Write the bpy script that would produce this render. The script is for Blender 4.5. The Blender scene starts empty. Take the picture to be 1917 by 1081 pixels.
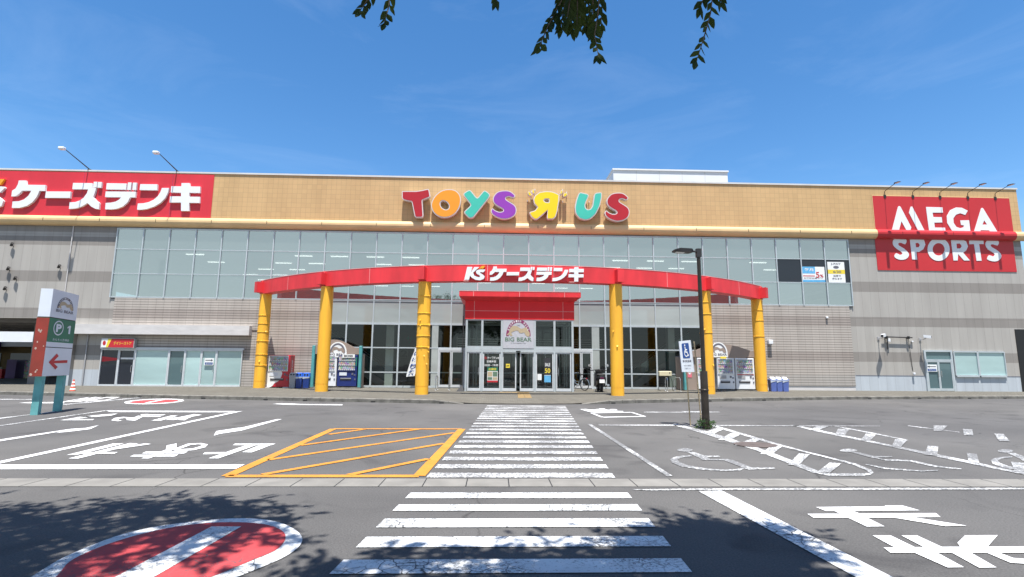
import bpy, bmesh, math, random
from mathutils import Vector, Matrix
from mathutils.geometry import tessellate_polygon

SC = bpy.context.scene
COL = SC.collection
R = math.radians
V = Vector

# ------------------------------------------------------------------ camera
CAM_H, CF, PITCH, ROLL, YAW = 1.6, 974.255, 0.144165, 0.0079733, 0.0331082
D = 31.8                                   # distance to the shop wall (m)
_cy, _sy = math.cos(YAW), math.sin(YAW)
FW = V((_sy*math.cos(PITCH), _cy*math.cos(PITCH), math.sin(PITCH)))
_r0 = V((_cy, -_sy, 0)); _u0 = _r0.cross(FW)
RT = _r0*math.cos(ROLL) + _u0*math.sin(ROLL)
UP = -_r0*math.sin(ROLL) + _u0*math.cos(ROLL)
cd = bpy.data.cameras.new('camera'); cam = bpy.data.objects.new('camera', cd); COL.objects.link(cam)
cam.matrix_world = Matrix(((RT.x, UP.x, -FW.x, 0), (RT.y, UP.y, -FW.y, 0), (RT.z, UP.z, -FW.z, CAM_H), (0, 0, 0, 1)))
cd.sensor_fit = 'HORIZONTAL'; cd.sensor_width = 36; cd.lens = 36*CF/1917
cd.clip_start = 0.05; cd.clip_end = 6000
SC.camera = cam

# ------------------------------------------------------------------ sky, sun, exposure
SUN_EL, SUN_AZ = R(74.5), R(4)             # sun high, behind the camera and a little to its right
w = bpy.data.worlds.new('World'); SC.world = w; w.use_nodes = True
nt = w.node_tree; N = nt.nodes; L = nt.links
bg = N['Background']; bg.inputs['Strength'].default_value = 0.105
sky = N.new('ShaderNodeTexSky'); sky.sky_type = 'NISHITA'; sky.sun_disc = False
sky.sun_elevation = SUN_EL; sky.sun_rotation = math.pi - SUN_AZ
sky.altitude = 100; sky.air_density = 1.0; sky.dust_density = 0.3; sky.ozone_density = 1.6
# faint cirrus streaks low in the sky
tc = N.new('ShaderNodeTexCoord'); mp = N.new('ShaderNodeMapping'); mp.inputs['Scale'].default_value = (1.2, 1.2, 4.5)
mp.inputs['Rotation'].default_value = (0.15, 0.5, 0.3)
cn = N.new('ShaderNodeTexNoise'); cn.inputs['Scale'].default_value = 2.3; cn.inputs['Detail'].default_value = 7; cn.inputs['Roughness'].default_value = 0.62
cn.inputs['Distortion'].default_value = 0.6
cr = N.new('ShaderNodeValToRGB'); cr.color_ramp.elements[0].position = 0.53; cr.color_ramp.elements[1].position = 0.95
cr.color_ramp.elements[1].color = (0.08, 0.08, 0.08, 1)
mx = N.new('ShaderNodeMix'); mx.data_type = 'RGBA'
mx.inputs[7].default_value = (7.5, 8.2, 9.2, 1)
hs = N.new('ShaderNodeHueSaturation'); hs.inputs['Saturation'].default_value = 1.30; hs.inputs['Value'].default_value = 1.0
L.new(tc.outputs['Generated'], mp.inputs[0]); L.new(mp.outputs[0], cn.inputs['Vector']); L.new(cn.outputs['Fac'], cr.inputs[0])
L.new(cr.outputs[0], mx.inputs[0]); L.new(sky.outputs[0], hs.inputs['Color']); L.new(hs.outputs[0], mx.inputs[6]); 
# whiter air close to the horizon
sp_w = N.new('ShaderNodeSeparateXYZ'); mr_w = N.new('ShaderNodeMapRange'); mr_w.interpolation_type = 'SMOOTHSTEP'
mr_w.inputs['From Min'].default_value = 0.50; mr_w.inputs['From Max'].default_value = -0.10; mr_w.inputs['To Max'].default_value = 0.9
mh = N.new('ShaderNodeMix'); mh.data_type = 'RGBA'; mh.inputs[7].default_value = (3.5, 3.95, 4.1, 1)
L.new(tc.outputs['Generated'], sp_w.inputs[0]); 
my_w = N.new('ShaderNodeMath'); my_w.operation = 'MULTIPLY_ADD'; my_w.inputs[1].default_value = 0.35
L.new(sp_w.outputs['Y'], my_w.inputs[0]); L.new(sp_w.outputs['Z'], my_w.inputs[2]); L.new(my_w.outputs[0], mr_w.inputs['Value']); L.new(mr_w.outputs[0], mh.inputs[0])
L.new(mx.outputs[2], mh.inputs[6]); L.new(mh.outputs[2], bg.inputs['Color'])
sl = bpy.data.lights.new('sun', 'SUN'); so = bpy.data.objects.new('sun', sl); COL.objects.link(so)
sl.energy = 5.0; sl.angle = R(0.53); sl.color = (1.0, 0.965, 0.91)
SDIR = V((math.sin(SUN_AZ)*math.cos(SUN_EL), -math.cos(SUN_AZ)*math.cos(SUN_EL), math.sin(SUN_EL)))
so.rotation_euler = (-SDIR).to_track_quat('-Z', 'Y').to_euler(); so.location = (0, -20, 60)
SC.view_settings.view_transform = 'Standard'; SC.view_settings.look = 'None'
SC.view_settings.exposure = 0.95; SC.view_settings.gamma = 1
try:
    SC.cycles.max_bounces = 8; SC.cycles.transparent_max_bounces = 12; SC.cycles.use_denoising = True
except Exception: pass

# ------------------------------------------------------------------ measured points
def ray(px, py): return FW*CF + RT*(px-958.5) - UP*(py-540.5)
def G(px, py, z=0.0):                      # point of the ground (or of a level z)
    d = ray(px, py); return V((0, 0, CAM_H)) + d*((z-CAM_H)/d.z)
def P(px, py, y=D):                        # point of an upright plane at distance y
    d = ray(px, py); return V((0, 0, CAM_H)) + d*(y/d.y)
def Q(scale, ox, oy):                      # measuring grid of an enlarged part of the photograph
    return lambda p: (ox+p[0]*scale, oy+p[1]*scale)

# ------------------------------------------------------------------ materials
MATS = {}
def nodes(name):
    m = bpy.data.materials.new(name); m.use_nodes = True
    return m, m.node_tree.nodes, m.node_tree.links, m.node_tree.nodes['Principled BSDF']
def rgb(c): return (c[0], c[1], c[2], 1)
def pm(name, col, rough=0.6, var=0.12, scale=2.0, metal=0.0, spec=0.5, bump=0.0, bscale=60, col2=None, stretch=(1, 1, 1)):
    if name in MATS: return MATS[name]
    m, n, l, b = nodes(name)
    t = n.new('ShaderNodeTexCoord'); mpn = n.new('ShaderNodeMapping'); mpn.inputs['Scale'].default_value = stretch
    no = n.new('ShaderNodeTexNoise'); no.inputs['Scale'].default_value = scale; no.inputs['Detail'].default_value = 6
    r = n.new('ShaderNodeValToRGB'); r.color_ramp.elements[0].position = 0.3; r.color_ramp.elements[1].position = 0.7
    a = col2 or tuple(c*(1-var) for c in col)
    z = col if col2 else tuple(min(1, c*(1+var*0.6)) for c in col)
    r.color_ramp.elements[0].color = rgb(a); r.color_ramp.elements[1].color = rgb(z)
    l.new(t.outputs['Object'], mpn.inputs[0]); l.new(mpn.outputs[0], no.inputs['Vector']); l.new(no.outputs['Fac'], r.inputs[0]); l.new(r.outputs[0], b.inputs['Base Color'])
    b.inputs['Roughness'].default_value = rough; b.inputs['Metallic'].default_value = metal
    b.inputs['Specular IOR Level'].default_value = spec
    if bump:
        bn = n.new('ShaderNodeTexNoise'); bn.inputs['Scale'].default_value = bscale; bn.inputs['Detail'].default_value = 4
        bp = n.new('ShaderNodeBump'); bp.inputs['Strength'].default_value = bump; bp.inputs['Distance'].default_value = 0.01
        l.new(t.outputs['Object'], bn.inputs['Vector']); l.new(bn.outputs['Fac'], bp.inputs['Height']); l.new(bp.outputs[0], b.inputs['Normal'])
    MATS[name] = m; return m

def asphalt(name, col):
    m, n, l, b = nodes(name)
    t = n.new('ShaderNodeTexCoord')
    big = n.new('ShaderNodeTexNoise'); big.inputs['Scale'].default_value = 0.35; big.inputs['Detail'].default_value = 8; big.inputs['Roughness'].default_value = 0.6
    fine = n.new('ShaderNodeTexNoise'); fine.inputs['Scale'].default_value = 55; fine.inputs['Detail'].default_value = 4; fine.inputs['Roughness'].default_value = 0.75
    sp = n.new('ShaderNodeTexVoronoi'); sp.inputs['Scale'].default_value = 38
    cr_ = n.new('ShaderNodeValToRGB'); cr_.color_ramp.elements[0].position = 0.35; cr_.color_ramp.elements[1].position = 0.7
    cr_.color_ramp.elements[0].color = rgb([c*0.86 for c in col]); cr_.color_ramp.elements[1].color = rgb([c*1.12 for c in col])
    fr = n.new('ShaderNodeValToRGB'); fr.color_ramp.elements[0].position = 0.3; fr.color_ramp.elements[1].position = 0.72
    fr.color_ramp.elements[0].color = (0.62, 0.62, 0.62, 1); fr.color_ramp.elements[1].color = (1.35, 1.35, 1.35, 1)
    mu = n.new('ShaderNodeMix'); mu.data_type = 'RGBA'; mu.blend_type = 'MULTIPLY'; mu.inputs[0].default_value = 1
    gr = n.new('ShaderNodeValToRGB'); gr.color_ramp.elements[0].position = 0.0; gr.color_ramp.elements[0].color = (1, 1, 1, 1)
    gr.color_ramp.elements[1].position = 0.12; gr.color_ramp.elements[1].color = (0, 0, 0, 1)
    ml = n.new('ShaderNodeMix'); ml.data_type = 'RGBA'; ml.inputs[7].default_value = (0.26, 0.255, 0.25, 1)
    mm = n.new('ShaderNodeMath'); mm.operation = 'MULTIPLY'; mm.inputs[1].default_value = 0.6
    # patches of smoother and lighter, dusty asphalt
    pn = n.new('ShaderNodeTexNoise'); pn.inputs['Scale'].default_value = 0.09; pn.inputs['Detail'].default_value = 5
    pr = n.new('ShaderNodeValToRGB'); pr.color_ramp.elements[0].position = 0.42; pr.color_ramp.elements[1].position = 0.62
    pr.color_ramp.elements[0].color = (0.88, 0.88, 0.89, 1); pr.color_ramp.elements[1].color = (1.12, 1.11, 1.08, 1)
    m2 = n.new('ShaderNodeMix'); m2.data_type = 'RGBA'; m2.blend_type = 'MULTIPLY'; m2.inputs[0].default_value = 1
    # fine cracks here and there
    cv = n.new('ShaderNodeTexVoronoi'); cv.feature = 'DISTANCE_TO_EDGE'; cv.inputs['Scale'].default_value = 0.55
    dn = n.new('ShaderNodeTexNoise'); dn.inputs['Scale'].default_value = 1.6; dn.inputs['Detail'].default_value = 6
    dm = n.new('ShaderNodeMix'); dm.data_type = 'RGBA'; dm.inputs[0].default_value = 0.28
    ck = n.new('ShaderNodeValToRGB'); ck.color_ramp.elements[0].position = 0.0; ck.color_ramp.elements[0].color = (0.45, 0.45, 0.45, 1)
    ck.color_ramp.elements[1].position = 0.006; ck.color_ramp.elements[1].color = (1, 1, 1, 1)
    m3 = n.new('ShaderNodeMix'); m3.data_type = 'RGBA'; m3.blend_type = 'MULTIPLY'
    cm = n.new('ShaderNodeTexNoise'); cm.inputs['Scale'].default_value = 0.3
    cmr = n.new('ShaderNodeValToRGB'); cmr.color_ramp.elements[0].position = 0.5; cmr.color_ramp.elements[1].position = 0.6
    for q in (big, fine, sp, pn, dn, cm): l.new(t.outputs['Object'], q.inputs['Vector'])
    l.new(t.outputs['Object'], dm.inputs[6]); l.new(dn.outputs['Color'], dm.inputs[7]); l.new(dm.outputs[2], cv.inputs['Vector'])
    l.new(cv.outputs['Distance'], ck.inputs[0]); l.new(cm.outputs['Fac'], cmr.inputs[0]); l.new(cmr.outputs[0], m3.inputs[0])
    l.new(big.outputs['Fac'], cr_.inputs[0]); l.new(fine.outputs['Fac'], fr.inputs[0])
    l.new(cr_.outputs[0], mu.inputs[6]); l.new(fr.outputs[0], mu.inputs[7])
    l.new(sp.outputs['Distance'], gr.inputs[0]); l.new(gr.outputs[0], mm.inputs[0]); l.new(mm.outputs[0], ml.inputs[0]); l.new(mu.outputs[2], ml.inputs[6])
    l.new(pn.outputs['Fac'], pr.inputs[0]); l.new(ml.outputs[2], m2.inputs[6]); l.new(pr.outputs[0], m2.inputs[7])
    l.new(m2.outputs[2], m3.inputs[6]); l.new(ck.outputs[0], m3.inputs[7])
    sn = n.new('ShaderNodeTexNoise'); sn.inputs['Scale'].default_value = 0.75; sn.inputs['Detail'].default_value = 3; sn.inputs['Distortion'].default_value = 1.2
    sr = n.new('ShaderNodeValToRGB'); sr.color_ramp.elements[0].position = 0.28; sr.color_ramp.elements[1].position = 0.42; sr.color_ramp.elements[0].color = (0.74, 0.74, 0.75, 1); sr.color_ramp.elements[1].color = (1, 1, 1, 1)
    m5 = n.new('ShaderNodeMix'); m5.data_type = 'RGBA'; m5.blend_type = 'MULTIPLY'; m5.inputs[0].default_value = 1
    l.new(t.outputs['Object'], sn.inputs['Vector']); l.new(sn.outputs['Fac'], sr.inputs[0]); l.new(m3.outputs[2], m5.inputs[6]); l.new(sr.outputs[0], m5.inputs[7])
    l.new(m5.outputs[2], b.inputs['Base Color'])
    b.inputs['Roughness'].default_value = 0.9; b.inputs['Specular IOR Level'].default_value = 0.25
    bp = n.new('ShaderNodeBump'); bp.inputs['Strength'].default_value = 0.12; bp.inputs['Distance'].default_value = 0.004
    l.new(fine.outputs['Fac'], bp.inputs['Height']); l.new(bp.outputs[0], b.inputs['Normal'])
    return m

def paint(name, col, wear=0.3, crack=0.0, under=(0.075, 0.075, 0.078), wscale=9):
    """road paint: worn to the asphalt in specks, with a net of cracks"""
    m, n, l, b = nodes(name)
    t = n.new('ShaderNodeTexCoord')
    a = n.new('ShaderNodeTexNoise'); a.inputs['Scale'].default_value = wscale*4; a.inputs['Detail'].default_value = 5; a.inputs['Roughness'].default_value = 0.8
    c = n.new('ShaderNodeTexNoise'); c.inputs['Scale'].default_value = 1.3; c.inputs['Detail'].default_value = 4
    ad = n.new('ShaderNodeMath'); ad.operation = 'MULTIPLY_ADD'; ad.inputs[1].default_value = 0.4
    l.new(t.outputs['Object'], a.inputs['Vector']); l.new(t.outputs['Object'], c.inputs['Vector'])
    l.new(c.outputs['Fac'], ad.inputs[0]); l.new(a.outputs['Fac'], ad.inputs[2])
    r = n.new('ShaderNodeValToRGB'); r.color_ramp.elements[0].position = 0.46+wear*0.40; r.color_ramp.elements[1].position = 0.46+wear*0.40+0.10
    # low value -> worn
    r.color_ramp.elements[0].color = (0.85, 0.85, 0.85, 1); r.color_ramp.elements[1].color = (0, 0, 0, 1)
    l.new(ad.outputs[0], r.inputs[0])
    fac = r.outputs[0]
    if crack > 0:
        dn = n.new('ShaderNodeTexNoise'); dn.inputs['Scale'].default_value = 6; dn.inputs['Detail'].default_value = 5
        dm = n.new('ShaderNodeMix'); dm.data_type = 'RGBA'; dm.inputs[0].default_value = 0.07
        l.new(t.outputs['Object'], dn.inputs['Vector']); l.new(t.outputs['Object'], dm.inputs[6]); l.new(dn.outputs['Color'], dm.inputs[7])
        v = n.new('ShaderNodeTexVoronoi'); v.feature = 'DISTANCE_TO_EDGE'; v.inputs['Scale'].default_value = 7.5
        l.new(dm.outputs[2], v.inputs['Vector'])
        k = n.new('ShaderNodeValToRGB'); k.color_ramp.elements[0].position = 0.012*crack; k.color_ramp.elements[0].color = (1, 1, 1, 1)
        k.color_ramp.elements[1].position = 0.05*crack; k.color_ramp.elements[1].color = (0, 0, 0, 1)
        l.new(v.outputs['Distance'], k.inputs[0])
        mk = n.new('ShaderNodeTexNoise'); mk.inputs['Scale'].default_value = 0.9
        mr = n.new('ShaderNodeValToRGB'); mr.color_ramp.elements[0].position = 0.47; mr.color_ramp.elements[1].position = 0.56
        l.new(t.outputs['Object'], mk.inputs['Vector']); l.new(mk.outputs['Fac'], mr.inputs[0])
        mu = n.new('ShaderNodeMath'); mu.operation = 'MULTIPLY'; l.new(k.outputs[0], mu.inputs[0]); l.new(mr.outputs[0], mu.inputs[1])
        mxx = n.new('ShaderNodeMath'); mxx.operation = 'MAXIMUM'; l.new(mu.outputs[0], mxx.inputs[0]); l.new(fac, mxx.inputs[1]); fac = mxx.outputs[0]
    g = n.new('ShaderNodeTexNoise'); g.inputs['Scale'].default_value = 2.5; g.inputs['Detail'].default_value = 6
    gr = n.new('ShaderNodeValToRGB'); gr.color_ramp.elements[0].color = rgb([q*0.86 for q in col]); gr.color_ramp.elements[1].color = rgb([min(.9, q*1.06) for q in col])
    gr.color_ramp.elements[0].position = 0.3; gr.color_ramp.elements[1].position = 0.62
    l.new(t.outputs['Object'], g.inputs['Vector']); l.new(g.outputs['Fac'], gr.inputs[0])
    mx_ = n.new('ShaderNodeMix'); mx_.data_type = 'RGBA'; mx_.inputs[7].default_value = rgb(under)
    l.new(gr.outputs[0], mx_.inputs[6]); l.new(fac, mx_.inputs[0]); l.new(mx_.outputs[2], b.inputs['Base Color'])
    b.inputs['Roughness'].default_value = 0.75; b.inputs['Specular IOR Level'].default_value = 0.3
    return m

BANDS = [(0.0, 'b'), (1.09, 'l'), (1.87, 'd'), (2.47, 'l'), (4.09, 'd'), (4.70, 'l'), (6.25, 'd'), (6.90, 'l'), (8.48, 'd'), (9.05, 'l'), (9.33, 'd')]  # last dark band is the roll moulding's shadow, put into the colour
def banded(name, light, dark, base, jx, jz, mortar, ribs=False, z0=0.0):
    """wall cladding with its painted bands and a painted-in moulding shadow at the top; joints every jx by jz metres"""
    m, n, l, b = nodes(name)
    t = n.new('ShaderNodeTexCoord'); s = n.new('ShaderNodeSeparateXYZ'); l.new(t.outputs['Object'], s.inputs[0])
    dv = n.new('ShaderNodeMath'); dv.operation = 'DIVIDE'; dv.inputs[1].default_value = 14.0; l.new(s.outputs['Z'], dv.inputs[0])
    r = n.new('ShaderNodeValToRGB'); r.color_ramp.interpolation = 'CONSTANT'
    cols = {'l': light, 'd': dark, 'b': base}
    for i, (z, k) in enumerate(BANDS):
        e = r.color_ramp.elements[i] if i < 2 else r.color_ramp.elements.new(0.99)
        e.position = z/14.0; e.color = rgb(cols[k])
    l.new(dv.outputs[0], r.inputs[0])
    # grime: long vertical streaks and soft clouds
    mpn = n.new('ShaderNodeMapping'); mpn.inputs['Scale'].default_value = (1.1, 1.1, 0.12)
    no = n.new('ShaderNodeTexNoise'); no.inputs['Scale'].default_value = 2.2; no.inputs['Detail'].default_value = 8
    l.new(t.outputs['Object'], mpn.inputs[0]); l.new(mpn.outputs[0], no.inputs['Vector'])
    nr = n.new('ShaderNodeValToRGB'); nr.color_ramp.elements[0].position = 0.3; nr.color_ramp.elements[1].position = 0.65
    nr.color_ramp.elements[0].color = (0.92, 0.915, 0.905, 1); nr.color_ramp.elements[1].color = (1.04, 1.04, 1.03, 1)
    l.new(no.outputs['Fac'], nr.inputs[0])
    mu = n.new('ShaderNodeMix'); mu.data_type = 'RGBA'; mu.blend_type = 'MULTIPLY'; mu.inputs[0].default_value = 1
    l.new(r.outputs[0], mu.inputs[6]); l.new(nr.outputs[0], mu.inputs[7])
    cx = n.new('ShaderNodeCombineXYZ'); l.new(s.outputs['X'], cx.inputs[0]); l.new(s.outputs['Z'], cx.inputs[1])
    br = n.new('ShaderNodeTexBrick'); br.offset = 0.0; br.inputs['Scale'].default_value = 1.0
    br.inputs['Brick Width'].default_value = jx; br.inputs['Row Height'].default_value = jz
    br.inputs['Mortar Size'].default_value = mortar; br.inputs['Mortar Smooth'].default_value = 0.3
    br.inputs['Color1'].default_value = (1, 1, 1, 1); br.inputs['Color2'].default_value = (0.93, 0.93, 0.93, 1); br.inputs['Mortar'].default_value = (0.68, 0.67, 0.66, 1)
    l.new(cx.outputs[0], br.inputs['Vector'])
    m2 = n.new('ShaderNodeMix'); m2.data_type = 'RGBA'; m2.blend_type = 'MULTIPLY'; m2.inputs[0].default_value = 1
    l.new(mu.outputs[2], m2.inputs[6]); l.new(br.outputs['Color'], m2.inputs[7]); l.new(m2.outputs[2], b.inputs['Base Color'])
    if ribs:
        fr = n.new('ShaderNodeMath'); fr.operation = 'PINGPONG'; fr.inputs[1].default_value = 0.0775; l.new(s.outputs['Z'], fr.inputs[0])
        st = n.new('ShaderNodeMapRange'); st.inputs['From Min'].default_value = 0.012; st.inputs['From Max'].default_value = 0.030; st.inputs['To Min'].default_value = 0.50; st.inputs['To Max'].default_value = 1.0
        l.new(fr.outputs[0], st.inputs['Value'])
        m4 = n.new('ShaderNodeMix'); m4.data_type = 'RGBA'; m4.blend_type = 'MULTIPLY'; m4.inputs[0].default_value = 1
        l.new(m2.outputs[2], m4.inputs[6]); l.new(st.outputs[0], m4.inputs[7]); l.new(m4.outputs[2], b.inputs['Base Color'])
    bp = n.new('ShaderNodeBump'); bp.inputs['Strength'].default_value = 0.4; bp.inputs['Distance'].default_value = 0.01
    bp.invert = True
    l.new(br.outputs['Fac'], bp.inputs['Height']); l.new(bp.outputs[0], b.inputs['Normal'])
    b.inputs['Roughness'].default_value = 0.75; b.inputs['Specular IOR Level'].default_value = 0.3
    return m

def tiles(name, col, jx, jz, mortar, var=0.1, mcol=0.6, axes='XZ', offset=0.0, rough=0.6, bumps=0.4):
    m, n, l, b = nodes(name)
    t = n.new('ShaderNodeTexCoord'); s = n.new('ShaderNodeSeparateXYZ'); l.new(t.outputs['Object'], s.inputs[0])
    cx = n.new('ShaderNodeCombineXYZ'); l.new(s.outputs[axes[0]], cx.inputs[0]); l.new(s.outputs[axes[1]], cx.inputs[1])
    br = n.new('ShaderNodeTexBrick'); br.offset = offset; br.inputs['Scale'].default_value = 1
    br.inputs['Brick Width'].default_value = jx; br.inputs['Row Height'].default_value = jz
    br.inputs['Mortar Size'].default_value = mortar; br.inputs['Mortar Smooth'].default_value = 0.2
    br.inputs['Color1'].default_value = rgb([c*(1+var) for c in col]); br.inputs['Color2'].default_value = rgb([c*(1-var) for c in col])
    br.inputs['Mortar'].default_value = rgb([c*mcol for c in col])
    l.new(cx.outputs[0], br.inputs['Vector'])
    no = n.new('ShaderNodeTexNoise'); no.inputs['Scale'].default_value = 0.7; no.inputs['Detail'].default_value = 7
    mpn = n.new('ShaderNodeMapping'); mpn.inputs['Scale'].default_value = (1, 1, 0.18) if axes == 'XZ' else (1, 1, 1)
    l.new(t.outputs['Object'], mpn.inputs[0]); l.new(mpn.outputs[0], no.inputs['Vector'])
    nr = n.new('ShaderNodeValToRGB'); nr.color_ramp.elements[0].position = 0.3; nr.color_ramp.elements[1].position = 0.7
    nr.color_ramp.elements[0].color = (0.90, 0.89, 0.88, 1); nr.color_ramp.elements[1].color = (1.05, 1.05, 1.05, 1); l.new(no.outputs['Fac'], nr.inputs[0])
    mu = n.new('ShaderNodeMix'); mu.data_type = 'RGBA'; mu.blend_type = 'MULTIPLY'; mu.inputs[0].default_value = 1
    l.new(br.outputs['Color'], mu.inputs[6]); l.new(nr.outputs[0], mu.inputs[7]); l.new(mu.outputs[2], b.inputs['Base Color'])
    bp = n.new('ShaderNodeBump'); bp.inputs['Strength'].default_value = bumps; bp.inputs['Distance'].default_value = 0.01; bp.invert = True
    l.new(br.outputs['Fac'], bp.inputs['Height']); l.new(bp.outputs[0], b.inputs['Normal'])
    b.inputs['Roughness'].default_value = rough; b.inputs['Specular IOR Level'].default_value = 0.35
    return m

def coated_glass(name, body, tint, fac, rough=0.03, see=0.0):
    """glazing with a pale screen close behind it and a reflective coat"""
    m, n, l, b = nodes(name)
    n.remove(b); out = n['Material Output']
    t = n.new('ShaderNodeTexCoord')
    no = n.new('ShaderNodeTexNoise'); no.inputs['Scale'].default_value = 0.5; no.inputs['Detail'].default_value = 5
    mpn = n.new('ShaderNodeMapping'); mpn.inputs['Scale'].default_value = (0.5, 1, 2.2)
    l.new(t.outputs['Object'], mpn.inputs[0]); l.new(mpn.outputs[0], no.inputs['Vector'])
    r = n.new('ShaderNodeValToRGB'); r.color_ramp.elements[0].position = 0.3; r.color_ramp.elements[1].position = 0.7
    r.color_ramp.elements[0].color = rgb([c*0.86 for c in body]); r.color_ramp.elements[1].color = rgb([c*1.08 for c in body]); l.new(no.outputs['Fac'], r.inputs[0])
    oi = n.new('ShaderNodeObjectInfo'); vr = n.new('ShaderNodeMapRange'); vr.inputs['To Min'].default_value = 0.86; vr.inputs['To Max'].default_value = 1.1
    l.new(oi.outputs['Random'], vr.inputs['Value'])
    hv = n.new('ShaderNodeHueSaturation'); l.new(r.outputs[0], hv.inputs['Color']); l.new(vr.outputs[0], hv.inputs['Value'])
    df = n.new('ShaderNodeBsdfDiffuse'); l.new(hv.outputs[0], df.inputs[0])
    gl = n.new('ShaderNodeBsdfGlossy'); gl.inputs['Color'].default_value = rgb(tint); gl.inputs['Roughness'].default_value = rough
    wv = n.new('ShaderNodeTexNoise'); wv.inputs['Scale'].default_value = 0.8; wv.inputs['Detail'].default_value = 2
    bp = n.new('ShaderNodeBump'); bp.inputs['Strength'].default_value = 0.06; bp.inputs['Distance'].default_value = 0.05
    l.new(t.outputs['Object'], wv.inputs['Vector']); l.new(wv.outputs['Fac'], bp.inputs['Height']); l.new(bp.outputs[0], gl.inputs['Normal'])
    hg = n.new('ShaderNodeHueSaturation'); hg.inputs['Color'].default_value = rgb(tint); v2 = n.new('ShaderNodeMapRange'); v2.inputs['To Min'].default_value = 0.92; v2.inputs['To Max'].default_value = 1.05
    l.new(oi.outputs['Random'], v2.inputs['Value']); l.new(v2.outputs[0], hg.inputs['Value']); l.new(hg.outputs[0], gl.inputs['Color'])
    if see > 0:
        tr = n.new('ShaderNodeBsdfTransparent'); tr.inputs[0].default_value = (0.85, 0.95, 0.92, 1)
        m2 = n.new('ShaderNodeMixShader'); m2.inputs[0].default_value = see; l.new(df.outputs[0], m2.inputs[1]); l.new(tr.outputs[0], m2.inputs[2]); df = m2
    ms = n.new('ShaderNodeMixShader'); ms.inputs[0].default_value = fac
    l.new(df.outputs[0], ms.inputs[1]); l.new(gl.outputs[0], ms.inputs[2]); l.new(ms.outputs[0], out.inputs['Surface'])
    return m
def clear_glass(name, tint, fac, gtint=(0.9, 0.95, 0.95)):
    m, n, l, b = nodes(name)
    n.remove(b); out = n['Material Output']
    tr = n.new('ShaderNodeBsdfTransparent'); tr.inputs[0].default_value = rgb(tint)
    gl = n.new('ShaderNodeBsdfGlossy'); gl.inputs['Color'].default_value = rgb(gtint); gl.inputs['Roughness'].default_value = 0.02
    t = n.new('ShaderNodeTexCoord'); wv = n.new('ShaderNodeTexNoise'); wv.inputs['Scale'].default_value = 0.8
    bp = n.new('ShaderNodeBump'); bp.inputs['Strength'].default_value = 0.05; bp.inputs['Distance'].default_value = 0.05
    l.new(t.outputs['Object'], wv.inputs['Vector']); l.new(wv.outputs['Fac'], bp.inputs['Height']); l.new(bp.outputs[0], gl.inputs['Normal'])
    fr = n.new('ShaderNodeFresnel'); fr.inputs['IOR'].default_value = 1.5
    ad = n.new('ShaderNodeMath'); ad.operation = 'ADD'; ad.inputs[1].default_value = fac; ad.use_clamp = True; l.new(fr.outputs[0], ad.inputs[0])
    ms = n.new('ShaderNodeMixShader'); l.new(ad.outputs[0], ms.inputs[0])
    l.new(tr.outputs[0], ms.inputs[1]); l.new(gl.outputs[0], ms.inputs[2]); l.new(ms.outputs[0], out.inputs['Surface'])
    return m
def goods(name):
    """rows of small packages: colour changes from piece to piece"""
    m, n, l, b = nodes(name)
    t = n.new('ShaderNodeTexCoord'); v = n.new('ShaderNodeTexVoronoi'); v.inputs['Scale'].default_value = 9
    h = n.new('ShaderNodeHueSaturation'); h.inputs['Saturation'].default_value = 0.7; h.inputs['Value'].default_value = 0.6
    l.new(t.outputs['Object'], v.inputs['Vector']); l.new(v.outputs['Color'], h.inputs['Color']); l.new(h.outputs[0], b.inputs['Base Color'])
    b.inputs['Roughness'].default_value = 0.3
    return m
def leaf_mat(name, c1, c2):
    m, n, l, b = nodes(name)
    n.remove(b); out = n['Material Output']
    t = n.new('ShaderNodeTexCoord'); no = n.new('ShaderNodeTexNoise'); no.inputs['Scale'].default_value = 3.5; no.inputs['Detail'].default_value = 3
    r = n.new('ShaderNodeValToRGB'); r.color_ramp.elements[0].position = 0.35; r.color_ramp.elements[1].position = 0.65
    r.color_ramp.elements[0].color = rgb(c1); r.color_ramp.elements[1].color = rgb(c2)
    l.new(t.outputs['Object'], no.inputs['Vector']); l.new(no.outputs['Fac'], r.inputs[0])
    d = n.new('ShaderNodeBsdfPrincipled'); d.inputs['Roughness'].default_value = 0.7; d.inputs['Specular IOR Level'].default_value = 0.25; l.new(r.outputs[0], d.inputs['Base Color'])
    tl = n.new('ShaderNodeBsdfTranslucent'); l.new(r.outputs[0], tl.inputs[0])
    ms = n.new('ShaderNodeMixShader'); ms.inputs[0].default_value = 0.3; l.new(d.outputs[0], ms.inputs[1]); l.new(tl.outputs[0], ms.inputs[2]); l.new(ms.outputs[0], out.inputs['Surface'])
    return m

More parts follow.
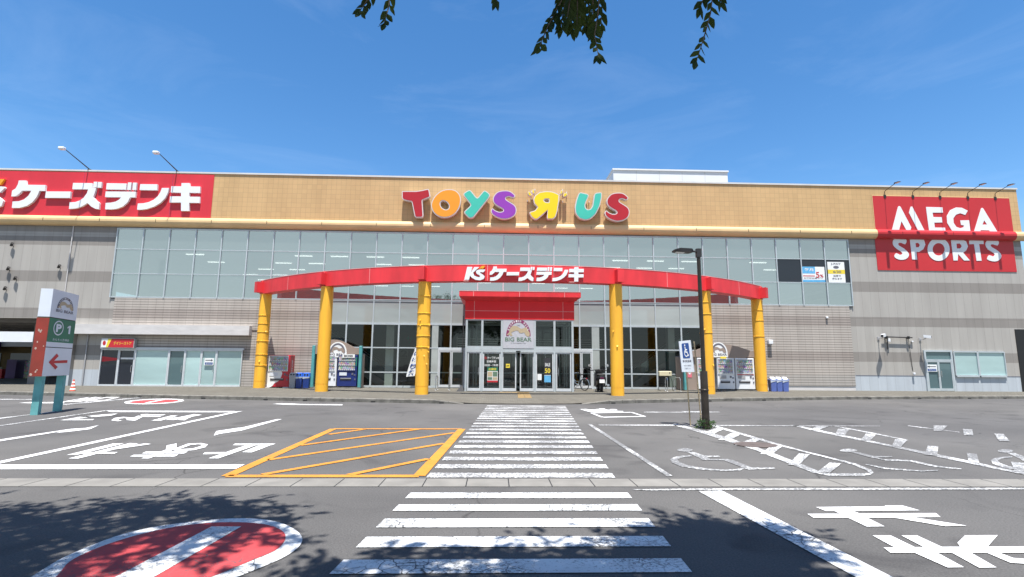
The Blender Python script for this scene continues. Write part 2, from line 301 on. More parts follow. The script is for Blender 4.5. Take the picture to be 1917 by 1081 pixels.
M = dict(
    asphalt=asphalt('asphalt', (0.108, 0.1045, 0.101)),
    kerb=pm('kerb_concrete', (0.20, 0.19, 0.165), 0.9, 0.3, 3, bump=0.5, col2=(0.085, 0.08, 0.07)),
    gutter=pm('gutter_concrete', (0.195, 0.185, 0.167), 0.9, 0.2, 2.5, bump=0.4),
    gap=pm('dark_joint', (0.03, 0.03, 0.03), 0.95),
    paver=tiles('paver_bricks', (0.128, 0.119, 0.098), 0.2, 0.1, 0.008, 0.14, 0.55, 'XY', 0.5, 0.9, 0.5),
    tactile=pm('tactile_yellow', (0.24, 0.16, 0.065), 0.85, 0.15, 4),
    white=paint('road_white', (0.66, 0.66, 0.655), 0.12, 0.0),
    white_crack=paint('road_white_cracked', (0.62, 0.63, 0.63), 0.3, 1.0),
    white_worn=paint('road_white_worn', (0.72, 0.72, 0.71), 0.55, 0.0, wscale=6),
    white_faint=paint('road_white_faint', (0.62, 0.62, 0.61), 0.63, 0.0, wscale=6),
    yellow_road=paint('road_yellow', (0.52, 0.215, 0.030), 0.2, 0.0),
    red_road=paint('road_red', (0.42, 0.05, 0.055), 0.2, 0.8),
    wall=banded('wall_panels', (0.40, 0.38, 0.352), (0.27, 0.25, 0.23), (0.46, 0.50, 0.54), 0.55, 4.6, 0.008),
    brick=banded('ribbed_tiles', (0.46, 0.415, 0.375), (0.36, 0.315, 0.285), (0.42, 0.39, 0.36), 0.46, 40.0, 0.010, True),
    fascia=tiles('tan_tiles', (0.57, 0.375, 0.182), 0.3, 0.3, 0.007, 0.035, 0.70),
    lip=pm('cream_roll', (0.70, 0.49, 0.25), 0.5, 0.1, 1),
    coping=pm('coping_metal', (0.62, 0.62, 0.60), 0.45, 0.1, 1),
    frame=pm('aluminium_frame', (0.50, 0.55, 0.57), 0.4, 0.08, 3, metal=0.25),
    frame_white=pm('pale_frame', (0.60, 0.63, 0.65), 0.45, 0.08, 3, metal=0.1),
    pane=coated_glass('coated_pane', (0.15, 0.175, 0.172), (0.90, 0.98, 0.95), 0.52, see=0.5),
    spandrel=coated_glass('spandrel_pane', (0.36, 0.385, 0.37), (0.9, 1.0, 0.98), 0.07),
    frosted=coated_glass('frosted_pane', (0.36, 0.50, 0.49), (0.9, 1, 1), 0.10),
    darkpane=coated_glass('dark_pane', (0.018, 0.022, 0.03), (0.9, 0.95, 1.0), 0.06),
    teal_pane=coated_glass('teal_pane', (0.10, 0.165, 0.175), (0.9, 1, 1), 0.08),
    glass=clear_glass('clear_glass', (0.62, 0.69, 0.66), 0.02),
    red=pm('red_panel', (0.62, 0.026, 0.042), 0.5, 0.12, 1.0, stretch=(1, 1, 0.2)),
    red_beam=pm('red_beam', (0.74, 0.036, 0.045), 0.5, 0.2, 1.6, stretch=(1, 1, 0.25)),
    red_porch=pm('red_porch', (0.84, 0.016, 0.022), 0.4, 0.06, 0.5),
    red_edge=pm('pale_red_joint', (0.80, 0.35, 0.33), 0.5),
    red_sign=pm('crimson_panel', (0.52, 0.024, 0.030), 0.5, 0.06, 0.5),
    letter=pm('letter_white', (0.78, 0.80, 0.81), 0.4, 0.04, 1),
    letter_side=pm('letter_side', (0.62, 0.58, 0.56), 0.5, 0.05, 1),
    orange=pm('letter_orange', (0.82, 0.36, 0.02), 0.4, 0.04, 1),
    column=pm('yellow_column', (0.95, 0.50, 0.035), 0.45, 0.10, 1.2, col2=(0.80, 0.40, 0.035), stretch=(3, 3, 0.35)),
    dark=pm('dark_paint', (0.028, 0.026, 0.026), 0.45, 0.2, 4),
    black=pm('black_plastic', (0.012, 0.012, 0.013), 0.35, 0.1, 4),
    brown_pole=pm('brown_pole', (0.045, 0.036, 0.028), 0.4, 0.3, 3, metal=0.4),
    steel=pm('steel_tube', (0.45, 0.46, 0.47), 0.3, 0.1, 5, metal=0.8),
    grey=pm('grey_plastic', (0.36, 0.36, 0.37), 0.5, 0.1, 4),
    white_plastic=pm('white_enamel', (0.74, 0.76, 0.78), 0.35, 0.06, 2),
    teal=pm('teal_paint', (0.085, 0.32, 0.33), 0.45, 0.15, 4),
    teal_old=pm('chalky_teal', (0.13, 0.38, 0.38), 0.7, 0.2, 3, bump=0.2),
    taupe=pm('taupe_board', (0.30, 0.235, 0.195), 0.55, 0.06, 1.5),
    machine_red=pm('machine_red', (0.50, 0.02, 0.035), 0.3, 0.05, 2),
    machine_blue=pm('machine_blue', (0.015, 0.030, 0.16), 0.3, 0.1, 2),
    bin_blue=pm('bin_blue', (0.015, 0.045, 0.22), 0.4, 0.1, 3),
    bin_lid=pm('bin_lid_blue', (0.02, 0.11, 0.50), 0.4, 0.1, 3),
    bin_violet=pm('bin_violet_blue', (0.10, 0.15, 0.42), 0.45, 0.1, 3),
    bag=pm('white_bag', (0.55, 0.60, 0.68), 0.5, 0.2, 12),
    goods=goods('packages'),
    mall_grey=pm('slate_print', (0.13, 0.13, 0.16), 0.6, 0.05),
    print_dark=pm('dark_print', (0.03, 0.03, 0.035), 0.6, 0.05),
    print_blue=pm('blue_print', (0.02, 0.07, 0.25), 0.5, 0.05),
    print_red=pm('red_print', (0.50, 0.02, 0.03), 0.5, 0.06),
    print_green=pm('green_print', (0.015, 0.17, 0.10), 0.5, 0.06),
    print_yellow=pm('yellow_print', (0.80, 0.62, 0.05), 0.5, 0.05),
    print_lime=pm('lime_print', (0.12, 0.20, 0.14), 0.5, 0.05),
    print_sky=pm('sky_print', (0.12, 0.42, 0.70), 0.5, 0.15, 5),
    maroon=pm('maroon_print', (0.24, 0.035, 0.12), 0.5, 0.08),
    tan_print=pm('tan_print', (0.46, 0.37, 0.24), 0.5, 0.05),
    sign_white=pm('sign_white', (0.66, 0.70, 0.75), 0.5, 0.06, 1.5),
    paper=pm('paper_white', (0.78, 0.79, 0.78), 0.6, 0.05, 3),
    rust_red=pm('peeling_red', (0.30, 0.035, 0.022), 0.7, 0.3, 2.0, col2=(0.20, 0.03, 0.018)),
    peel=pm('bare_patch', (0.48, 0.36, 0.30), 0.9, 0.2, 6),
    bamboo=pm('dry_bamboo', (0.52, 0.40, 0.24), 0.7, 0.25, 8, stretch=(1, 1, 0.2)),
    cone=pm('cone_orange', (0.75, 0.10, 0.05), 0.5, 0.08, 3),
    beige=pm('beige_enamel', (0.62, 0.56, 0.38), 0.4, 0.06, 3),
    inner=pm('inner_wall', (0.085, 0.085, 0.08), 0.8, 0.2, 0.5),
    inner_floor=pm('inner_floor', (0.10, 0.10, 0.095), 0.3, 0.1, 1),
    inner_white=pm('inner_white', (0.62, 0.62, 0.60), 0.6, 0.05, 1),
    roofwhite=pm('rooftop_white', (0.74, 0.76, 0.78), 0.6, 0.06, 0.6),
    soffit=pm('soffit_grey', (0.20, 0.19, 0.18), 0.85, 0.15, 1),
    ledge=pm('ledge_concrete', (0.58, 0.56, 0.545), 0.8, 0.10, 1.5, stretch=(1, 1, 3)),
    bark=pm('bark', (0.16, 0.125, 0.10), 0.9, 0.3, 5, bump=0.6, bscale=20),
    leaf=leaf_mat('leaf_green', (0.020, 0.055, 0.014), (0.055, 0.115, 0.022)),
    leaf2=leaf_mat('spray_leaf', (0.012, 0.032, 0.012), (0.075, 0.105, 0.018)),
    weed=leaf_mat('weed_leaf', (0.015, 0.04, 0.012), (0.045, 0.085, 0.022)),
    rust=pm('rusty_iron', (0.10, 0.078, 0.07), 0.8, 0.3, 6),
    tyre=pm('tyre_rubber', (0.018, 0.018, 0.018), 0.8, 0.1),
    bike=pm('bicycle_silver', (0.32, 0.40, 0.48), 0.3, 0.1, 4, metal=0.5),
    chrome=pm('chrome', (0.62, 0.63, 0.65), 0.2, 0.05, 4, metal=0.9),
    ochre=pm('ochre_front', (0.13, 0.085, 0.02), 0.7, 0.3, 1),
    purple=pm('purple_board', (0.07, 0.03, 0.16), 0.5, 0.2, 1),
    lightpanel=pm('lamp_lens', (0.75, 0.76, 0.74), 0.25, 0.05),
    brownglass=pm('brown_inner', (0.07, 0.022, 0.010), 0.6, 0.2, 1),
)

# ------------------------------------------------------------------ mesh builder
class MB:
    def __init__(s): s.v = []; s.f = []; s.sm = False
    def add(s, vs, fs):
        o = len(s.v); s.v += [V(p) for p in vs]; s.f += [tuple(i+o for i in f) for f in fs]; return s
    def box(s, x0, x1, y0, y1, z0, z1):
        return s.add([(x0, y0, z0), (x1, y0, z0), (x1, y1, z0), (x0, y1, z0), (x0, y0, z1), (x1, y0, z1), (x1, y1, z1), (x0, y1, z1)],
                     [(0, 3, 2, 1), (4, 5, 6, 7), (0, 1, 5, 4), (1, 2, 6, 5), (2, 3, 7, 6), (3, 0, 4, 7)])
    def bev(s, x0, x1, y0, y1, z0, z1, r=0.02):
        """box with its upright edges and rims eased"""
        def ring(i, z): return [(x0+i, y0+r+i*0, z), (x0+r, y0+i, z), (x1-r, y0+i, z), (x1-i, y0+r, z), (x1-i, y1-r, z), (x1-r, y1-i, z), (x0+r, y1-i, z), (x0+i, y1-r, z)]
        rs = [ring(r*0.6, z0), ring(0, z0+r), ring(0, z1-r), ring(r*0.6, z1)]
        vs = [p for q in rs for p in q]; fs = [tuple(range(7, -1, -1)), tuple(range(24, 32))]
        for k in range(3):
            for i in range(8): j = (i+1) % 8; fs.append((k*8+i, k*8+j, k*8+8+j, k*8+8+i))
        return s.add(vs, fs)
    def hexa(s, a, b):                     # two quads -> solid
        return s.add(list(a)+list(b), [(0, 1, 2, 3), (7, 6, 5, 4), (0, 4, 5, 1), (1, 5, 6, 2), (2, 6, 7, 3), (3, 7, 4, 0)])
    def prism(s, pts, fn, depth, holes=()):
        """extrude an outline: fn maps 2D points to the front, depth is the way to the back"""
        loops = [list(pts)]+[list(h) for h in holes]
        flat = [p for lo in loops for p in lo]; fr = [V(fn(p)) for p in flat]; n = len(fr)
        tri = tessellate_polygon([[V((p[0], p[1], 0)) for p in lo] for lo in loops])
        dv = V(depth); fs = [tuple(t) for t in tri]
        vs = fr
        if dv.length > 0:
            vs = fr+[q+dv for q in fr]; fs += [tuple(i+n for i in reversed(t)) for t in tri]
            o = 0
            for lo in loops:
                k = len(lo)
                for i in range(k): j = (i+1) % k; fs.append((o+i, o+j, o+j+n, o+i+n))
                o += k
        return s.add(vs, fs)
    def tube(s, pts, r, n=8, caps=True):
        pts = [V(p) for p in pts]; rs = r if isinstance(r, (list, tuple)) else [r]*len(pts)
        vs = []; fs = []; up = None
        for i, p in enumerate(pts):
            d = (pts[min(i+1, len(pts)-1)]-pts[max(i-1, 0)]).normalized()
            if up is None: up = V((0, 0, 1)) if abs(d.z) < 0.9 else V((1, 0, 0))
            a = d.cross(up)
            if a.length < 1e-4: a = d.cross(V((0, 1, 0)))
            a.normalize(); b = a.cross(d).normalized(); up = b
            for k in range(n):
                t = 2*math.pi*k/n; vs.append(p+(a*math.cos(t)+b*math.sin(t))*rs[i])
        for i in range(len(pts)-1):
            for k in range(n): j = (k+1) % n; fs.append((i*n+k, i*n+j, (i+1)*n+j, (i+1)*n+k))
        if caps: fs += [tuple(range(n-1, -1, -1)), tuple((len(pts)-1)*n+k for k in range(n))]
        return s.add(vs, fs)
    def lathe(s, prof, c, n=24):
        c = V(c); vs = []; fs = []
        for r, z in prof:
            for k in range(n): t = 2*math.pi*k/n; vs.append(c+V((r*math.cos(t), r*math.sin(t), z)))
        for i in range(len(prof)-1):
            for k in range(n): j = (k+1) % n; fs.append((i*n+k, i*n+j, (i+1)*n+j, (i+1)*n+k))
        fs += [tuple(range(n-1, -1, -1)), tuple((len(prof)-1)*n+k for k in range(n))]
        return s.add(vs, fs)
    def torus(s, c, ax, ra, r, n=24, k=6):
        c = V(c); ax = V(ax).normalized(); a = ax.orthogonal().normalized(); b = ax.cross(a)
        vs = []; fs = []
        for i in range(n):
            t = 2*math.pi*i/n; d = a*math.cos(t)+b*math.sin(t)
            for j in range(k): q = 2*math.pi*j/k; vs.append(c+d*(ra+r*math.cos(q))+ax*r*math.sin(q))
        for i in range(n):
            for j in range(k): fs.append((i*k+j, ((i+1) % n)*k+j, ((i+1) % n)*k+(j+1) % k, i*k+(j+1) % k))
        return s.add(vs, fs)
    def build(s, name, mat, parent=None, origin=None, smooth=False, world=True, keep=False):
        o0 = V(origin) if origin is not None else V((0, 0, 0))
        if parent is not None and world:
            q = parent; o0 = V((0, 0, 0))
            while q is not None: o0 = o0+V(q.location); q = q.parent
        me = bpy.data.meshes.new(name); me.from_pydata([p-o0 for p in s.v], [], s.f)
        if not keep:
            bm = bmesh.new(); bm.from_mesh(me); bmesh.ops.recalc_face_normals(bm, faces=bm.faces); bm.to_mesh(me); bm.free()
        me.materials.append(M[mat] if isinstance(mat, str) else mat)
        if smooth or s.sm:
            me.polygons.foreach_set('use_smooth', [True]*len(me.polygons))
            try: me.set_sharp_from_angle(angle=R(40))
            except Exception: pass
        o = bpy.data.objects.new(name, me); COL.objects.link(o)
        if parent is not None: o.parent = parent
        elif origin is not None: o.location = origin
        return o

def tag(o, label=None, cat=None, group=None, kind=None):
    if label: o['label'] = label
    if cat: o['category'] = cat
    if group: o['group'] = group
    if kind: o['kind'] = kind
    return o
def thing(name, loc, label, cat, group=None, rz=0.0):
    o = bpy.data.objects.new(name, None); COL.objects.link(o); o.location = loc; o.rotation_euler = (0, 0, rz)
    o.empty_display_size = 0.3
    return tag(o, label, cat, group)
def dup(root, loc, rz=None, label=None):
    c = root.copy(); COL.objects.link(c); c.location = loc
    if rz is not None: c.rotation_euler = (0, 0, rz)
    if label: c['label'] = label
    for ch in list(root.children):
        d = ch.copy(); COL.objects.link(d); d.parent = c
        for g in list(ch.children): e = g.copy(); COL.objects.link(e); e.parent = d
    return c

# outlines -----------------------------------------------------------------
def smooth(pts, n=4):
    k = len(pts); out = []
    for i in range(k):
        p0, p1, p2, p3 = (V((*pts[(i+j) % k][:2], 0)) for j in (-1, 0, 1, 2))
        for q in range(n):
            t = q/n; a = 0.5*((2*p1)+(p2-p0)*t+(2*p0-5*p1+4*p2-p3)*t*t+(3*p1-p0-3*p2+p3)*t**3); out.append((a.x, a.y))
    return out
def rounded(pts, r):
    k = len(pts); out = []
    for i in range(k):
        a, b, c = (V((*pts[(i+j) % k][:2], 0)) for j in (-1, 0, 1))
        u, v = a-b, c-b; ra = min(r, u.length*0.45); rc = min(r, v.length*0.45)
        s0 = b+u.normalized()*ra; s1 = b+v.normalized()*rc
        for t in (0, 0.33, 0.67, 1): q = s0*(1-t)**2+b*2*t*(1-t)+s1*t*t; out.append((q.x, q.y))
    return out
def inset(pts, d):
    k = len(pts); ar = sum(pts[i][0]*pts[(i+1) % k][1]-pts[(i+1) % k][0]*pts[i][1] for i in range(k)); sg = 1 if ar > 0 else -1
    out = []
    for i in range(k):
        a, b, c = (V((*pts[(i+j) % k][:2], 0)) for j in (-1, 0, 1))
        u, v = (b-a), (c-b)
        if u.length < 1e-9 or v.length < 1e-9: out.append(tuple(b[:2])); continue
        n = V((-u.y, u.x, 0)).normalized()+V((-v.y, v.x, 0)).normalized()
        n = n.normalized()*d*sg if n.length > 1e-6 else V((0, 0, 0)); out.append((b.x+n.x, b.y+n.y))
    return out
def ell(cx, cy, rx, ry, n=36, a0=0, a1=2*math.pi):
    return [(cx+rx*math.cos(a0+(a1-a0)*i/(n if a1-a0 > 6.28 else n-1)), cy+ry*math.sin(a0+(a1-a0)*i/(n if a1-a0 > 6.28 else n-1))) for i in range(n)]

_tcache = {}
def glyphs(s, bold=0.0):
    """outline of a line of writing, scaled to the unit square: (verts, faces, aspect)"""
    k = (s, bold)
    if k in _tcache: return _tcache[k]
    cu = bpy.data.curves.new('writing', 'FONT'); cu.body = s; cu.offset = bold; cu.resolution_u = 4; cu.fill_mode = 'FRONT'
    o = bpy.data.objects.new('writing', cu); COL.objects.link(o); bpy.context.view_layer.update()
    ev = o.evaluated_get(bpy.context.evaluated_depsgraph_get()); me = bpy.data.meshes.new_from_object(ev)
    vs = [(p.co.x, p.co.y) for p in me.vertices]; fs = [tuple(p.vertices) for p in me.polygons]
    bpy.data.objects.remove(o); bpy.data.curves.remove(cu); bpy.data.meshes.remove(me)
    if not vs: _tcache[k] = ([], [], 1); return _tcache[k]
    x0 = min(p[0] for p in vs); x1 = max(p[0] for p in vs); y0 = min(p[1] for p in vs); y1 = max(p[1] for p in vs)
    _tcache[k] = ([((p[0]-x0)/max(1e-6, x1-x0), (p[1]-y0)/max(1e-6, y1-y0)) for p in vs], fs, (x1-x0)/max(1e-6, y1-y0)); return _tcache[k]
def write(mb, s, fn, bold=0.0):
    """add writing to a builder; fn maps the unit square to the surface"""
    vs, fs, _ = glyphs(s, bold); mb.add([fn(p) for p in vs], fs); return mb
def quad(a, b, c, d):
    """bilinear map of the unit square: a lower left, b lower right, c upper right, d upper left"""
    a, b, c, d = V(a), V(b), V(c), V(d)
    return lambda p: a*(1-p[0])*(1-p[1])+b*p[0]*(1-p[1])+c*p[0]*p[1]+d*(1-p[0])*p[1]
def rect(px0, py0, px1, py1, y):
    """unit square -> upright rectangle seen between two measured corners"""
    a = P(px0, py0, y); c = P(px1, py1, y)
    return quad((a.x, y, a.z), (c.x, y, a.z), (c.x, y, c.z), (a.x, y, c.z))
def wfix(fn): return lambda p: fn(p)

# ================================================================== GROUND
mb = MB(); n_ = 24
mb.add([(-400, -300, 0), (400, -300, 0), (400, 500, 0), (-400, 500, 0)], [(0, 1, 2, 3)])
lot = tag(mb.build('parking_lot', 'asphalt'), kind='structure')

KX = [-80, -34, -23.1, -14.5, -7.2, -0.9, 1.0, 3.5, 9.0, 17.9, 28, 60]
KY = [34, 27.6, 25.6, 23.7, 22.3, 21.25, 21.1, 21.4, 23.3, 25.7, 27.1, 30]
def lerp(x, xs, ys):
    if x <= xs[0]: return ys[0]
    for i in range(len(xs)-1):
        if x <= xs[i+1]:
            t = (x-xs[i])/(xs[i+1]-xs[i]); return ys[i]+(ys[i+1]-ys[i])*t
    return ys[-1]
def yk(x): return (lerp(x-1.5, KX, KY)+2*lerp(x, KX, KY)+lerp(x+1.5, KX, KY))/4
SW = 0.15
def kz(x): return lerp(x, [-2.3, -1.2, 3.7, 4.9], [SW, 0.025, 0.025, SW])
sw = MB(); xs = [-80+i*0.8 for i in range(int(145/0.8)+1)]
for i in range(len(xs)-1):
    a, b = xs[i], xs[i+1]
    r = [[(x, yk(x)+0.16, kz(x)), (x, yk(x)+1.6, SW), (x, 60 if x < -25 else 34, SW)] for x in (a, b)]
    for k in range(2): sw.add([r[0][k], r[1][k], r[1][k+1], r[0][k+1]], [(0, 1, 2, 3)])
tag(sw.build('pavement', 'paver'), kind='structure')
kb = MB(); x = -60.0
while x < 60:
    a, b = x+0.006, x+0.594
    if -1.2 < x+0.3 < 3.7: x += 0.6; continue
    f = lambda q, dy, z: (q, yk(q)+dy, z)
    kb.hexa([f(a, 0.0, -0.01), f(b, 0.0, -0.01), f(b, 0.0, kz(b)-0.02), f(a, 0.0, kz(a)-0.02)],
            [f(a, 0.155, -0.01), f(b, 0.155, -0.01), f(b, 0.155, kz(b)+0.004), f(a, 0.155, kz(a)+0.004)])
    x += 0.6
tag(kb.build('kerb', 'kerb'), kind='structure')
hol = MB()
for px, py in ((45, 741), (268, 743.5), (378, 747), (492, 750), (575, 750), (700, 753), (828, 756), (1145, 755), (1330, 752), (1430, 750), (1615, 746), (1712, 746), (1810, 746), (1880, 746)):
    g = G(px, py, 0.03); yy = yk(g.x)
    hol.box(g.x-0.16, g.x+0.16, yy-0.004, yy+0.05, 0.012, 0.06)
hol.build('kerb_drain_hole', 'gap', lot)

# concrete drainage channel across the lot, laid in slabs
gt = MB(); x = -60.2
while x < 60:
    yy = 7.39; gt.box(x+0.008, x+0.562, yy-0.235, yy+0.235, -0.02, 0.005); x += 0.57
tag(gt.build('drainage_channel', 'gutter'), kind='structure')
gj = MB(); gj.add([(-60, 7.14, 0.002), (60, 7.14, 0.002), (60, 7.64, 0.002), (-60, 7.64, 0.002)], [(0, 1, 2, 3)])
gj.build('channel_joint', 'gap', lot)
tp = MB()                                  # tactile paving up to the doors
for i in range(16):
    for j in range(2):
        x0 = 1.06+j*0.31+i*0.012; y0 = 22.9+i*0.31; tp.box(x0, x0+0.295, y0, y0+0.295, 0.09, SW+0.006)
for i in range(5):
    for j in range(2): tp.box(0.3+i*0.31, 0.595+i*0.31, 27.1+j*0.31, 27.395+j*0.31, 0.09, SW+0.006)
tag(tp.build('tactile_paving', 'tactile'), kind='structure')
dr = MB(); dr.box(-9.6, 12, 28.02, 28.07, 0.1, SW+0.006); dr.build('pavement_drain', 'gap', lot)

# ---- painted markings (thin sheets on the asphalt)
Z1 = 0.008
def mark(name, polys, mat, fn=None, z=Z1, label=None, mbx=None):
    m_ = mbx or MB()
    for p in polys:
        pts = [G(*(fn(q) if fn else q), 0.0) for q in p]
        pts = [(q.x, q.y) for q in pts]; m_.prism(pts, lambda q: (q[0], q[1], z), (0, 0, 0))
    o = m_.build(name, mat, lot)
    if label: o['label'] = label
    return o
def line(a, b, wd):                        # stripe between two ground points
    a, b = V(a).to_2d(), V(b).to_2d(); d = (b-a).normalized(); n = V((-d.y, d.x))*wd/2
    return [a+n, b+n, b-n, a-n]
def stripes(name, items, mat, z=Z1, label=None):
    m_ = MB()
    for i, (a, b, wd) in enumerate(items):
        q = line(a, b, wd); m_.add([(p.x, p.y, z+0.0012*(i % 3)) for p in q], [(0, 1, 2, 3)])
    o = m_.build(name, mat, lot)
    if label: o['label'] = label
    return o
xl = lambda y: lerp(y, [4.2, 7.8, 11.9, 20.6], [-1.24, -0.93, -0.65, -0.24])
xr = lambda y: lerp(y, [4.2, 7.8, 11.9, 20.6], [1.56, 1.76, 2.06, 2.79])
near = [(3.12, 3.40), (3.70, 3.98), (4.28, 4.57), (4.86, 5.14), (5.42, 5.71), (6.0, 6.26), (6.54, 6.81)]
far_ = [(7.68+0.6615*i, 7.68+0.6615*i+0.325) for i in range(20)]
for nm, lst, mt in (('crosswalk', near, 'white_crack'), ('crosswalk', far_, 'white_worn')):
    m_ = MB()
    for a, b in lst: m_.add([(xl(a), a, Z1), (xr(a), a, Z1), (xr(b), b, Z1), (xl(b), b, Z1)], [(0, 1, 2, 3)])
    m_.build(nm, mt, lot)
# left lanes
q2 = Q(0.2504, 0, 730)
mark('stop_line', [[(0, 563), (1830, 562), (1765, 594), (0, 598)]], 'white', q2)
mark('lane_line', [[(-900, 775), (0, 537), (1755, 165), (1815, 161), (0, 555), (-900, 800)], [(790, 158), (1755, 161.5), (1745, 170), (830, 168)]], 'white', q2)
mark('lane_line', [[(-200, 307), (0, 268), (770, 158), (850, 151), (0, 274), (-200, 316)], [(0, 212), (225, 186), (410, 162), (412, 166), (0, 219)], [(455, 110), (1080, 55), (1160, 52), (490, 115)], [(-200, 70), (240, 71), (245, 76), (-200, 75)], [(1390, 60), (1900, 70), (1900, 73), (1390, 63)]], 'white_worn', q2)
mark('lane_arrow', [[(-200, 412), (0, 375), (530, 295), (640, 288), (740, 267), (672, 297), (540, 313), (415, 326), (490, 308), (0, 388), (-200, 428)]], 'white', q2)
mark('lane_arrow', [[(400, 816.5), (405, 808), (452, 801), (440, 804.5), (519, 785.5), (528, 785.5), (452, 807), (412, 813)]], 'white')
mark('lane_arrow', [[(510, 757), (528, 755.6), (565, 757.2), (641, 757.6), (641, 759.4), (572, 758.8), (545, 758.6)]], 'white')
mark('lane_arrow', [[(35, 755), (70, 752.6), (78, 753.8), (120, 753), (120, 755.5), (80, 755.6), (68, 755.8)]], 'white')
def roadtext(name, s, quadpx, flip, mat='white', bold=0.035):
    a, b, c, d = [G(*p) for p in quadpx]; f = quad(a, b, c, d); m_ = MB()
    g = (lambda p: f((1-p[0], 1-p[1]))) if flip else f
    write(m_, s, lambda p: V((g(p).x, g(p).y, Z1)), bold); return m_.build(name, mat, lot)
mark('road_lettering', [[(498, 491), (570, 491), (925, 405), (850, 404)]], 'white', q2); mark('road_lettering', [[(510, 518), (585, 518), (1035, 405), (970, 402)], ], 'white', q2, Z1+0.001); mark('road_lettering', [[(640, 470), (880, 470), (850, 484), (600, 484)]], 'white', q2, Z1+0.002); mark('road_lettering', [[(760, 465), (1130, 410), (1085, 405), (930, 430)]], 'white', q2, Z1+0.003)
mark('road_lettering', [[(970, 503), (1000, 490), (1335, 487), (1305, 502)], [(1060, 480), (1090, 466), (1405, 465), (1375, 480)]], 'white', q2); mark('road_lettering', [[(1055, 517), (1110, 518), (1290, 458), (1240, 452)]], 'white', q2, Z1+0.001)
mark('road_lettering', [[(1240, 452), (1245, 420), (1320, 405), (1318, 440), (1400, 408), (1500, 402), (1555, 412), (1535, 434), (1450, 455), (1340, 463), (1290, 459), (1370, 447), (1440, 443), (1500, 425), (1510, 413), (1480, 411), (1420, 418), (1330, 452)]], 'white', q2, Z1+0.002)
q3 = Q(0.4069, 400, 730)
mark('road_lettering', [[(97, 250), (285, 250), (265, 257), (262, 257), (175, 290), (130, 289), (210, 257.5), (88, 257)], [(-40, 290), (55, 289), (40, 297), (-50, 299)]], 'white', q3); mark('road_lettering', [[(150, 257), (195, 257), (22, 318), (-25, 318)]], 'white', q3, Z1+0.001)
mark('road_lettering', [[(450, 230), (690, 229), (705, 222), (560, 222), (700, 201), (640, 199)], [(570, 207), (780, 186), (880, 180), (830, 195), (690, 206)]], 'white', q2)
mark('road_lettering', [[(830, 230), (860, 212), (920, 205), (990, 210), (1060, 197), (1050, 186), (1110, 183), (1075, 200), (1010, 233), (945, 229), (950, 220), (935, 213), (895, 217), (880, 229), (915, 231), (880, 237)]], 'white', q2); mark('road_lettering', [[(1010, 205), (1190, 205), (1210, 198), (1030, 197)], [(1050, 192), (1220, 193), (1240, 187), (1060, 186)]], 'white', q2, Z1+0.001)
mark('road_lettering', [[(1130, 233), (1200, 233), (1330, 195), (1280, 195)], [(1330, 228), (1380, 230), (1420, 208), (1380, 203)]], 'white', q2); mark('road_lettering', [[(1180, 217), (1430, 205), (1420, 212), (1240, 223)]], 'white', q2, Z1+0.001); mark('road_lettering', [[(1240, 228), (1300, 229), (1510, 190), (1450, 185)]], 'white', q2, Z1+0.002)
roadtext('road_lettering', '出口', [(110, 754), (190, 752), (232, 742.5), (165, 744)], False, 'white', 0.03)
# exit lettering by the kerb on the right: two boxes of strokes
e5 = Q(0.4366, 1080, 730)
mark('road_lettering', [[(12, 84), (40, 83.5), (50, 86), (88, 86), (80, 83.5), (104, 83.5), (113, 86.3), (150, 86.5), (140, 84), (165, 84), (176, 89), (60, 90), (62, 92), (198, 92), (200, 94.5), (52, 95.5)]], 'white', e5)
mark('road_lettering', [[(95, 81.5), (118, 81.5), (140, 95), (112, 95)]], 'white', e5, Z1+0.001)
kc = [G(*p) for p in ((1107, 773.8), (1182, 772.6), (1207, 780.5), (1128, 782))]
stripes('road_lettering', [(kc[0], kc[1], 0.2), (kc[1], kc[2], 0.1), (kc[2], kc[3], 0.2), (kc[3], kc[0], 0.1)], 'white')
# no-entry roundels
q4 = Q(0.3339, 0, 880)
ring = smooth([(-60, 755), (40, 685), (180, 602), (270, 545), (390, 480), (640, 380), (860, 325), (1120, 290), (1330, 276), (1500, 285), (1620, 320), (1690, 375), (1680, 430), (1600, 490), (1480, 545), (1350, 598), (1150, 680), (800, 790), (400, 840), (100, 830)], 4)
rin = smooth([(130, 745), (210, 680), (320, 602), (400, 515), (600, 425), (860, 350), (1100, 310), (1330, 300), (1500, 315), (1585, 352), (1598, 400), (1540, 460), (1400, 520), (1200, 602), (950, 690), (650, 765), (350, 795), (190, 790)], 4)
mark('no_entry_ring', [ring], 'white_crack', q4)
mark('no_entry_disc', [rin], 'red_road', q4, Z1+0.004)
mark('no_entry_bar', [[(1185, 327), (1352, 327), (880, 602), (700, 690), (500, 690), (665, 602)]], 'white_crack', q4, Z1+0.008)
mark('no_entry_ring', [ell(1152, 89, 224, 19, 40)], 'white', lambda p: q2((p[0], p[1]-(p[0]-1152)*0.035)))
mark('no_entry_disc', [ell(1152, 89, 185, 13.5, 40)], 'red_road', lambda p: q2((p[0], p[1]-(p[0]-1152)*0.035)), Z1+0.004)
mark('no_entry_bar', [[(1075, 101), (1110, 101), (1235, 77), (1200, 77)]], 'white', q2, Z1+0.008)
# yellow hatched box
q3 = Q(0.4069, 400, 730)
g3 = lambda p: G(*q3(p))
c0, c1, c2, c3 = [g3(p) for p in ((62, 399), (551, 181), (1142, 182), (945, 399))]
yb = [(c0, c1, 0.17), (c1, c2, 0.16), (c2, c3, 0.18), (c3, c0, 0.16)]
for a, b in (((530, 207), (700, 182)), ((398, 258), (950, 182)), ((250, 324), (1108, 199)), ((225, 392), (1062, 248)), ((622, 394), (988, 320))): yb.append((g3(a), g3(b), 0.13))
stripes('yellow_hatching', yb, 'yellow_road')
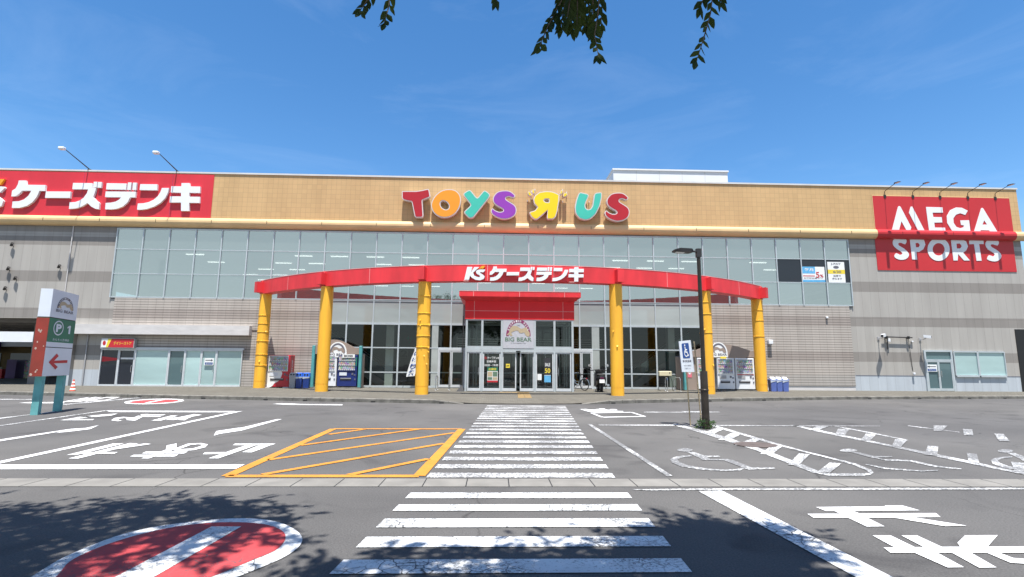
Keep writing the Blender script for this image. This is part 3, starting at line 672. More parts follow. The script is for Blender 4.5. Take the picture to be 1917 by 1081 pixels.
# right side
q5 = Q(0.4366, 1080, 730)
mark('give_way_line', [[(520, 437), (622, 435), (1347, 804), (1700, 985), (1530, 985), (1190, 804)]], 'white_crack', q5)
mark('edge_line', [[(228, 430), (700, 424), (1917, 423), (2300, 424), (2300, 431), (1917, 430), (700, 432), (300, 434)]], 'white_worn', q5)
mark('road_lettering', [[(1025, 506), (1325, 503), (1320, 499), (1395, 499), (1470, 520), (1185, 523.5), (1215, 534), (1540, 532), (1560, 549), (1443, 550), (1672, 586), (1578, 588), (1362, 552), (1245, 552), (1320, 589), (1243, 590), (1165, 552.5), (1015, 552), (988, 535), (1130, 535), (1105, 523), (1068, 523)]], 'white', q5)
mark('road_lettering', [[(1315, 680), (1362, 680), (1268, 628), (1345, 628), (1450, 679), (1488, 678.5), (1392, 628), (1458, 628), (1565, 677.5), (1645, 677), (1632, 660), (1665, 628), (1805, 627), (1762, 676.5), (2060, 674), (2100, 702), (1812, 703), (1870, 725), (1990, 735), (1990, 754), (1860, 746), (1760, 703.5), (1692, 703.5), (1800, 766), (1725, 767), (1610, 703.5), (1547, 703.5), (1660, 765), (1590, 766), (1450, 703.5), (1345, 703)]], 'white', q5)
mark('bay_line', [[(45, 149), (62, 149), (412, 372), (388, 374)]], 'white_faint', q5)
mark('bay_line', [[(90, 151), (420, 151.5), (750, 153.5), (1300, 156), (1300, 158), (750, 156.5), (420, 155), (92, 154)], [(287, 95.5), (460, 96), (446, 93), (612, 95.5), (612, 97.5), (455, 98.5), (287, 98)]], 'white_worn', q5)
H1 = [(412, 148), (432, 148), (560, 180), (760, 243), (880, 288), (970, 323), (1035, 350), (1080, 361), (1170, 361), (1235, 361), (1256, 358), (1240, 347), (1180, 322), (960, 265), (860, 240), (740, 205), (582, 158), (605, 157), (745, 198), (880, 238), (1000, 270), (1195, 318), (1262, 345), (1272, 358), (1258, 367), (1230, 371), (1080, 371), (1010, 357), (900, 315), (770, 262), (560, 195), (412, 152)]
mark('bay_hatching', [H1], 'white_worn', q5)
bars = [[(536, 190), (590, 190), (636, 167), (590, 167)], [(604, 218), (655, 219), (712, 188), (665, 186)], [(676, 240), (725, 243), (800, 212), (752, 210)], [(785, 278), (835, 280), (884, 243), (836, 241)], [(905, 325), (952, 326), (999, 279), (952, 276)], [(1030, 356), (1086, 359), (1134, 319), (1084, 315)]]
mark('bay_hatching', bars, 'white_worn', q5, Z1+0.004)
mark('bay_hatching', [[(1000, 176), (1035, 176), (1088, 155), (1030, 155)], [(1108, 194), (1150, 196), (1168, 171), (1120, 169)], [(1215, 220), (1255, 222), (1285, 192), (1240, 190)], [(1350, 246), (1388, 249), (1418, 217), (1365, 213)], [(1490, 281), (1545, 286), (1550, 245), (1505, 242)], [(1680, 312), (1727, 320), (1715, 278), (1672, 274)], [(1530, 178), (1565, 178), (1590, 155), (1530, 155)], [(1660, 196), (1700, 198), (1695, 172), (1655, 170)], [(1810, 222), (1857, 224), (1830, 192), (1790, 190)], [(1880, 360), (1930, 366), (1935, 318), (1862, 312)]], 'white_faint', q5, Z1+0.004)
mark('bay_line', [[(915, 152), (945, 154), (1370, 243), (1620, 293), (1917, 358), (2200, 415), (2200, 425), (1917, 366), (1600, 301), (1360, 249), (1010, 176)], [(1080, 153), (1200, 172), (1420, 216), (1420, 219), (1195, 176)], [(1420, 154), (1640, 182), (1640, 184), (1420, 157)]], 'white_worn', q5)
def wheelchair(dx, dy, mat):
    o = lambda pts: [(p[0]+dx, p[1]+dy) for p in pts]
    mark('wheelchair_marking', [o(ell(463, 260, 33, 7.5, 20)),
        o([(470, 268), (500, 268), (545, 284), (610, 285), (614, 290), (560, 291), (572, 299), (642, 298), (672, 304), (752, 336), (846, 335), (852, 341), (735, 345), (632, 305), (540, 304), (525, 294)]),
        o([(492, 283), (452, 284), (415, 291), (400, 300), (408, 315), (450, 332), (540, 346), (640, 351), (700, 348), (722, 338), (706, 337), (680, 343), (620, 344), (545, 338), (478, 326), (440, 312), (430, 301), (445, 293), (492, 288)])], mat, q5)
wheelchair(0, 0, 'white_faint'); wheelchair(1375, 4, 'white_faint')
mark('wheelchair_marking', [ell(1165, 262, 38, 7, 20), [(1172, 268), (1205, 269), (1275, 286), (1352, 287), (1352, 291), (1290, 292), (1310, 300), (1375, 301), (1440, 305), (1540, 327), (1650, 340), (1648, 344), (1535, 333), (1425, 309), (1330, 306), (1250, 290)], [(1240, 320), (1330, 337), (1480, 348), (1552, 345), (1548, 350), (1475, 353), (1320, 342), (1236, 323)]], 'white_faint', q5)
pt = MB(); c = G(*q5((765, 238))); pt.prism(ell(c.x, c.y, 0.42, 0.36, 28), lambda p: (p[0], p[1], 0.018), (0, 0, -0.02)); pt.build('manhole_cover', 'rust', lot)

# ================================================================== SHOPPING BUILDING
YW, YF = D, D-0.12                         # lower wall face, tiled parapet face
ZT, ZL0, ZL1 = 13.17, 9.72, 10.32          # roof edge, roll moulding
X0, DX = -23.05, 1.5703                    # window grid
XLW, XLE, XRE = -46.0, -25.25, 34.0        # far left end, end of the ground floor, right end
mall = thing('shopping_building', (5, YW, 0), 'long two-storey shopping building with tan tiled parapet, grey banded walls and glass front', 'building')
UND = 4.08                                 # underside of the floor above the drive-through
m_ = MB()
m_.box(XLW, X0, YW, YW+0.4, UND, ZL0+0.2); m_.box(XLE, X0, YW, YW+0.4, 0, UND)
m_.box(X0, X0+0.3, YW, YW+0.4, 3.5, 5.35); m_.box(X0, X0+29*DX, YW, YW+0.4, 9.62, ZL0+0.2); m_.box(-10.49, 13.08, YW, YW+0.4, 3.98, 5.38); m_.box(X0, -10.49, YW, YW+0.4, 5.3, 5.38); m_.box(13.08, X0+29*DX, YW, YW+0.4, 5.3, 5.38)
m_.box(22.23, X0+29*DX, YW, YW+0.4, 0, 5.35); m_.box(X0+29*DX, XRE, YW, YW+0.4, 0, ZL0+0.2); m_.box(X0, -22.5, YW, YW+0.4, 0, 3.5); m_.box(XRE-0.4, XRE, YW+0.4, YW+40, 0, ZL0+0.2)
m_.box(XLE, XLE+0.4, YW+0.4, YW+20, 0, UND)
m_.build('wall', 'wall', mall)
m_ = MB()
m_.box(X0+0.3, -10.49, YW-0.06, YW+0.4, 3.5, 5.35); m_.box(-14.05, -10.49, YW-0.06, YW+0.4, 0.12, 3.5)
m_.box(-22.5, -14.05, YW-0.02, YW+0.4, 0.12, 3.5)
m_.build('ribbed_wall', 'brick', mall)
MB().box(13.08, 22.23, YW-0.06, YW+0.4, 0.42, 5.35).build('ribbed_wall', 'brick', mall)
m_ = MB(); m_.box(13.08, 22.23, YW-0.03, YW+0.4, 0.1, 0.42); m_.box(-14.05, -10.49, YW-0.09, YW, 0.1, 0.32); m_.build('wall_plinth', 'ledge', mall)
m_ = MB(); m_.box(XLW, XRE+0.05, YF, YF+0.5, ZL1-0.05, ZT); m_.box(XRE-0.45, XRE+0.05, YF+0.5, YW+40, ZL1-0.05, ZT); m_.build('parapet', 'fascia', mall)
m_ = MB(); m_.box(XLW, XRE+0.1, YF-0.05, YF+0.55, ZT, ZT+0.1); m_.box(XRE-0.5, XRE+0.1, YF+0.55, YW+40, ZT, ZT+0.1); m_.build('parapet_coping', 'coping', mall)
lipprof = [(-0.02, ZL1), (0.06, ZL1-0.02), (0.13, ZL1-0.09), (0.17, ZL1-0.2), (0.17, ZL1-0.32), (0.13, ZL1-0.45), (0.05, ZL1-0.54), (-0.1, ZL0)]
m_ = MB()
for a, b in ((XLW, XRE+0.3),):
    m_.add([(x, YF-p[0]-0.05, p[1]) for x in (a, b) for p in lipprof], [tuple(range(8)), tuple(range(15, 7, -1))]+[(i, i+1, i+9, i+8) for i in range(7)])
m_.build('roll_moulding', 'lip', mall)
m_ = MB()
for i in range(24):
    x = -44+i*3.33; m_.box(x, x+0.02, YF-0.235, YF-0.215, ZL1-0.35, ZL1-0.16)
m_.build('moulding_joint', 'gap', mall)
m_ = MB(); m_.box(XLW, XRE, YW+0.4, YW+40, 9.9, 10.2); m_.build('roof', 'soffit', mall)
a, b = P(1148, 316, YW+9), P(1363, 345, YW+9)
m_ = MB(); m_.box(a.x, b.x, YW+9, YW+17, 10.2, a.z-0.12); m_.box(a.x-0.08, b.x+0.08, YW+8.92, YW+17.08, a.z-0.12, a.z); m_.build('roof_house', 'roofwhite', mall)
m_ = MB()
for i in range(1, 5): x = a.x+(b.x-a.x)*i/5; m_.box(x-0.02, x+0.02, YW+8.985, YW+9.02, 10.3, a.z-0.13)
m_.build('roof_house_joint', 'coping', mall)
m_ = MB(); x = P(133, 470, YW).x; m_.tube([(x, YW-0.05, ZL0), (x, YW-0.05, UND+0.1)], 0.03, 8); m_.build('downpipe', 'ledge', mall)
m_ = MB(); x = P(160, 680, YW).x; m_.tube([(x, YW-0.06, 3.2), (x, YW-0.06, 0.15)], 0.035, 8); m_.build('downpipe', 'grey', mall)
# drive-through on the left: slab over it and its pillars
m_ = MB(); m_.box(XLW, XLE, YW+0.4, YW+13, UND, UND+0.5)
for i in range(5): m_.box(XLW, XLE, YW+1+i*2.6, YW+1.35+i*2.6, UND-0.2, UND)
m_.build('soffit', 'soffit', mall)
for x, y in ((-28.3, YW+2), (-36.5, YW+4), (-31.5, YW+11), (-47.5, YW+11)): m_ = MB(); m_.box(x-0.35, x+0.35, y-0.35, y+0.35, 0, UND-0.2); m_.build('pillar', 'soffit', mall)
m_ = MB(); m_.box(XLE-0.12, XLE+0.55, YW-0.25, YW+0.1, 0.12, UND-0.6); m_.build('corner_pillar', 'wall', mall)
# concrete ledge over the shop front
a, b = P(146, 606, YW-0.4), P(466, 628, YW-0.4)
LZ1, LZ0 = P(300, 608.5, YW-0.4).z, P(300, 626.5, YW-0.4).z
m_ = MB(); m_.box(XLE-0.4, b.x, YW-0.42, YW-0.005, LZ0, LZ1); m_.build('ledge', 'ledge', mall)

# --- upper windows: 29 bays
ZR = [5.40, 6.83, 8.34, 9.62]
def bay(x0, x1, rows, name, mats, y=YW, fw=0.032, fd=0.09, hb=0.022):
    """one bay of glazing with its own frame; rows are the heights of the bars"""
    w_ = MB()
    for k in range(len(rows)-1):
        w_.add([(x0, y-0.03, rows[k]), (x1, y-0.03, rows[k]), (x1, y-0.03, rows[k+1]), (x0, y-0.03, rows[k+1])], [(0, 1, 2, 3)])
    o = w_.build(name, mats[0], mall)
    for mt in sorted(set(mats)-{mats[0]}):
        for k in range(len(rows)-1):
            if mats[k] == mt: MB().add([(x0+fw, y-0.036, rows[k]), (x1-fw, y-0.036, rows[k]), (x1-fw, y-0.036, rows[k+1]), (x0+fw, y-0.036, rows[k+1])], [(0, 1, 2, 3)]).build('pane', mt, o)
    f = MB(); f.box(x0-fw, x0+fw, y-fd, y-0.031, rows[0]-0.03, rows[-1]+0.03)
    for z in rows:
        hh = hb*1.7 if z in (rows[0], rows[-1]) else hb
        f.box(x0+fw, x1-fw, y-fd+0.03, y-0.031, z-hh, z+hh)
    f.build('frame', 'frame', o); return o
for i in range(29):
    mats = ['pane']*3
    if i in (26, 27, 28): mats[1] = 'darkpane'
    bay(X0+i*DX, X0+(i+1)*DX, ZR, 'window', mats)
m_ = MB(); m_.box(X0+29*DX-0.032, X0+29*DX+0.032, YW-0.09, YW-0.002, 5.37, 9.65); m_.build('end_mullion', 'frame', mall)
# --- lower glazing between the ribbed walls: 15 bays
for i in range(8, 23):
    a, b = X0+i*DX, X0+(i+1)*DX
    bay(a, b, [3.98, 5.36], 'spandrel_window', ['spandrel'])
    mats = ['glass', 'glass', 'glass']
    bay(a, b, [0.22, 1.06, 2.52, 3.96], 'hall_window', mats, y=YW-0.01, fw=0.045, hb=0.035)
m_ = MB(); m_.box(X0+8*DX-0.06, X0+8*DX+0.03, YW-0.12, YW, 0.12, 5.35); m_.box(X0+23*DX-0.03, X0+23*DX+0.06, YW-0.12, YW, 0.12, 5.35); m_.build('end_mullion', 'frame', mall)
m_ = MB(); m_.box(-10.49, 13.08, YW-0.06, YW+0.3, 0.08, 0.2); m_.build('glazing_sill', 'ledge', mall)
for px0, px1 in ((808, 820), (1108, 1122)):
    a, b = P(px0, 650, YW-0.05), P(px1, 650, YW-0.05); MB().box(a.x, b.x, YW-0.06, YW-0.02, 0.2, 3.95).build('pilaster_panel', 'spandrel', mall)
# --- sales floor behind the upper windows, with its strip lamps
ux0, ux1 = X0-1, X0+29*DX+1
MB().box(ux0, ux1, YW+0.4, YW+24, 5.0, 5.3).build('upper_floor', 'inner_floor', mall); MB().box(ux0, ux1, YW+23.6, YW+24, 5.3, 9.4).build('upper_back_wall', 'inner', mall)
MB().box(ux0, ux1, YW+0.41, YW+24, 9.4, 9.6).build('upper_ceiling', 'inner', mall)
lm_ = bpy.data.materials.new('strip_lamp'); lm_.use_nodes = True; lm_.node_tree.nodes['Principled BSDF'].inputs['Emission Color'].default_value = (1, 1, 0.95, 1); lm_.node_tree.nodes['Principled BSDF'].inputs['Emission Strength'].default_value = 1.3
rl = random.Random(12)
for j in range(6):
    m_ = MB()
    for i in range(18):
        if rl.random() < 0.5 - 0.25*(abs(i-6) > 7): x = ux0+1.6+i*2.6; y = YW+6+j*2.9; m_.box(x, x+1.25, y, y+0.14, 9.28, 9.34)
    m_.build('strip_lamps', lm_, mall)['kind'] = 'stuff'
# --- hall behind the glass
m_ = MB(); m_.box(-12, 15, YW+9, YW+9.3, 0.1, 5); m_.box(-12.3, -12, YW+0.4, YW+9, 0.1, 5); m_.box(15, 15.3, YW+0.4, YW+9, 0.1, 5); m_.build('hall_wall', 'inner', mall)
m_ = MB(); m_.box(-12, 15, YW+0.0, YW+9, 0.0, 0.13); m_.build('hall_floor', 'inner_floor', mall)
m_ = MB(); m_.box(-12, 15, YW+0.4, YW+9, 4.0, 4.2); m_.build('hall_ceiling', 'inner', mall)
for px0, px1 in ((808, 820), (1108, 1122), (723, 738), (1250, 1262)):
    a, b = P(px0, 650, YW+0.5), P(px1, 650, YW+0.5); m_ = MB(); m_.box(a.x, b.x, YW+0.35, YW+0.8, 0.13, 4.0); m_.build('hall_column', 'inner_white', mall)
m_ = MB()  # white bars added behind the glass, standing in for a reflection in it
for i, z in enumerate((2.72, 2.86, 3.0, 3.14)):
    m_.box(-2.4, 6.9, YW+1.6, YW+1.65, z, z+0.06)
for i in range(8): m_.box(-2.4+i*1.3, -2.34+i*1.3, YW+1.66, YW+1.7, 2.5, 3.3)
m_.build('reflection_bars', 'inner_white', mall)

# --- entrance porch
VY = 28.3; VX0, VX1 = -1.52, 4.27
porch = thing('entrance_porch', ((VX0+VX1)/2, VY, SW), 'glazed entrance porch with deep red flared parapet under the curved canopy', 'entrance porch')
pz = lambda py, y: P(972, py, y).z
zt, zc, zs, zb = pz(546, VY-0.5), pz(555.5, VY-0.5), pz(565, VY-0.05), pz(598.5, VY-0.05)
def flare(o, z): return [(VX0-o, VY-o, z), (VX1+o, VY-o, z), (VX1+o, YW-0.1, z), (VX0-o, YW-0.1, z)]
m_ = MB(); m_.hexa(flare(0.08, zb), flare(0.08, zs)); m_.build('parapet', 'red_porch', porch)
m_ = MB(); m_.hexa(flare(0.085, zs+0.001), flare(0.4, zc)); m_.hexa(flare(0.4, zc+0.001), flare(0.4, zt)); m_.build('parapet_cap', 'red_beam', porch)
m_ = MB(); jz = pz(583, VY-0.08)
m_.box(VX0-0.08, VX1+0.08, VY-0.085, VY-0.079, jz-0.012, jz+0.012)
for px in (888, 972, 1054):
    x = P(px, 580, VY-0.1).x; m_.box(x-0.012, x+0.012, VY-0.086, VY-0.079, zb, zs)
    xc = x+(x-1.35)*0.02; m_.box(xc-0.012, xc+0.012, VY-0.407, VY-0.399, zc, zt)
m_.box(VX0-0.4, VX1+0.4, VY-0.41, VY-0.3, zt, zt+0.025); m_.build('panel_joint', 'red_edge', porch)
m_ = MB(); m_.box(VX0, VX1, VY+0.05, YW, zb-0.02, zb-0.005+0.001); m_.build('porch_ceiling', 'inner_white', porch)
pxs = [VX0+0.02, P(902, 680, VY).x, P(939, 680, VY).x, P(1001, 680, VY).x, P(1038, 680, VY).x, VX1-0.02]
TZ0, TZ1 = pz(660, VY), pz(653, VY)
GB = SW+0.13
m_ = MB()
for x in pxs: m_.box(x-0.055, x+0.055, VY-0.06, VY+0.06, SW, zb)
m_.box(VX0, VX1, VY-0.05, VY+0.05, TZ0, TZ1); m_.box(VX0, VX1, VY-0.045, VY+0.045, zb-0.08, zb)
for k in (0, 1, 3, 4): m_.box(pxs[k]+0.055, pxs[k+1]-0.055, VY-0.04, VY+0.04, TZ1, TZ1+0.12) if k != 2 else None
m_.build('porch_frame', 'frame', porch)
def leafdoor(x0, x1, name, y, z1, handle=None, parent=porch, z0=SW+0.02, mat='frame_white', gl='glass'):
    f = MB(); s_ = 0.06
    f.box(x0, x0+s_, y-0.03, y+0.03, z0, z1); f.box(x1-s_, x1, y-0.03, y+0.03, z0, z1)
    f.box(x0+s_, x1-s_, y-0.03, y+0.03, z1-0.07, z1); f.box(x0+s_, x1-s_, y-0.03, y+0.03, z0, z0+0.15)
    o = f.build(name, mat, parent)
    MB().add([(x0+s_, y, z0+0.15), (x1-s_, y, z0+0.15), (x1-s_, y, z1-0.07), (x0+s_, y, z1-0.07)], [(0, 1, 2, 3)]).build('pane', gl, o)
    if handle is not None:
        h = MB(); h.tube([(handle, y-0.03, 1.0), (handle, y-0.09, 1.02), (handle, y-0.09, 1.38), (handle, y-0.03, 1.4)], 0.016, 6); h.build('handle', 'chrome', o)
    return o
for k in (0, 1, 3, 4):                     # lights over the transom
    MB().add([(pxs[k], VY, TZ1), (pxs[k+1], VY, TZ1), (pxs[k+1], VY, zb), (pxs[k], VY, zb)], [(0, 1, 2, 3)]).build('transom_window', 'glass', porch)
leafdoor(pxs[0]+0.08, pxs[1]-0.06, 'door', VY, TZ0, pxs[1]-0.18)
leafdoor(pxs[4]+0.08, pxs[5]-0.08, 'door', VY, TZ0, pxs[4]+0.2)
leafdoor(pxs[1]+0.06, pxs[2]-0.06, 'fixed_window', VY+0.01, TZ0)
leafdoor(pxs[3]+0.06, pxs[4]-0.06, 'fixed_window', VY+0.01, TZ0)
mid = (pxs[2]+pxs[3])/2
leafdoor(pxs[2]+0.04, mid-0.1, 'sliding_door', VY+0.05, TZ0); leafdoor(mid+0.1, pxs[3]-0.04, 'sliding_door', VY+0.05, TZ0)
m_ = MB(); m_.box(mid-0.12, mid+0.12, VY-0.075, VY-0.05, TZ0+0.02, TZ0+0.08); m_.build('door_sensor', 'black', porch)
for s_, x in ((1, VX0+0.03), (-1, VX1-0.03)):
    o = MB().add([(x, VY+0.06, SW+0.1), (x, YW-0.1, SW+0.1), (x, YW-0.1, zb), (x, VY+0.06, zb)], [(0, 1, 2, 3)]).build('side_window', 'glass', porch)
    f = MB()
    for y in (VY+1.1, VY+2.3, YW-0.14): f.box(x-0.04, x+0.04, y-0.04, y+0.04, SW, zb)
    for z in (SW+0.1, TZ0+0.04, zb-0.05): f.box(x-0.03, x+0.03, VY+0.06, YW-0.1, z-0.04, z+0.04)
    f.build('frame', 'frame', o)
m_ = MB()
for px in (917, 1048): a = P(px, 602, VY+1.5); m_.box(a.x-0.5, a.x+0.4, VY+1.4, VY+1.6, zb-0.09, zb-0.03)
m_.build('ceiling_lamp', 'lightpanel', porch)
inner = MB()                               # second row of doors inside
for k in range(7): x = VX0+0.3+k*0.86; inner.box(x-0.04, x+0.04, YW-0.3, YW-0.22, SW, 2.4)
inner.box(VX0+0.2, VX1-0.2, YW-0.3, YW-0.22, 2.35, 2.47); inner.build('inner_door_frame', 'frame_white', porch)

# double doors left and right of the porch
for px0, px1, lab in ((820, 869, 0), (1068, 1109, 1)):
    a, b = P(px0, 700, YW-0.1), P(px1, 700, YW-0.1); mdl = (a.x+b.x)/2
    leafdoor(a.x+0.05, mdl-0.01, 'door', YW-0.12, 2.35, mdl-0.1, mall, SW+0.05, 'frame_white'); leafdoor(mdl+0.01, b.x-0.05, 'door', YW-0.12, 2.35, mdl+0.1, mall, SW+0.05, 'frame_white')
    m_ = MB(); m_.box(a.x-0.03, b.x+0.03, YW-0.16, YW-0.06, 2.36, 2.52); m_.box(a.x-0.03, a.x+0.04, YW-0.16, YW-0.06, SW, 2.36); m_.box(b.x-0.04, b.x+0.03, YW-0.16, YW-0.06, SW, 2.36); m_.build('door_frame', 'frame_white', mall)
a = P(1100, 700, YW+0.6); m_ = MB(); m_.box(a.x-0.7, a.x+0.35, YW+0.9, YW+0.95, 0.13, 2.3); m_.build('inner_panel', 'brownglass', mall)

# small shop front under the ledge on the left
SY = YW-0.03
sz0, sz1 = 0.14, P(300, 654.5, SY).z
sx = [P(p, 690, SY).x for p in (187.5, 221, 252, 315, 346, 376, 405, 453)]
for k, (mt, nm, yy) in enumerate((('darkpane', 'shop_window', 0), ('darkpane', 'door', 1), ('frosted', 'shop_window', 0), ('teal_pane', 'door', 1), ('frosted', 'shop_window', 0), ('frosted', 'door', 1), ('frosted', 'shop_window', 0))):
    a, b = sx[k], sx[k+1]
    o = MB().add([(a, SY-0.02, sz0), (b, SY-0.02, sz0), (b, SY-0.02, sz1), (a, SY-0.02, sz1)], [(0, 1, 2, 3)]).build(nm, mt, mall)
    f = MB(); wd_ = 0.07 if nm == 'door' else 0.045
    f.box(a+0.005, a+wd_, SY-0.09, SY-0.021, sz0, sz1); f.box(b-wd_, b-0.005, SY-0.09, SY-0.021, sz0, sz1)
    f.box(a+wd_, b-wd_, SY-0.085, SY-0.021, sz1-wd_-0.02, sz1-0.002); f.box(a+wd_, b-wd_, SY-0.085, SY-0.021, sz0, sz0+0.1); f.build('frame', 'frame_white', o)
    if nm == 'door': MB().tube([(b-0.12, SY-0.09, 0.95), (b-0.12, SY-0.15, 1.0), (b-0.12, SY-0.15, 1.3), (b-0.12, SY-0.09, 1.35)], 0.015, 6).build('handle', 'chrome', o)
m_ = MB(); m_.box(sx[0]-0.06, sx[-1]+0.06, SY-0.1, SY-0.001, sz1, sz1+0.11); m_.build('shop_front_head', 'frame_white', mall)
m_ = MB(); f = quad((sx[0]+0.06, SY-0.024, 1.55), (sx[1]-0.06, SY-0.024, 1.62), (sx[1]-0.06, SY-0.024, 1.82), (sx[0]+0.06, SY-0.024, 1.86)); m_.add([f(p) for p in ((0, 0), (1, 0.1), (1, 0.7), (0, 1))], [(0, 1, 2, 3)]); m_.build('window_stripe', 'print_red', mall)
m_ = MB(); m_.box(sx[1]+0.1, sx[2]-0.1, SY-0.026, SY-0.022, 1.7, 1.8); m_.build('window_stripe', 'paper', mall)

# door and windows at the right end
def fz(px, py): return P(px, py, YW)
a, b = fz(1732, 657), fz(1781, 733)
dx0, dx1, dzt = fz(1733.5, 700).x, fz(1783, 700).x, fz(1757, 658).z
tz = fz(1757, 674.5).z
o = MB().add([(dx0, YW-0.02, tz), (dx1, YW-0.02, tz), (dx1, YW-0.02, dzt), (dx0, YW-0.02, dzt)], [(0, 1, 2, 3)]).build('transom_window', 'teal_pane', mall)
f = MB(); f.box(dx0-0.06, dx0+0.05, YW-0.09, YW-0.001, SW, dzt+0.06); f.box(dx1-0.05, dx1+0.06, YW-0.09, YW-0.001, SW, dzt+0.06); f.box(dx0+0.05, dx1-0.05, YW-0.085, YW-0.001, dzt-0.04, dzt+0.06); f.box(dx0+0.05, dx1-0.05, YW-0.085, YW-0.001, tz-0.05, tz+0.04); f.build('frame', 'frame', o)
mdl = (dx0+dx1)/2-0.06
leafdoor(dx0+0.05, mdl, 'door', YW-0.05, tz-0.06, mdl-0.09, mall, SW+0.02, 'frame', 'teal_pane'); leafdoor(mdl+0.005, dx1-0.05, 'door', YW-0.05, tz-0.06, mdl+0.1, mall, SW+0.02, 'frame', 'teal_pane')
wx0, wxm, wx1 = fz(1785, 680).x, fz(1830, 680).x, fz(1881, 680).x; wz0, wz1 = fz(1833, 704).z, fz(1833, 659).z
for p, q in ((wx0, wxm), (wxm, wx1)):
    o = MB().add([(p, YW-0.02, wz0), (q, YW-0.02, wz0), (q, YW-0.02, wz1), (p, YW-0.02, wz1)], [(0, 1, 2, 3)]).build('window', 'frosted', mall)
    f = MB(); f.box(p, p+0.06, YW-0.08, YW-0.021, wz0, wz1); f.box(q-0.05, q, YW-0.08, YW-0.021, wz0, wz1); f.box(p+0.06, q-0.05, YW-0.08, YW-0.021, wz1-0.05, wz1+0.03); f.box(p+0.06, q-0.05, YW-0.1, YW-0.021, wz0-0.08, wz0+0.04); f.build('frame', 'frame', o)
x = fz(1907, 680).x; m_ = MB(); m_.box(x, XRE-0.1, YW-0.04, YW+0.02, 0.14, fz(1907, 617).z); m_.build('shutter', 'black', mall)
m_ = MB(); m_.box(22.3, dx0-0.07, YW-0.012, YW-0.001, 1.06, 1.09); m_.box(wx1+0.05, x, YW-0.012, YW-0.001, 1.06, 1.09); m_.build('plinth_line', 'mall_grey', mall)

# ================================================================== CURVED CANOPY
can = thing('entrance_canopy', (1, 26, SW), 'curved red canopy beam carried on six yellow columns before the entrance', 'canopy')
cols = [(P(487, 700, 30.5).x, 30.5), (P(606.5, 700, 27.4).x, 27.4), (P(790.5, 700, 25.2).x, 25.2), (P(1154.5, 700, 25.25).x, 25.25), (P(1322, 700, 27.3).x, 27.3), (P(1424.5, 700, 30.2).x, 30.2)]
# circle through the column centres
def arcfit():
    (x1, y1), (x2, y2), (x3, y3) = cols[0], ((cols[2][0]+cols[3][0])/2, 24.62), cols[5]
    a = x1-x2; b = y1-y2; c = x1-x3; d = y1-y3; e = (x1*x1-x2*x2+y1*y1-y2*y2)/2; f_ = (x1*x1-x3*x3+y1*y1-y3*y3)/2
    det = a*d-b*c; return (d*e-b*f_)/det, (a*f_-c*e)/det
AX, AY = arcfit(); AR = math.hypot(cols[0][0]-AX, cols[0][1]-AY)
def arc_pt(x, off=0.0, z=0.0):
    r = AR+off; s_ = max(-0.99, min(0.99, (x-AX)/r)); return V((x, AY-r*math.sqrt(1-s_*s_), z))
def arc_ang(t, off, z): r = AR+off; return V((AX+r*math.sin(t), AY-r*math.cos(t), z))
BZ0, BZ1 = 5.50, 6.27
t0 = math.asin((cols[0][0]-AX)/AR)-0.012; t1 = math.asin((cols[5][0]-AX)/AR)+0.012
ang = [math.asin(max(-1, min(1, (c[0]-AX)/AR))) for c in cols]
m_ = MB(); ns = 96; vs = []; fs = []
for i in range(ns+1):
    t = t0+(t1-t0)*i/ns; vs += [arc_ang(t, 0.28, BZ0), arc_ang(t, 0.28, BZ1), arc_ang(t, -0.28, BZ1), arc_ang(t, -0.28, BZ0)]
for i in range(ns):
    for k in range(4): fs.append((i*4+k, i*4+(k+1) % 4, i*4+4+(k+1) % 4, i*4+4+k))
fs += [(3, 2, 1, 0), tuple(ns*4+k for k in range(4))]
m_.add(vs, fs); m_.build('beam', 'red_beam', can, smooth=True)
m_ = MB(); jt = []
for i in range(5): jt += [ang[i], (ang[i]+ang[i+1])/2] if i != 2 else [ang[2], math.asin((P(913.5, 510, 24.4).x-AX)/AR), math.asin((P(1036, 510, 24.4).x-AX)/AR)]
jt.append(ang[5])
for t in jt:
    da = 0.011/AR; m_.hexa([arc_ang(t-da, 0.284, BZ0), arc_ang(t+da, 0.284, BZ0), arc_ang(t+da, 0.284, BZ1), arc_ang(t-da, 0.284, BZ1)], [arc_ang(t-da, 0.27, BZ0), arc_ang(t+da, 0.27, BZ0), arc_ang(t+da, 0.27, BZ1), arc_ang(t-da, 0.27, BZ1)])
n2 = 96; vs = []; fs = []
for i in range(n2+1):
    t = t0+(t1-t0)*i/n2; vs += [arc_ang(t, 0.29, BZ1+0.001), arc_ang(t, 0.29, BZ1+0.025), arc_ang(t, 0.2, BZ1+0.025), arc_ang(t, 0.2, BZ1+0.001)]
for i in range(n2):
    for k in range(4): fs.append((i*4+k, i*4+(k+1) % 4, i*4+4+(k+1) % 4, i*4+4+k))
m_.add(vs, fs); m_.build('beam_joint', 'red_edge', can)
for i, t in enumerate(ang):                # stubs of the cross beams at each column
    rad = V((math.sin(t), -math.cos(t), 0)); tan = V((math.cos(t), math.sin(t), 0)); c = V((AX, AY, 0))+rad*AR
    q = lambda o, s_, z: c+rad*o+tan*s_+V((0, 0, z))
    m_ = MB(); m_.hexa([q(0.62, -0.17, BZ0+0.06), q(0.62, 0.17, BZ0+0.06), q(0.62, 0.17, BZ1-0.1), q(0.62, -0.17, BZ1-0.1)], [q(0.27, -0.17, BZ0+0.06), q(0.27, 0.17, BZ0+0.06), q(0.27, 0.17, BZ1-0.1), q(0.27, -0.17, BZ1-0.1)]); m_.build('beam_stub', 'red_beam', can)
rnd = random.Random(5)
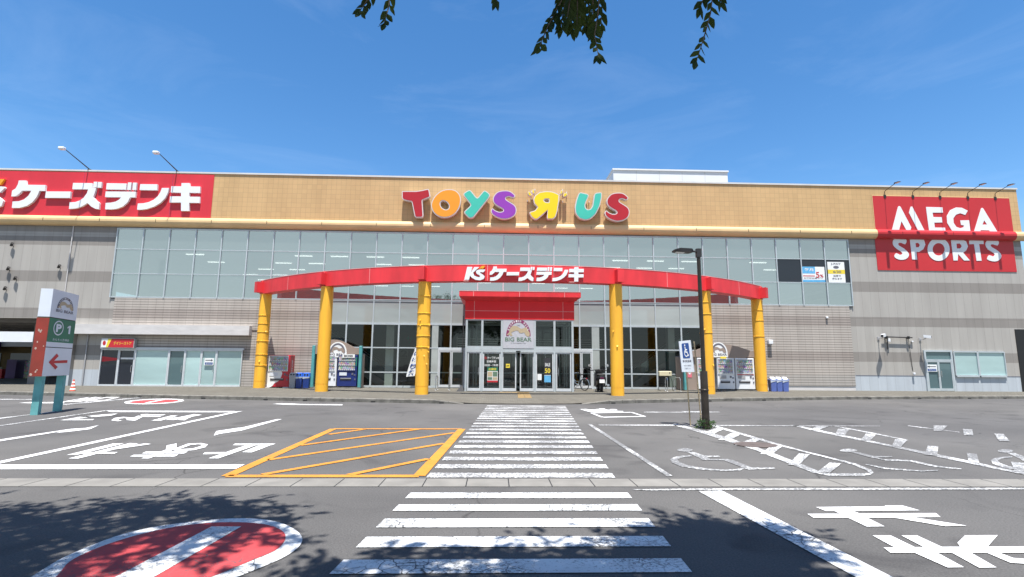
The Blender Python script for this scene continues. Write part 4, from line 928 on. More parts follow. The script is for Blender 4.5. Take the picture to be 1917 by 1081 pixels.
for i, t in enumerate(ang):
    c = V((cols[i][0], AY-AR*math.cos(t), 0)); r = 0.315
    m_ = MB(); prof = [(r, SW), (r, SW+0.36), (r-0.008, SW+0.361), (r-0.008, SW+0.385), (r, SW+0.386)]
    zz = 0.8
    if i in (0, 2, 5, 4):
        for z in ([1.4, 2.0, 2.75, 3.25, 3.75, 4.2] if i in (0,) else [2.35, 2.95, 3.45, 4.0, 4.75] if i == 2 else [3.3, 4.3, 4.9]):
            z += rnd.uniform(-.06, .06); prof += [(r, z-0.02), (r+0.022, z-0.006), (r+0.025, z+0.01), (r, z+0.022)]
    prof += [(r, BZ0)]; prof = sorted(prof, key=lambda p: p[1])
    m_.lathe(prof, c, 32); o = m_.build('column', 'column', can, smooth=True)
    fl = MB()                              # flaps of peeling paint
    for k in range({0: 3, 2: 9, 3: 2, 4: 3}.get(i, 0)):
        z = rnd.uniform(1.6, 4.3); a0 = -math.pi/2+rnd.uniform(-0.8, 0.9); wd_ = rnd.uniform(0.12, 0.3)
        cc = lambda a_, d, z_: c+V(((r+d)*math.cos(a_), (r+d)*math.sin(a_), z_))
        fl.add([cc(a0, 0.004, z), cc(a0+wd_, 0.004, z+0.03), cc(a0+wd_*0.8, 0.05, z-0.05), cc(a0+0.05, 0.045, z-0.07)], [(0, 1, 2, 3)])
    if fl.v: fl.build('peeling_paint', 'column', o)

# ================================================================== SIGNS ON THE BUILDING
def panel(mbx, pts, y0, y1):
    return mbx.prism([(p.x, p.z) for p in pts], lambda q: (q[0], y0, q[1]), (0, y1-y0, 0))
qa, qb = Q(0.10638, 0, 310), Q(0.11476, 190, 310)
KATA = {
 'ke': (qa, [[(330, 265), (455, 265), (462, 340), (800, 345), (790, 450), (690, 448), (672, 500), (640, 560), (570, 645), (470, 712), (340, 746), (208, 748), (220, 635), (330, 630), (420, 600), (500, 532), (552, 445), (388, 445), (335, 497), (275, 538), (198, 545), (212, 445), (275, 405), (315, 330)]]),
 'bar': (qa, [[(808, 458), (1245, 460), (1230, 572), (792, 570)]]),
 'zu': (qa, [[(1285, 308), (1625, 312), (1627, 398), (1692, 400), (1668, 480), (1640, 556), (1690, 617), (1750, 662), (1740, 772), (1675, 762), (1605, 725), (1540, 660), (1440, 722), (1330, 758), (1212, 765), (1225, 650), (1320, 645), (1400, 618), (1470, 570), (1528, 490), (1553, 420), (1272, 418)], [(1650, 288), (1710, 288), (1700, 388), (1640, 388)], [(1725, 290), (1790, 292), (1780, 392), (1715, 390)]]),
 'de': (qb, [[(85, 290), (410, 295), (400, 395), (75, 390)], [(432, 278), (490, 278), (475, 398), (418, 398)], [(515, 280), (575, 282), (562, 400), (502, 400)], [(68, 425), (560, 428), (550, 522), (465, 522), (425, 600), (350, 668), (250, 708), (150, 718), (58, 715), (68, 612), (150, 608), (230, 590), (288, 557), (320, 518), (58, 515)]]),
 'n': (qb, [[(632, 305), (910, 308), (905, 405), (620, 400)], [(985, 368), (1100, 368), (1085, 440), (1040, 530), (960, 610), (860, 670), (740, 710), (650, 723), (580, 722), (592, 622), (680, 618), (770, 598), (850, 560), (920, 500), (962, 430)]]),
 'ki': (qb, [[(1305, 288), (1435, 288), (1440, 343), (1610, 345), (1605, 448), (1432, 445), (1430, 510), (1605, 512), (1600, 612), (1428, 610), (1428, 742), (1297, 742), (1297, 605), (1110, 605), (1118, 505), (1297, 505), (1297, 445), (1128, 440), (1138, 340), (1302, 341)]]),
}
kq = lambda p: qa((198+(p[0]-490)*2.676+55, 265+(p[1]-115)*2.45))
KS = [[(158, 120), (232, 120), (183, 312), (113, 312)], [(262, 122), (335, 122), (243, 207), (205, 215)],
      [(205, 215), (243, 205)]+smooth([(258, 232), (305, 268), (345, 270), (345, 248), (302, 222), (288, 190), (315, 165), (370, 158), (427, 168)], 3)[:-3]+[(427, 168), (398, 200), (352, 196), (348, 208), (392, 235), (418, 262), (405, 298), (350, 320), (280, 312), (222, 278), (192, 240)]]
APO = [(375, 105), (425, 105), (395, 145), (340, 143)]

# big red sign at the left end of the parapet
sg = thing('wall_sign', (P(100, 400, YF).x, YF-0.02, 11.8), 'long red panel with raised white katakana letters at the left end of the tan parapet', 'shop sign', )
rx = P(398, 370, YF).x; rz1 = P(200, 326.5, YF).z
m_ = MB(); m_.box(-37.5, rx, YF-0.03, YF-0.005, ZL1-0.04, ZT-0.05); m_.build('panel', 'red', sg)
m_ = MB()
for px in (155, 322): x = P(px, 360, YF).x; m_.box(x-0.008, x+0.008, YF-0.033, YF-0.029, ZL1-0.03, ZT-0.05)
m_.build('panel_joint', 'maroon', sg)
for k, (q_, ps) in KATA.items():
    m_ = MB()
    for p in ps: panel(m_, [P(*q_(t), YF-0.16) for t in p], YF-0.16, YF-0.03)
    m_.build('letter', 'letter', sg)
m_ = MB()
for i, p in enumerate(KS): panel(m_, [P(*kq(t), YF-0.16) for t in p], YF-0.16-0.003*i, YF-0.03)
m_.build('letter', 'letter', sg)
m_ = MB(); panel(m_, [P(*kq(t), YF-0.16) for t in APO], YF-0.16, YF-0.03); m_.build('letter_accent', 'orange', sg)

# coloured letters on the tan tiles
qd, qe = Q(0.1252, 740, 345), Q(0.1252, 970, 345)
sg = thing('letter_sign', (P(965, 385, YF).x, YF, 11.5), 'row of large coloured balloon letters standing off the tan tiles at the middle', 'shop sign')
def balloon(q_, outer, colour, holes=(), d=0.055):
    y0 = YF-0.44
    o = [P(*q_(t), y0) for t in outer]; o2 = [(p.x, p.z) for p in o]
    hs_ = [[(P(*q_(t), y0).x, P(*q_(t), y0).z) for t in h] for h in holes]
    m_ = MB(); m_.prism(o2, lambda q: (q[0], y0, q[1]), (0, 0.30, 0), hs_)
    c = V((sum(p[0] for p in o2)/len(o2), y0+0.3, sum(p[1] for p in o2)/len(o2)))
    m_.box(c.x-0.15, c.x-0.1, y0+0.3, YF, c.z-0.4, c.z-0.3); m_.box(c.x+0.1, c.x+0.15, y0+0.3, YF, c.z+0.2, c.z+0.3)
    b_ = m_.build('letter', 'letter_side', sg)
    f = MB(); f.prism(inset(o2, d), lambda q: (q[0], y0-0.012, q[1]), (0, 0.01, 0), [inset(h, -d) for h in hs_]); f.build('letter_face', colour, b_)
def plastic(name, c): M[name] = pm(name, c, 0.35, 0.05, 0.8)
plastic('face_red', (0.42, 0.012, 0.022)); plastic('face_orange', (0.80, 0.31, 0.02)); plastic('face_mint', (0.055, 0.50, 0.38)); plastic('face_purple', (0.27, 0.045, 0.42)); plastic('face_yellow', (0.82, 0.62, 0.008))
balloon(qd, rounded([(98, 105), (310, 105), (400, 92), (492, 70), (508, 90), (525, 188), (470, 215), (405, 240), (420, 470), (410, 492), (390, 500), (310, 500), (290, 485), (245, 262), (180, 252), (120, 235), (98, 205)], 14), 'face_red')
balloon(qd, smooth([(800, 76), (900, 95), (965, 160), (982, 245), (962, 340), (905, 430), (825, 485), (735, 502), (645, 482), (570, 420), (535, 330), (550, 250), (600, 170), (690, 100)], 4), 'face_orange', [smooth([(715, 250), (768, 268), (800, 315), (795, 362), (758, 380), (715, 365), (683, 330), (675, 285), (690, 258)], 3)])
balloon(qd, rounded([(1110, 86), (1135, 100), (1225, 212), (1320, 100), (1345, 95), (1405, 138), (1418, 165), (1400, 208), (1170, 498), (1130, 514), (1090, 500), (1032, 438), (1030, 410), (1120, 325), (1125, 305), (1020, 168), (1017, 140), (1080, 97)], 22), 'face_mint')
SS = [(1640, 95), (1720, 108), (1787, 160), (1788, 190), (1760, 207), (1705, 190), (1660, 200), (1660, 232), (1720, 270), (1790, 320), (1814, 390), (1790, 462), (1720, 510), (1620, 526), (1530, 503), (1458, 458), (1430, 410), (1440, 370), (1460, 365), (1500, 395), (1560, 415), (1608, 405), (1608, 375), (1540, 335), (1480, 290), (1458, 230), (1478, 168), (1540, 112)]
balloon(qd, smooth(SS, 3), 'face_purple')
balloon(qe, smooth([(420, 105), (500, 110), (560, 130)], 1)+[(615, 160), (612, 250), (590, 400), (562, 490), (520, 525), (440, 525), (428, 500), (440, 390), (380, 450), (290, 525), (250, 530), (200, 492), (165, 430), (180, 416), (250, 393), (290, 345), (240, 290), (226, 230), (250, 170), (320, 120)], 'face_yellow', [rounded([(382, 240), (410, 225), (460, 225), (458, 272), (410, 268)], 10)])
for mk_ in ([(140, 120), (165, 105), (205, 150), (197, 182), (160, 175)], [(203, 85), (235, 75), (250, 130), (237, 155), (208, 130)], [(640, 92), (665, 83), (668, 120), (640, 162), (620, 142)], [(690, 130), (725, 130), (742, 155), (702, 197), (670, 185)]):
    balloon(qe, rounded(mk_, 20), 'face_yellow', d=0.03)
balloon(qe, rounded([(925, 120), (1050, 150), (1057, 180), (1010, 280), (1003, 340), (1030, 380), (1075, 377), (1110, 330), (1138, 150), (1165, 130), (1252, 120), (1252, 200), (1222, 330), (1160, 452), (1080, 524), (1000, 540), (918, 514), (858, 442), (846, 350), (868, 240), (900, 148)], 26), 'face_mint')
balloon(qe, smooth([(p[0]*0.97-92, p[1]+32) for p in SS], 3), 'face_red')

# crimson sign on the right, lapping over the roll moulding
qf = Q(0.15723, 1620, 350)
sg = thing('wall_sign', (P(1765, 435, YF).x, YF-0.02, 10), 'crimson panel with flat white block capitals at the right end, bent over the roll moulding', 'shop sign')
f0, f1, f2, f3 = [P(*qf(p), YF-0.02) for p in ((77, 103), (1702, 143), (1835, 1020), (168, 990))]
x0, x1 = (f0.x+f3.x)/2, (f1.x+f2.x)/2; zz1 = (f0.z+f1.z)/2; zz0 = (P(*qf((1835, 1020)), YW).z+P(*qf((168, 990)), YW).z)/2
m_ = MB(); m_.box(x0, x1, YF-0.03, YF-0.004, ZL1-0.03, zz1); m_.build('panel', 'red_sign', sg)
m_ = MB(); m_.box(x0, x1, YW-0.03, YW-0.004, zz0, ZL0+0.12); m_.build('panel', 'red_sign', sg)
m_ = MB(); pr2 = [(-p[0]*0-0.0, 0) for p in lipprof]
m_.add([(x, YF-p[0]-0.058, p[1]+0.003) for x in (x0, x1) for p in lipprof], [(i, i+1, i+9, i+8) for i in range(7)]); m_.build('moulding_cover', 'red_sign', sg)
m_ = MB(); m_.box(x0, x1, YF-0.032, YF-0.002, zz1, zz1+0.04); m_.box(x0-0.03, x0, YF-0.032, YF-0.002, ZL1, zz1+0.04); m_.build('trim', 'lip', sg)
circ = lambda cx, cy, rx_, ry_: ell(cx, cy, rx_, ry_, 32)
CAPS_UP = [([(405, 228), (420, 240), (548, 485), (520, 560), (510, 555), (430, 410), (395, 540), (312, 538), (390, 238)], []), ([(520, 310), (540, 238), (558, 235), (715, 540), (640, 543)], []),
 ([(722, 240), (918, 245), (925, 308), (800, 308), (810, 360), (912, 362), (918, 425), (820, 427), (828, 485), (950, 487), (958, 548), (762, 545)], []),
 ([(1220, 285), (1190, 335), (1130, 315), (1080, 332), (1048, 375), (1052, 430), (1085, 478), (1130, 493), (1172, 480), (1172, 458), (1140, 455), (1130, 400), (1235, 398), (1252, 530), (1200, 550), (1120, 557), (1030, 520), (975, 430), (970, 350), (1010, 278), (1080, 246), (1150, 250)], []),
 ([(1390, 250), (1405, 260), (1585, 555), (1500, 558), (1475, 520), (1375, 517), (1360, 555), (1290, 553), (1378, 260)], [[(1415, 400), (1450, 450), (1395, 450)]])]
CAPS_LO = [(smooth([(400, 598), (460, 610), (492, 640), (475, 685), (430, 668), (395, 672), (400, 700), (460, 735), (515, 790), (515, 830), (480, 862), (420, 870), (365, 852), (345, 825), (370, 790), (410, 810), (440, 800), (430, 775), (370, 735), (330, 690), (330, 640), (360, 608)], 2), []),
 ([(528, 608), (640, 605), (700, 635), (715, 690), (690, 745), (640, 775), (608, 775), (618, 868), (558, 865)], [[(598, 670), (630, 668), (650, 695), (635, 720), (603, 722)]]),
 (circ(873, 745, 132, 138), [circ(873, 745, 72, 74)]),
 ([(1018, 620), (1130, 620), (1200, 650), (1222, 710), (1200, 760), (1165, 785), (1245, 878), (1175, 878), (1105, 800), (1100, 878), (1050, 878)], [[(1085, 678), (1125, 675), (1150, 705), (1130, 735), (1090, 735)]]),
 ([(1235, 630), (1405, 630), (1410, 682), (1355, 682), (1385, 880), (1325, 882), (1295, 682), (1240, 685)], []),
 (smooth([(1500, 625), (1555, 632), (1590, 655), (1575, 700), (1520, 685), (1492, 692), (1505, 718), (1560, 750), (1615, 800), (1615, 850), (1570, 885), (1510, 887), (1450, 862), (1475, 815), (1520, 830), (1540, 815), (1530, 790), (1460, 745), (1430, 690), (1445, 645)], 2), [])]
for caps, yy in ((CAPS_UP, YF), (CAPS_LO, YW)):
    for o, hs_ in caps:
        cv_ = lambda l: [(P(*qf(t), yy-0.05).x, P(*qf(t), yy-0.05).z) for t in l]
        m_ = MB(); m_.prism(cv_(o), lambda q: (q[0], yy-0.05, q[1]), (0, 0.018, 0), [cv_(h) for h in hs_]); m_.build('letter', 'letter', sg)

# letters on the canopy beam: follow the curve
qc = Q(0.12519, 855, 485)
sg = thing('canopy_sign', (1.2, 24.4, BZ0), 'white katakana letters with orange accent raised on the red canopy beam', 'shop sign')
def canmap(p, off): 
    y = 24.35
    for _ in range(3): q = P(*p, y); y = arc_pt(q.x, 0.28+off).y
    q = P(*p, y); return q
kx = lambda t, q_: qc((490+(t[0]-198)/2.676, 115+(t[1]-265)/2.45)) if q_ is qa else None
def to_canopy(t, q_):                      # from the parapet lettering to the beam lettering
    px, py = q_(t); za = ((px-0)/0.10638, (py-310)/0.10638)
    f = (za[0]-198)/(3285-198); return qc((492+f*(1800-492), 115+(za[1]-265-f*25)/2.28))
def canletter(name, polys, conv, mat):
    m_ = MB()
    for i, p in enumerate(polys):
        fr = [canmap(conv(t), 0.14) for t in p]; pts = [(q.x, q.z) for q in fr]
        m_.prism(pts, lambda q: (q[0], arc_pt(q[0], 0.28).y-0.15-0.002*i, q[1]), (0, 0.145, 0))
    m_.build(name, mat, sg)
for k, (q_, ps) in KATA.items(): canletter('letter', ps, (lambda t, q_=q_: to_canopy(t, q_)), 'letter')
canletter('letter', KS, qc, 'letter'); canletter('letter_accent', [APO], qc, 'orange')
m_ = MB()
for px in (872, 1070): a = P(px, 528, 24.35); m_.box(a.x-0.12, a.x+0.12, arc_pt(a.x, 0.28).y-0.16, arc_pt(a.x, 0.28).y+0.1, BZ0-0.03, BZ0-0.002)
m_.build('bracket', 'red_edge', sg)

# round-arched emblem of the mall (used on several boards)
def emblem(root, fn, cols_, text=True, word='BIG BEAR', top='SHOPPING MALL'):
    """fn(u, v, d): u, v in a circle of radius 1 whose foot is the writing line, d metres in front of the board"""
    C = lambda p: ((p[0]-620)/372, (615-p[1])/372)
    o = [(math.cos(t), math.sin(t)*1.38) for t in [math.pi*i/28 for i in range(29)]]; inn = [(0.78*math.cos(t), math.sin(t)*1.12) for t in [math.pi*(28-i)/28 for i in range(29)]]
    m_ = MB(); m_.prism(o+inn, lambda p: fn(p[0], p[1], 0.004), (0, 0, 0)); m_.build('emblem_arch', cols_[0], root)
    bear = smooth([(275, 562), (330, 510), (360, 400), (420, 320), (520, 300), (610, 330), (680, 380), (760, 375), (830, 345), (885, 375), (930, 460), (962, 505), (950, 612), (880, 612), (830, 562), (790, 500), (720, 520), (650, 510), (620, 460), (560, 440), (500, 460), (430, 490), (405, 525), (440, 595), (380, 605), (350, 565), (300, 585)], 3)
    m_ = MB(); m_.prism([C(p) for p in bear], lambda p: fn(p[0], p[1], 0.008), (0, 0, 0)); m_.build('emblem_figure', cols_[1], root)
    m_ = MB(); write(m_, word, lambda p: fn(-1.08+p[0]*2.16, -0.42+p[1]*0.33, 0.006), 0.02); m_.build('emblem_wording', cols_[2], root)
    if text:
        m_ = MB(); n = len(top)
        for i, ch in enumerate(top):
            if ch == ' ': continue
            t = math.pi*(0.86-0.72*i/(n-1)); c = (0.89*math.cos(t), 1.25*math.sin(t)); u = (math.sin(t), -math.cos(t)); v = (math.cos(t), math.sin(t))
            write(m_, ch, lambda p: fn(c[0]+u[0]*(p[0]-0.5)*0.11+v[0]*(p[1]-0.5)*0.15, c[1]+u[1]*(p[0]-0.5)*0.11+v[1]*(p[1]-0.5)*0.17, 0.009), 0.02)
        m_.build('emblem_lettering', 'paper', root)
EY = VY-0.065
bd = thing('emblem_board', (mid, EY, 3), 'white square board with purple arch emblem above the sliding doors', 'sign')
a, b = pxs[2]+0.06, pxs[3]-0.06
m_ = MB(); m_.box(a, b, EY, VY-0.01, TZ1+0.01, zb-0.005); m_.build('board', pm('board_grey', (0.47, 0.48, 0.52), 0.5, 0.05), bd)
er = (b-a)/2*0.8; ez = TZ1+(zb-TZ1)*0.42
emblem(bd, lambda u, v, d: (mid+u*er, EY-d, ez+v*er), ('maroon', 'tan_print', 'print_lime'))
m_ = MB(); write(m_, 'in Kannagawa City', lambda p: (mid+(p[0]-0.5)*er*1.2, EY-0.006, ez-er*0.62+p[1]*er*0.12)); m_.build('emblem_wording', 'mall_grey', bd)
m_ = MB(); write(m_, '1997', lambda p: (mid+(p[0]-0.5)*er*0.25, EY-0.006, ez+er*0.82+p[1]*er*0.1)); m_.build('emblem_wording', 'mall_grey', bd)

# small red shop sign under the ledge
ry_ = SY-0.28
f = rect(189, 650.5, 251, 635, ry_); A = f((0, 0)); B = f((1, 1))
sg = thing('shop_sign', (A.x, ry_, A.z), 'small red lightbox sign with yellow corner over the dark shop windows', 'shop sign')
m_ = MB(); m_.box(A.x-0.04, B.x+0.04, ry_, SY-0.02, A.z-0.03, B.z+0.03); m_.build('box', 'grey', sg)
m_ = MB(); m_.add([f(p)+V((0, -0.006, 0)) for p in ((0.2, 0), (1, 0), (1, 1), (0.3, 1))], [(0, 1, 2, 3)]); m_.build('face', 'print_red', sg)
m_ = MB(); m_.add([f(p)+V((0, -0.006, 0)) for p in ((0, 0), (0.2, 0), (0.3, 1), (0, 1))], [(0, 1, 2, 3)]); m_.build('face', 'paper', sg)
m_ = MB(); m_.add([f(p)+V((0, -0.009, 0)) for p in ((0.15, 0), (0.21, 0), (0.31, 1), (0.2, 1))], [(0, 1, 2, 3)]); m_.build('face_stripe', 'print_yellow', sg)
m_ = MB(); m_.prism(ell(0.09, 0.5, 0.05, 0.28, 14), lambda p: f(p)+V((0, -0.009, 0)), (0, 0, 0)); m_.build('mark', 'print_red', sg)
m_ = MB(); write(m_, 'デイリーストア', lambda p: f((0.38+p[0]*0.55, 0.3+p[1]*0.38))+V((0, -0.009, 0)), 0.01); m_.build('lettering', 'print_yellow', sg)

# notices with arrows
def notice(px0, py0, px1, py1, y, label, arrow=1):
    f = rect(px0, py1, px1, py0, y); a = f((0, 0))
    t = thing('notice', (a.x, y, a.z), label, 'notice')
    m_ = MB(); c = f((1, 1)); m_.box(a.x, c.x, y, y+0.008, a.z, c.z); m_.build('sheet', 'paper', t)
    g = (lambda p: f(p)+V((0, -0.004, 0))) if arrow > 0 else (lambda p: f((1-p[0], p[1]))+V((0, -0.004, 0)))
    m_ = MB(); m_.prism([(0.1, 0.66), (0.72, 0.66), (0.72, 0.55), (0.92, 0.71), (0.72, 0.87), (0.72, 0.76), (0.1, 0.76)], g, (0, 0, 0)); m_.build('arrow', 'print_dark', t)
    m_ = MB(); m_.prism([(0.08, 0.08), (0.92, 0.08), (0.92, 0.4), (0.08, 0.4)], lambda p: f(p)+V((0, -0.003, 0)), (0, 0, 0)); m_.build('band', 'print_blue', t)
    m_ = MB(); write(m_, '店内入口', lambda p: f((0.18+p[0]*0.64, 0.15+p[1]*0.18))+V((0, -0.006, 0))); m_.build('lettering', 'paper', t)
notice(382, 671, 400.5, 684, SY-0.1, 'white notice with right-pointing arrow taped to the frosted shop door')
notice(1735.5, 683, 1753.5, 696, YW-0.1, 'white notice with left-pointing arrow on the glass door at the right end', -1)

# posters in the upper windows on the right
def poster(px0, py0, px1, py1, y, label):
    f = rect(px0, py1, px1, py0, y); a = f((0, 0)); c = f((1, 1)); t = thing('poster', (a.x, y, a.z), label, 'poster')
    MB().box(a.x, c.x, y, y+0.006, a.z, c.z).build('sheet', 'paper', t); return t, (lambda u, v, d=0.004: f((u, v))+V((0, -d, 0)))
def patch(t, g, u0, v0, u1, v1, mat, d=0.003, name='print'): MB().add([g(u0, v0, d), g(u1, v0, d), g(u1, v1, d), g(u0, v1, d)], [(0, 1, 2, 3)]).build(name, mat, t)
def words(t, g, s_, u0, v0, u1, v1, mat, d=0.006, bold=0.02): write(MB(), s_, lambda p: g(u0+p[0]*(u1-u0), v0+p[1]*(v1-v0), d), bold).build('lettering', mat, t)
t, g = poster(1503, 500, 1543, 528, YW-0.05, 'blue and white poster with a red number five in the upper window')
patch(t, g, 0, 0.55, 0.58, 1, 'print_sky'); patch(t, g, 0.03, 0.36, 0.55, 0.42, 'print_red'); words(t, g, '5', 0.6, 0.28, 0.76, 0.66, 'print_red'); words(t, g, '%', 0.78, 0.3, 0.93, 0.5, 'print_red'); words(t, g, '毎月', 0.1, 0.7, 0.5, 0.9, 'paper'); words(t, g, 'お客様感謝デー', 0.06, 0.2, 0.9, 0.3, 'mall_grey'); patch(t, g, 0, 0, 1, 0.14, 'print_sky', 0.0025)
t, g = poster(1551.5, 491, 1580, 529, YW-0.05, 'white and yellow payment poster in the upper window at the right end')
patch(t, g, 0, 0.42, 1, 0.62, 'print_yellow'); words(t, g, 'J-PAY', 0.2, 0.84, 0.8, 0.95, 'mall_grey'); words(t, g, '6/30', 0.3, 0.46, 0.78, 0.58, 'mall_grey'); words(t, g, '当店で', 0.3, 0.27, 0.75, 0.37, 'mall_grey'); words(t, g, '使えます', 0.22, 0.13, 0.8, 0.23, 'mall_grey')
MB().prism(ell(0.5, 0.74, 0.17, 0.07, 16), lambda p: g(p[0], p[1], 0.004), (0, 0, 0)).build('print', 'mall_grey', t)
# notices at the entrance
PY = VY-0.02
t, g = poster(912, 688, 932, 716, PY, 'red and green price poster on the glass left of the sliding doors')
patch(t, g, 0, 0.75, 1, 1, 'print_green'); patch(t, g, 0.04, 0.38, 0.48, 0.7, 'tan_print'); patch(t, g, 0.52, 0.38, 0.96, 0.7, 'print_lime'); patch(t, g, 0, 0, 1, 0.12, 'print_red'); patch(t, g, 0.04, 0.16, 0.48, 0.34, 'print_lime'); patch(t, g, 0.52, 0.16, 0.96, 0.34, 'tan_print'); words(t, g, 'お得祭', 0.12, 0.79, 0.88, 0.95, 'print_yellow')
t, g = poster(1006, 700.5, 1014, 712, PY, 'plain white sheet stuck to the glass right of the sliding doors')
t, g = poster(1019, 671, 1031, 716, PY+0.02, 'dark blue tall poster with yellow number fifty beside the right porch door')
patch(t, g, 0, 0.3, 1, 1, 'print_dark'); patch(t, g, 0, 0, 1, 0.28, 'print_sky'); words(t, g, '50', 0.08, 0.38, 0.92, 0.58, 'print_yellow'); words(t, g, 'SALE', 0.1, 0.66, 0.9, 0.8, 'paper')
t = thing('opening_hours', (P(920, 675, PY).x, PY, 1.5), 'white opening hours lettering on the dark glass left of the doors', 'lettering')
f = rect(907, 686, 935, 668, PY); write(MB(), 'ケーズデンキ', lambda p: f((0.18+p[0]*0.8, 0.72+p[1]*0.28)), 0.02).build('lettering', 'paper', t); write(MB(), '営業時間', lambda p: f((0.15+p[0]*0.62, 0.38+p[1]*0.22)), 0.01).build('lettering', 'paper', t); write(MB(), '10:00 - 19:00', lambda p: f((0.0+p[0]*0.92, 0.0+p[1]*0.22)), 0.01).build('lettering', 'paper', t); write(MB(), "K's", lambda p: f((0.0+p[0]*0.15, 0.72+p[1]*0.28)), 0.02).build('lettering', 'print_red', t)
f = rect(947, 689, 954.5, 681.5, VY-0.0); a = f((0, 0)); c = f((1, 1)); t = thing('door_sticker', (a.x, VY, a.z), 'yellow square sticker on the left sliding door', 'sticker')
MB().box(a.x, c.x, VY+0.01, VY+0.016, a.z, c.z).build('sheet', 'print_yellow', t); write(MB(), '自動', lambda p: f((0.15+p[0]*0.7, 0.3+p[1]*0.4))+V((0, 0.008, 0)), 0.02).build('lettering', 'print_dark', t)

# lamps on the building
def floodlight(foot, head, label, small=False):
    t = thing('sign_floodlight', foot, label, 'floodlight', None if not small else None)
    f, h = V(foot), V(head)
    return t, f, h
for i, (fx, fy, hx, hy, ln) in enumerate(((172, 319.5, 121, 279, 2.6), (336, 321.5, 297, 287, 2.3))):
    f0_ = P(fx, fy, YF+0.2); f0_ = V((f0_.x, YF+0.2, ZT+0.1)); h = P(hx, hy, YF-1.7)
    t = thing('floodlight', f0_, ('floodlight on a long leaning arm over the red katakana sign, further left of two', 'floodlight on a long leaning arm at the right part of the red katakana sign')[i], 'floodlight', 'floodlights leaning out over the red sign')
    MB().tube([f0_, f0_+(h-f0_)*0.96], [0.036, 0.022], 8).build('arm', 'dark', t)
    MB().add([(f0_.x-0.22, f0_.y-0.1, f0_.z), (f0_.x+0.22, f0_.y-0.1, f0_.z), (f0_.x+0.22, f0_.y+0.1, f0_.z), (f0_.x-0.22, f0_.y+0.1, f0_.z), f0_+(h-f0_)*0.14], [(0, 3, 2, 1), (0, 1, 4), (1, 2, 4), (2, 3, 4), (3, 0, 4)]).build('bracket', 'dark', t)
    d = V((-0.55, -0.5, -0.12))
    m_ = MB(); m_.bev(h.x-0.30, h.x+0.03, h.y-0.15, h.y+0.1, h.z-0.06, h.z+0.09, 0.04); m_.build('lamp_housing', 'white_plastic', t)
    MB().box(h.x-0.26, h.x, h.y-0.12, h.y+0.07, h.z-0.07, h.z-0.058).build('lens', 'lightpanel', t)
base = None
for i, (px, py) in enumerate(((1656.5, 366), (1709, 367), (1760, 369), (1812, 370), (1863.5, 371))):
    f0_ = P(px, py, YF-0.05); f0_ = V((f0_.x, YF-0.04, zz1+0.02))
    lab = ['leftmost of the five thin sign lamps above the crimson sign', 'second from the left of the five thin sign lamps above the crimson sign', 'middle one of the five thin sign lamps above the crimson sign', 'second from the right of the five thin sign lamps above the crimson sign', 'rightmost of the five thin sign lamps above the crimson sign'][i]
    if base is None:
        base = t = thing('sign_lamp', f0_, lab, 'sign lamp', 'thin lamps over the crimson sign')
        L0 = lambda *p: V(p)
        MB().tube([(0, 0, -0.1), (0, -0.02, 0.26), (0, -0.1, 0.31), (0, -1.0, 0.50)], 0.02, 6).build('arm', 'dark', t, world=False)
        MB().box(-0.08, 0.08, -0.02, 0.04, -0.14, 0.05).build('bracket', 'dark', t, world=False)
        MB().hexa([(-0.11, -0.95, 0.47), (0.11, -0.95, 0.47), (0.09, -1.32, 0.47), (-0.09, -1.32, 0.47)], [(-0.08, -0.97, 0.54), (0.08, -0.97, 0.54), (0.06, -1.28, 0.51), (-0.06, -1.28, 0.51)]).build('lamp_housing', 'dark', t, world=False)
        MB().add([(-0.09, -1.0, 0.462), (0.09, -1.0, 0.462), (0.07, -1.28, 0.462), (-0.07, -1.28, 0.462)], [(0, 3, 2, 1)]).build('lens', 'lightpanel', t, world=False)
    else: dup(base, f0_, None, lab)

# wall furniture: cameras, brackets, boxes
def camera_(px, py, label, s_):
    f0_ = P(px, py+10, YW); t = thing('security_camera', (f0_.x, YW, f0_.z), label, 'security camera', None); b_ = V(f0_)
    h = V((b_.x+0.03*s_, YW-0.5, b_.z+0.16))
    MB().tube([(b_.x, YW, b_.z), (b_.x, YW-0.3, b_.z), h-V((0, 0, 0.06))], 0.025, 6).build('arm', 'grey', t)
    MB().box(b_.x-0.07, b_.x+0.07, YW-0.04, YW, b_.z-0.1, b_.z+0.1).build('mount', 'grey', t)
    d = V((0.3*s_, -0.22, -0.06)).normalized(); e = V((-d.y, d.x, 0)).normalized()*0.085; u = V((0, 0, 0.085))
    a_, c_ = h-d*0.16, h+d*0.22
    MB().hexa([a_-e-u, a_+e-u, a_+e+u, a_-e+u], [c_-e-u, c_+e-u, c_+e+u, c_-e+u]).build('housing', 'white_plastic', t)
    c2 = c_+d*0.004; MB().hexa([c2-e*.7-u*.7, c2+e*.7-u*.7, c2+e*.7+u*.7, c2-e*.7+u*.7], [c2+d*.02-e*.7-u*.7, c2+d*.02+e*.7-u*.7, c2+d*.02+e*.7+u*.7, c2+d*.02-e*.7+u*.7]).build('lens', 'black', t)
camera_(1644, 624, 'white security camera turned left, left of the dark pipe on the right wall', -1); camera_(1722, 626, 'white security camera turned right, nearer the glass door at the right end', 1)
a, b = P(1658, 632, YW-0.15), P(1702, 634, YW-0.15)
t = thing('wall_pipe', (a.x, YW, a.z), 'dark horizontal pipe bracket with short drops between the two security cameras', 'pipe')
MB().tube([(a.x-0.2, a.y, a.z+0.04), (b.x+0.2, b.y, a.z)], 0.035, 8).build('bar', 'dark', t)
m_ = MB()
for x in (a.x+0.06, b.x-0.04): m_.tube([(x, YW, a.z), (x, YW-0.17, a.z)], 0.05, 8); m_.tube([(x, YW-0.15, a.z+0.08), (x, YW-0.15, a.z-0.08)], 0.08, 8)
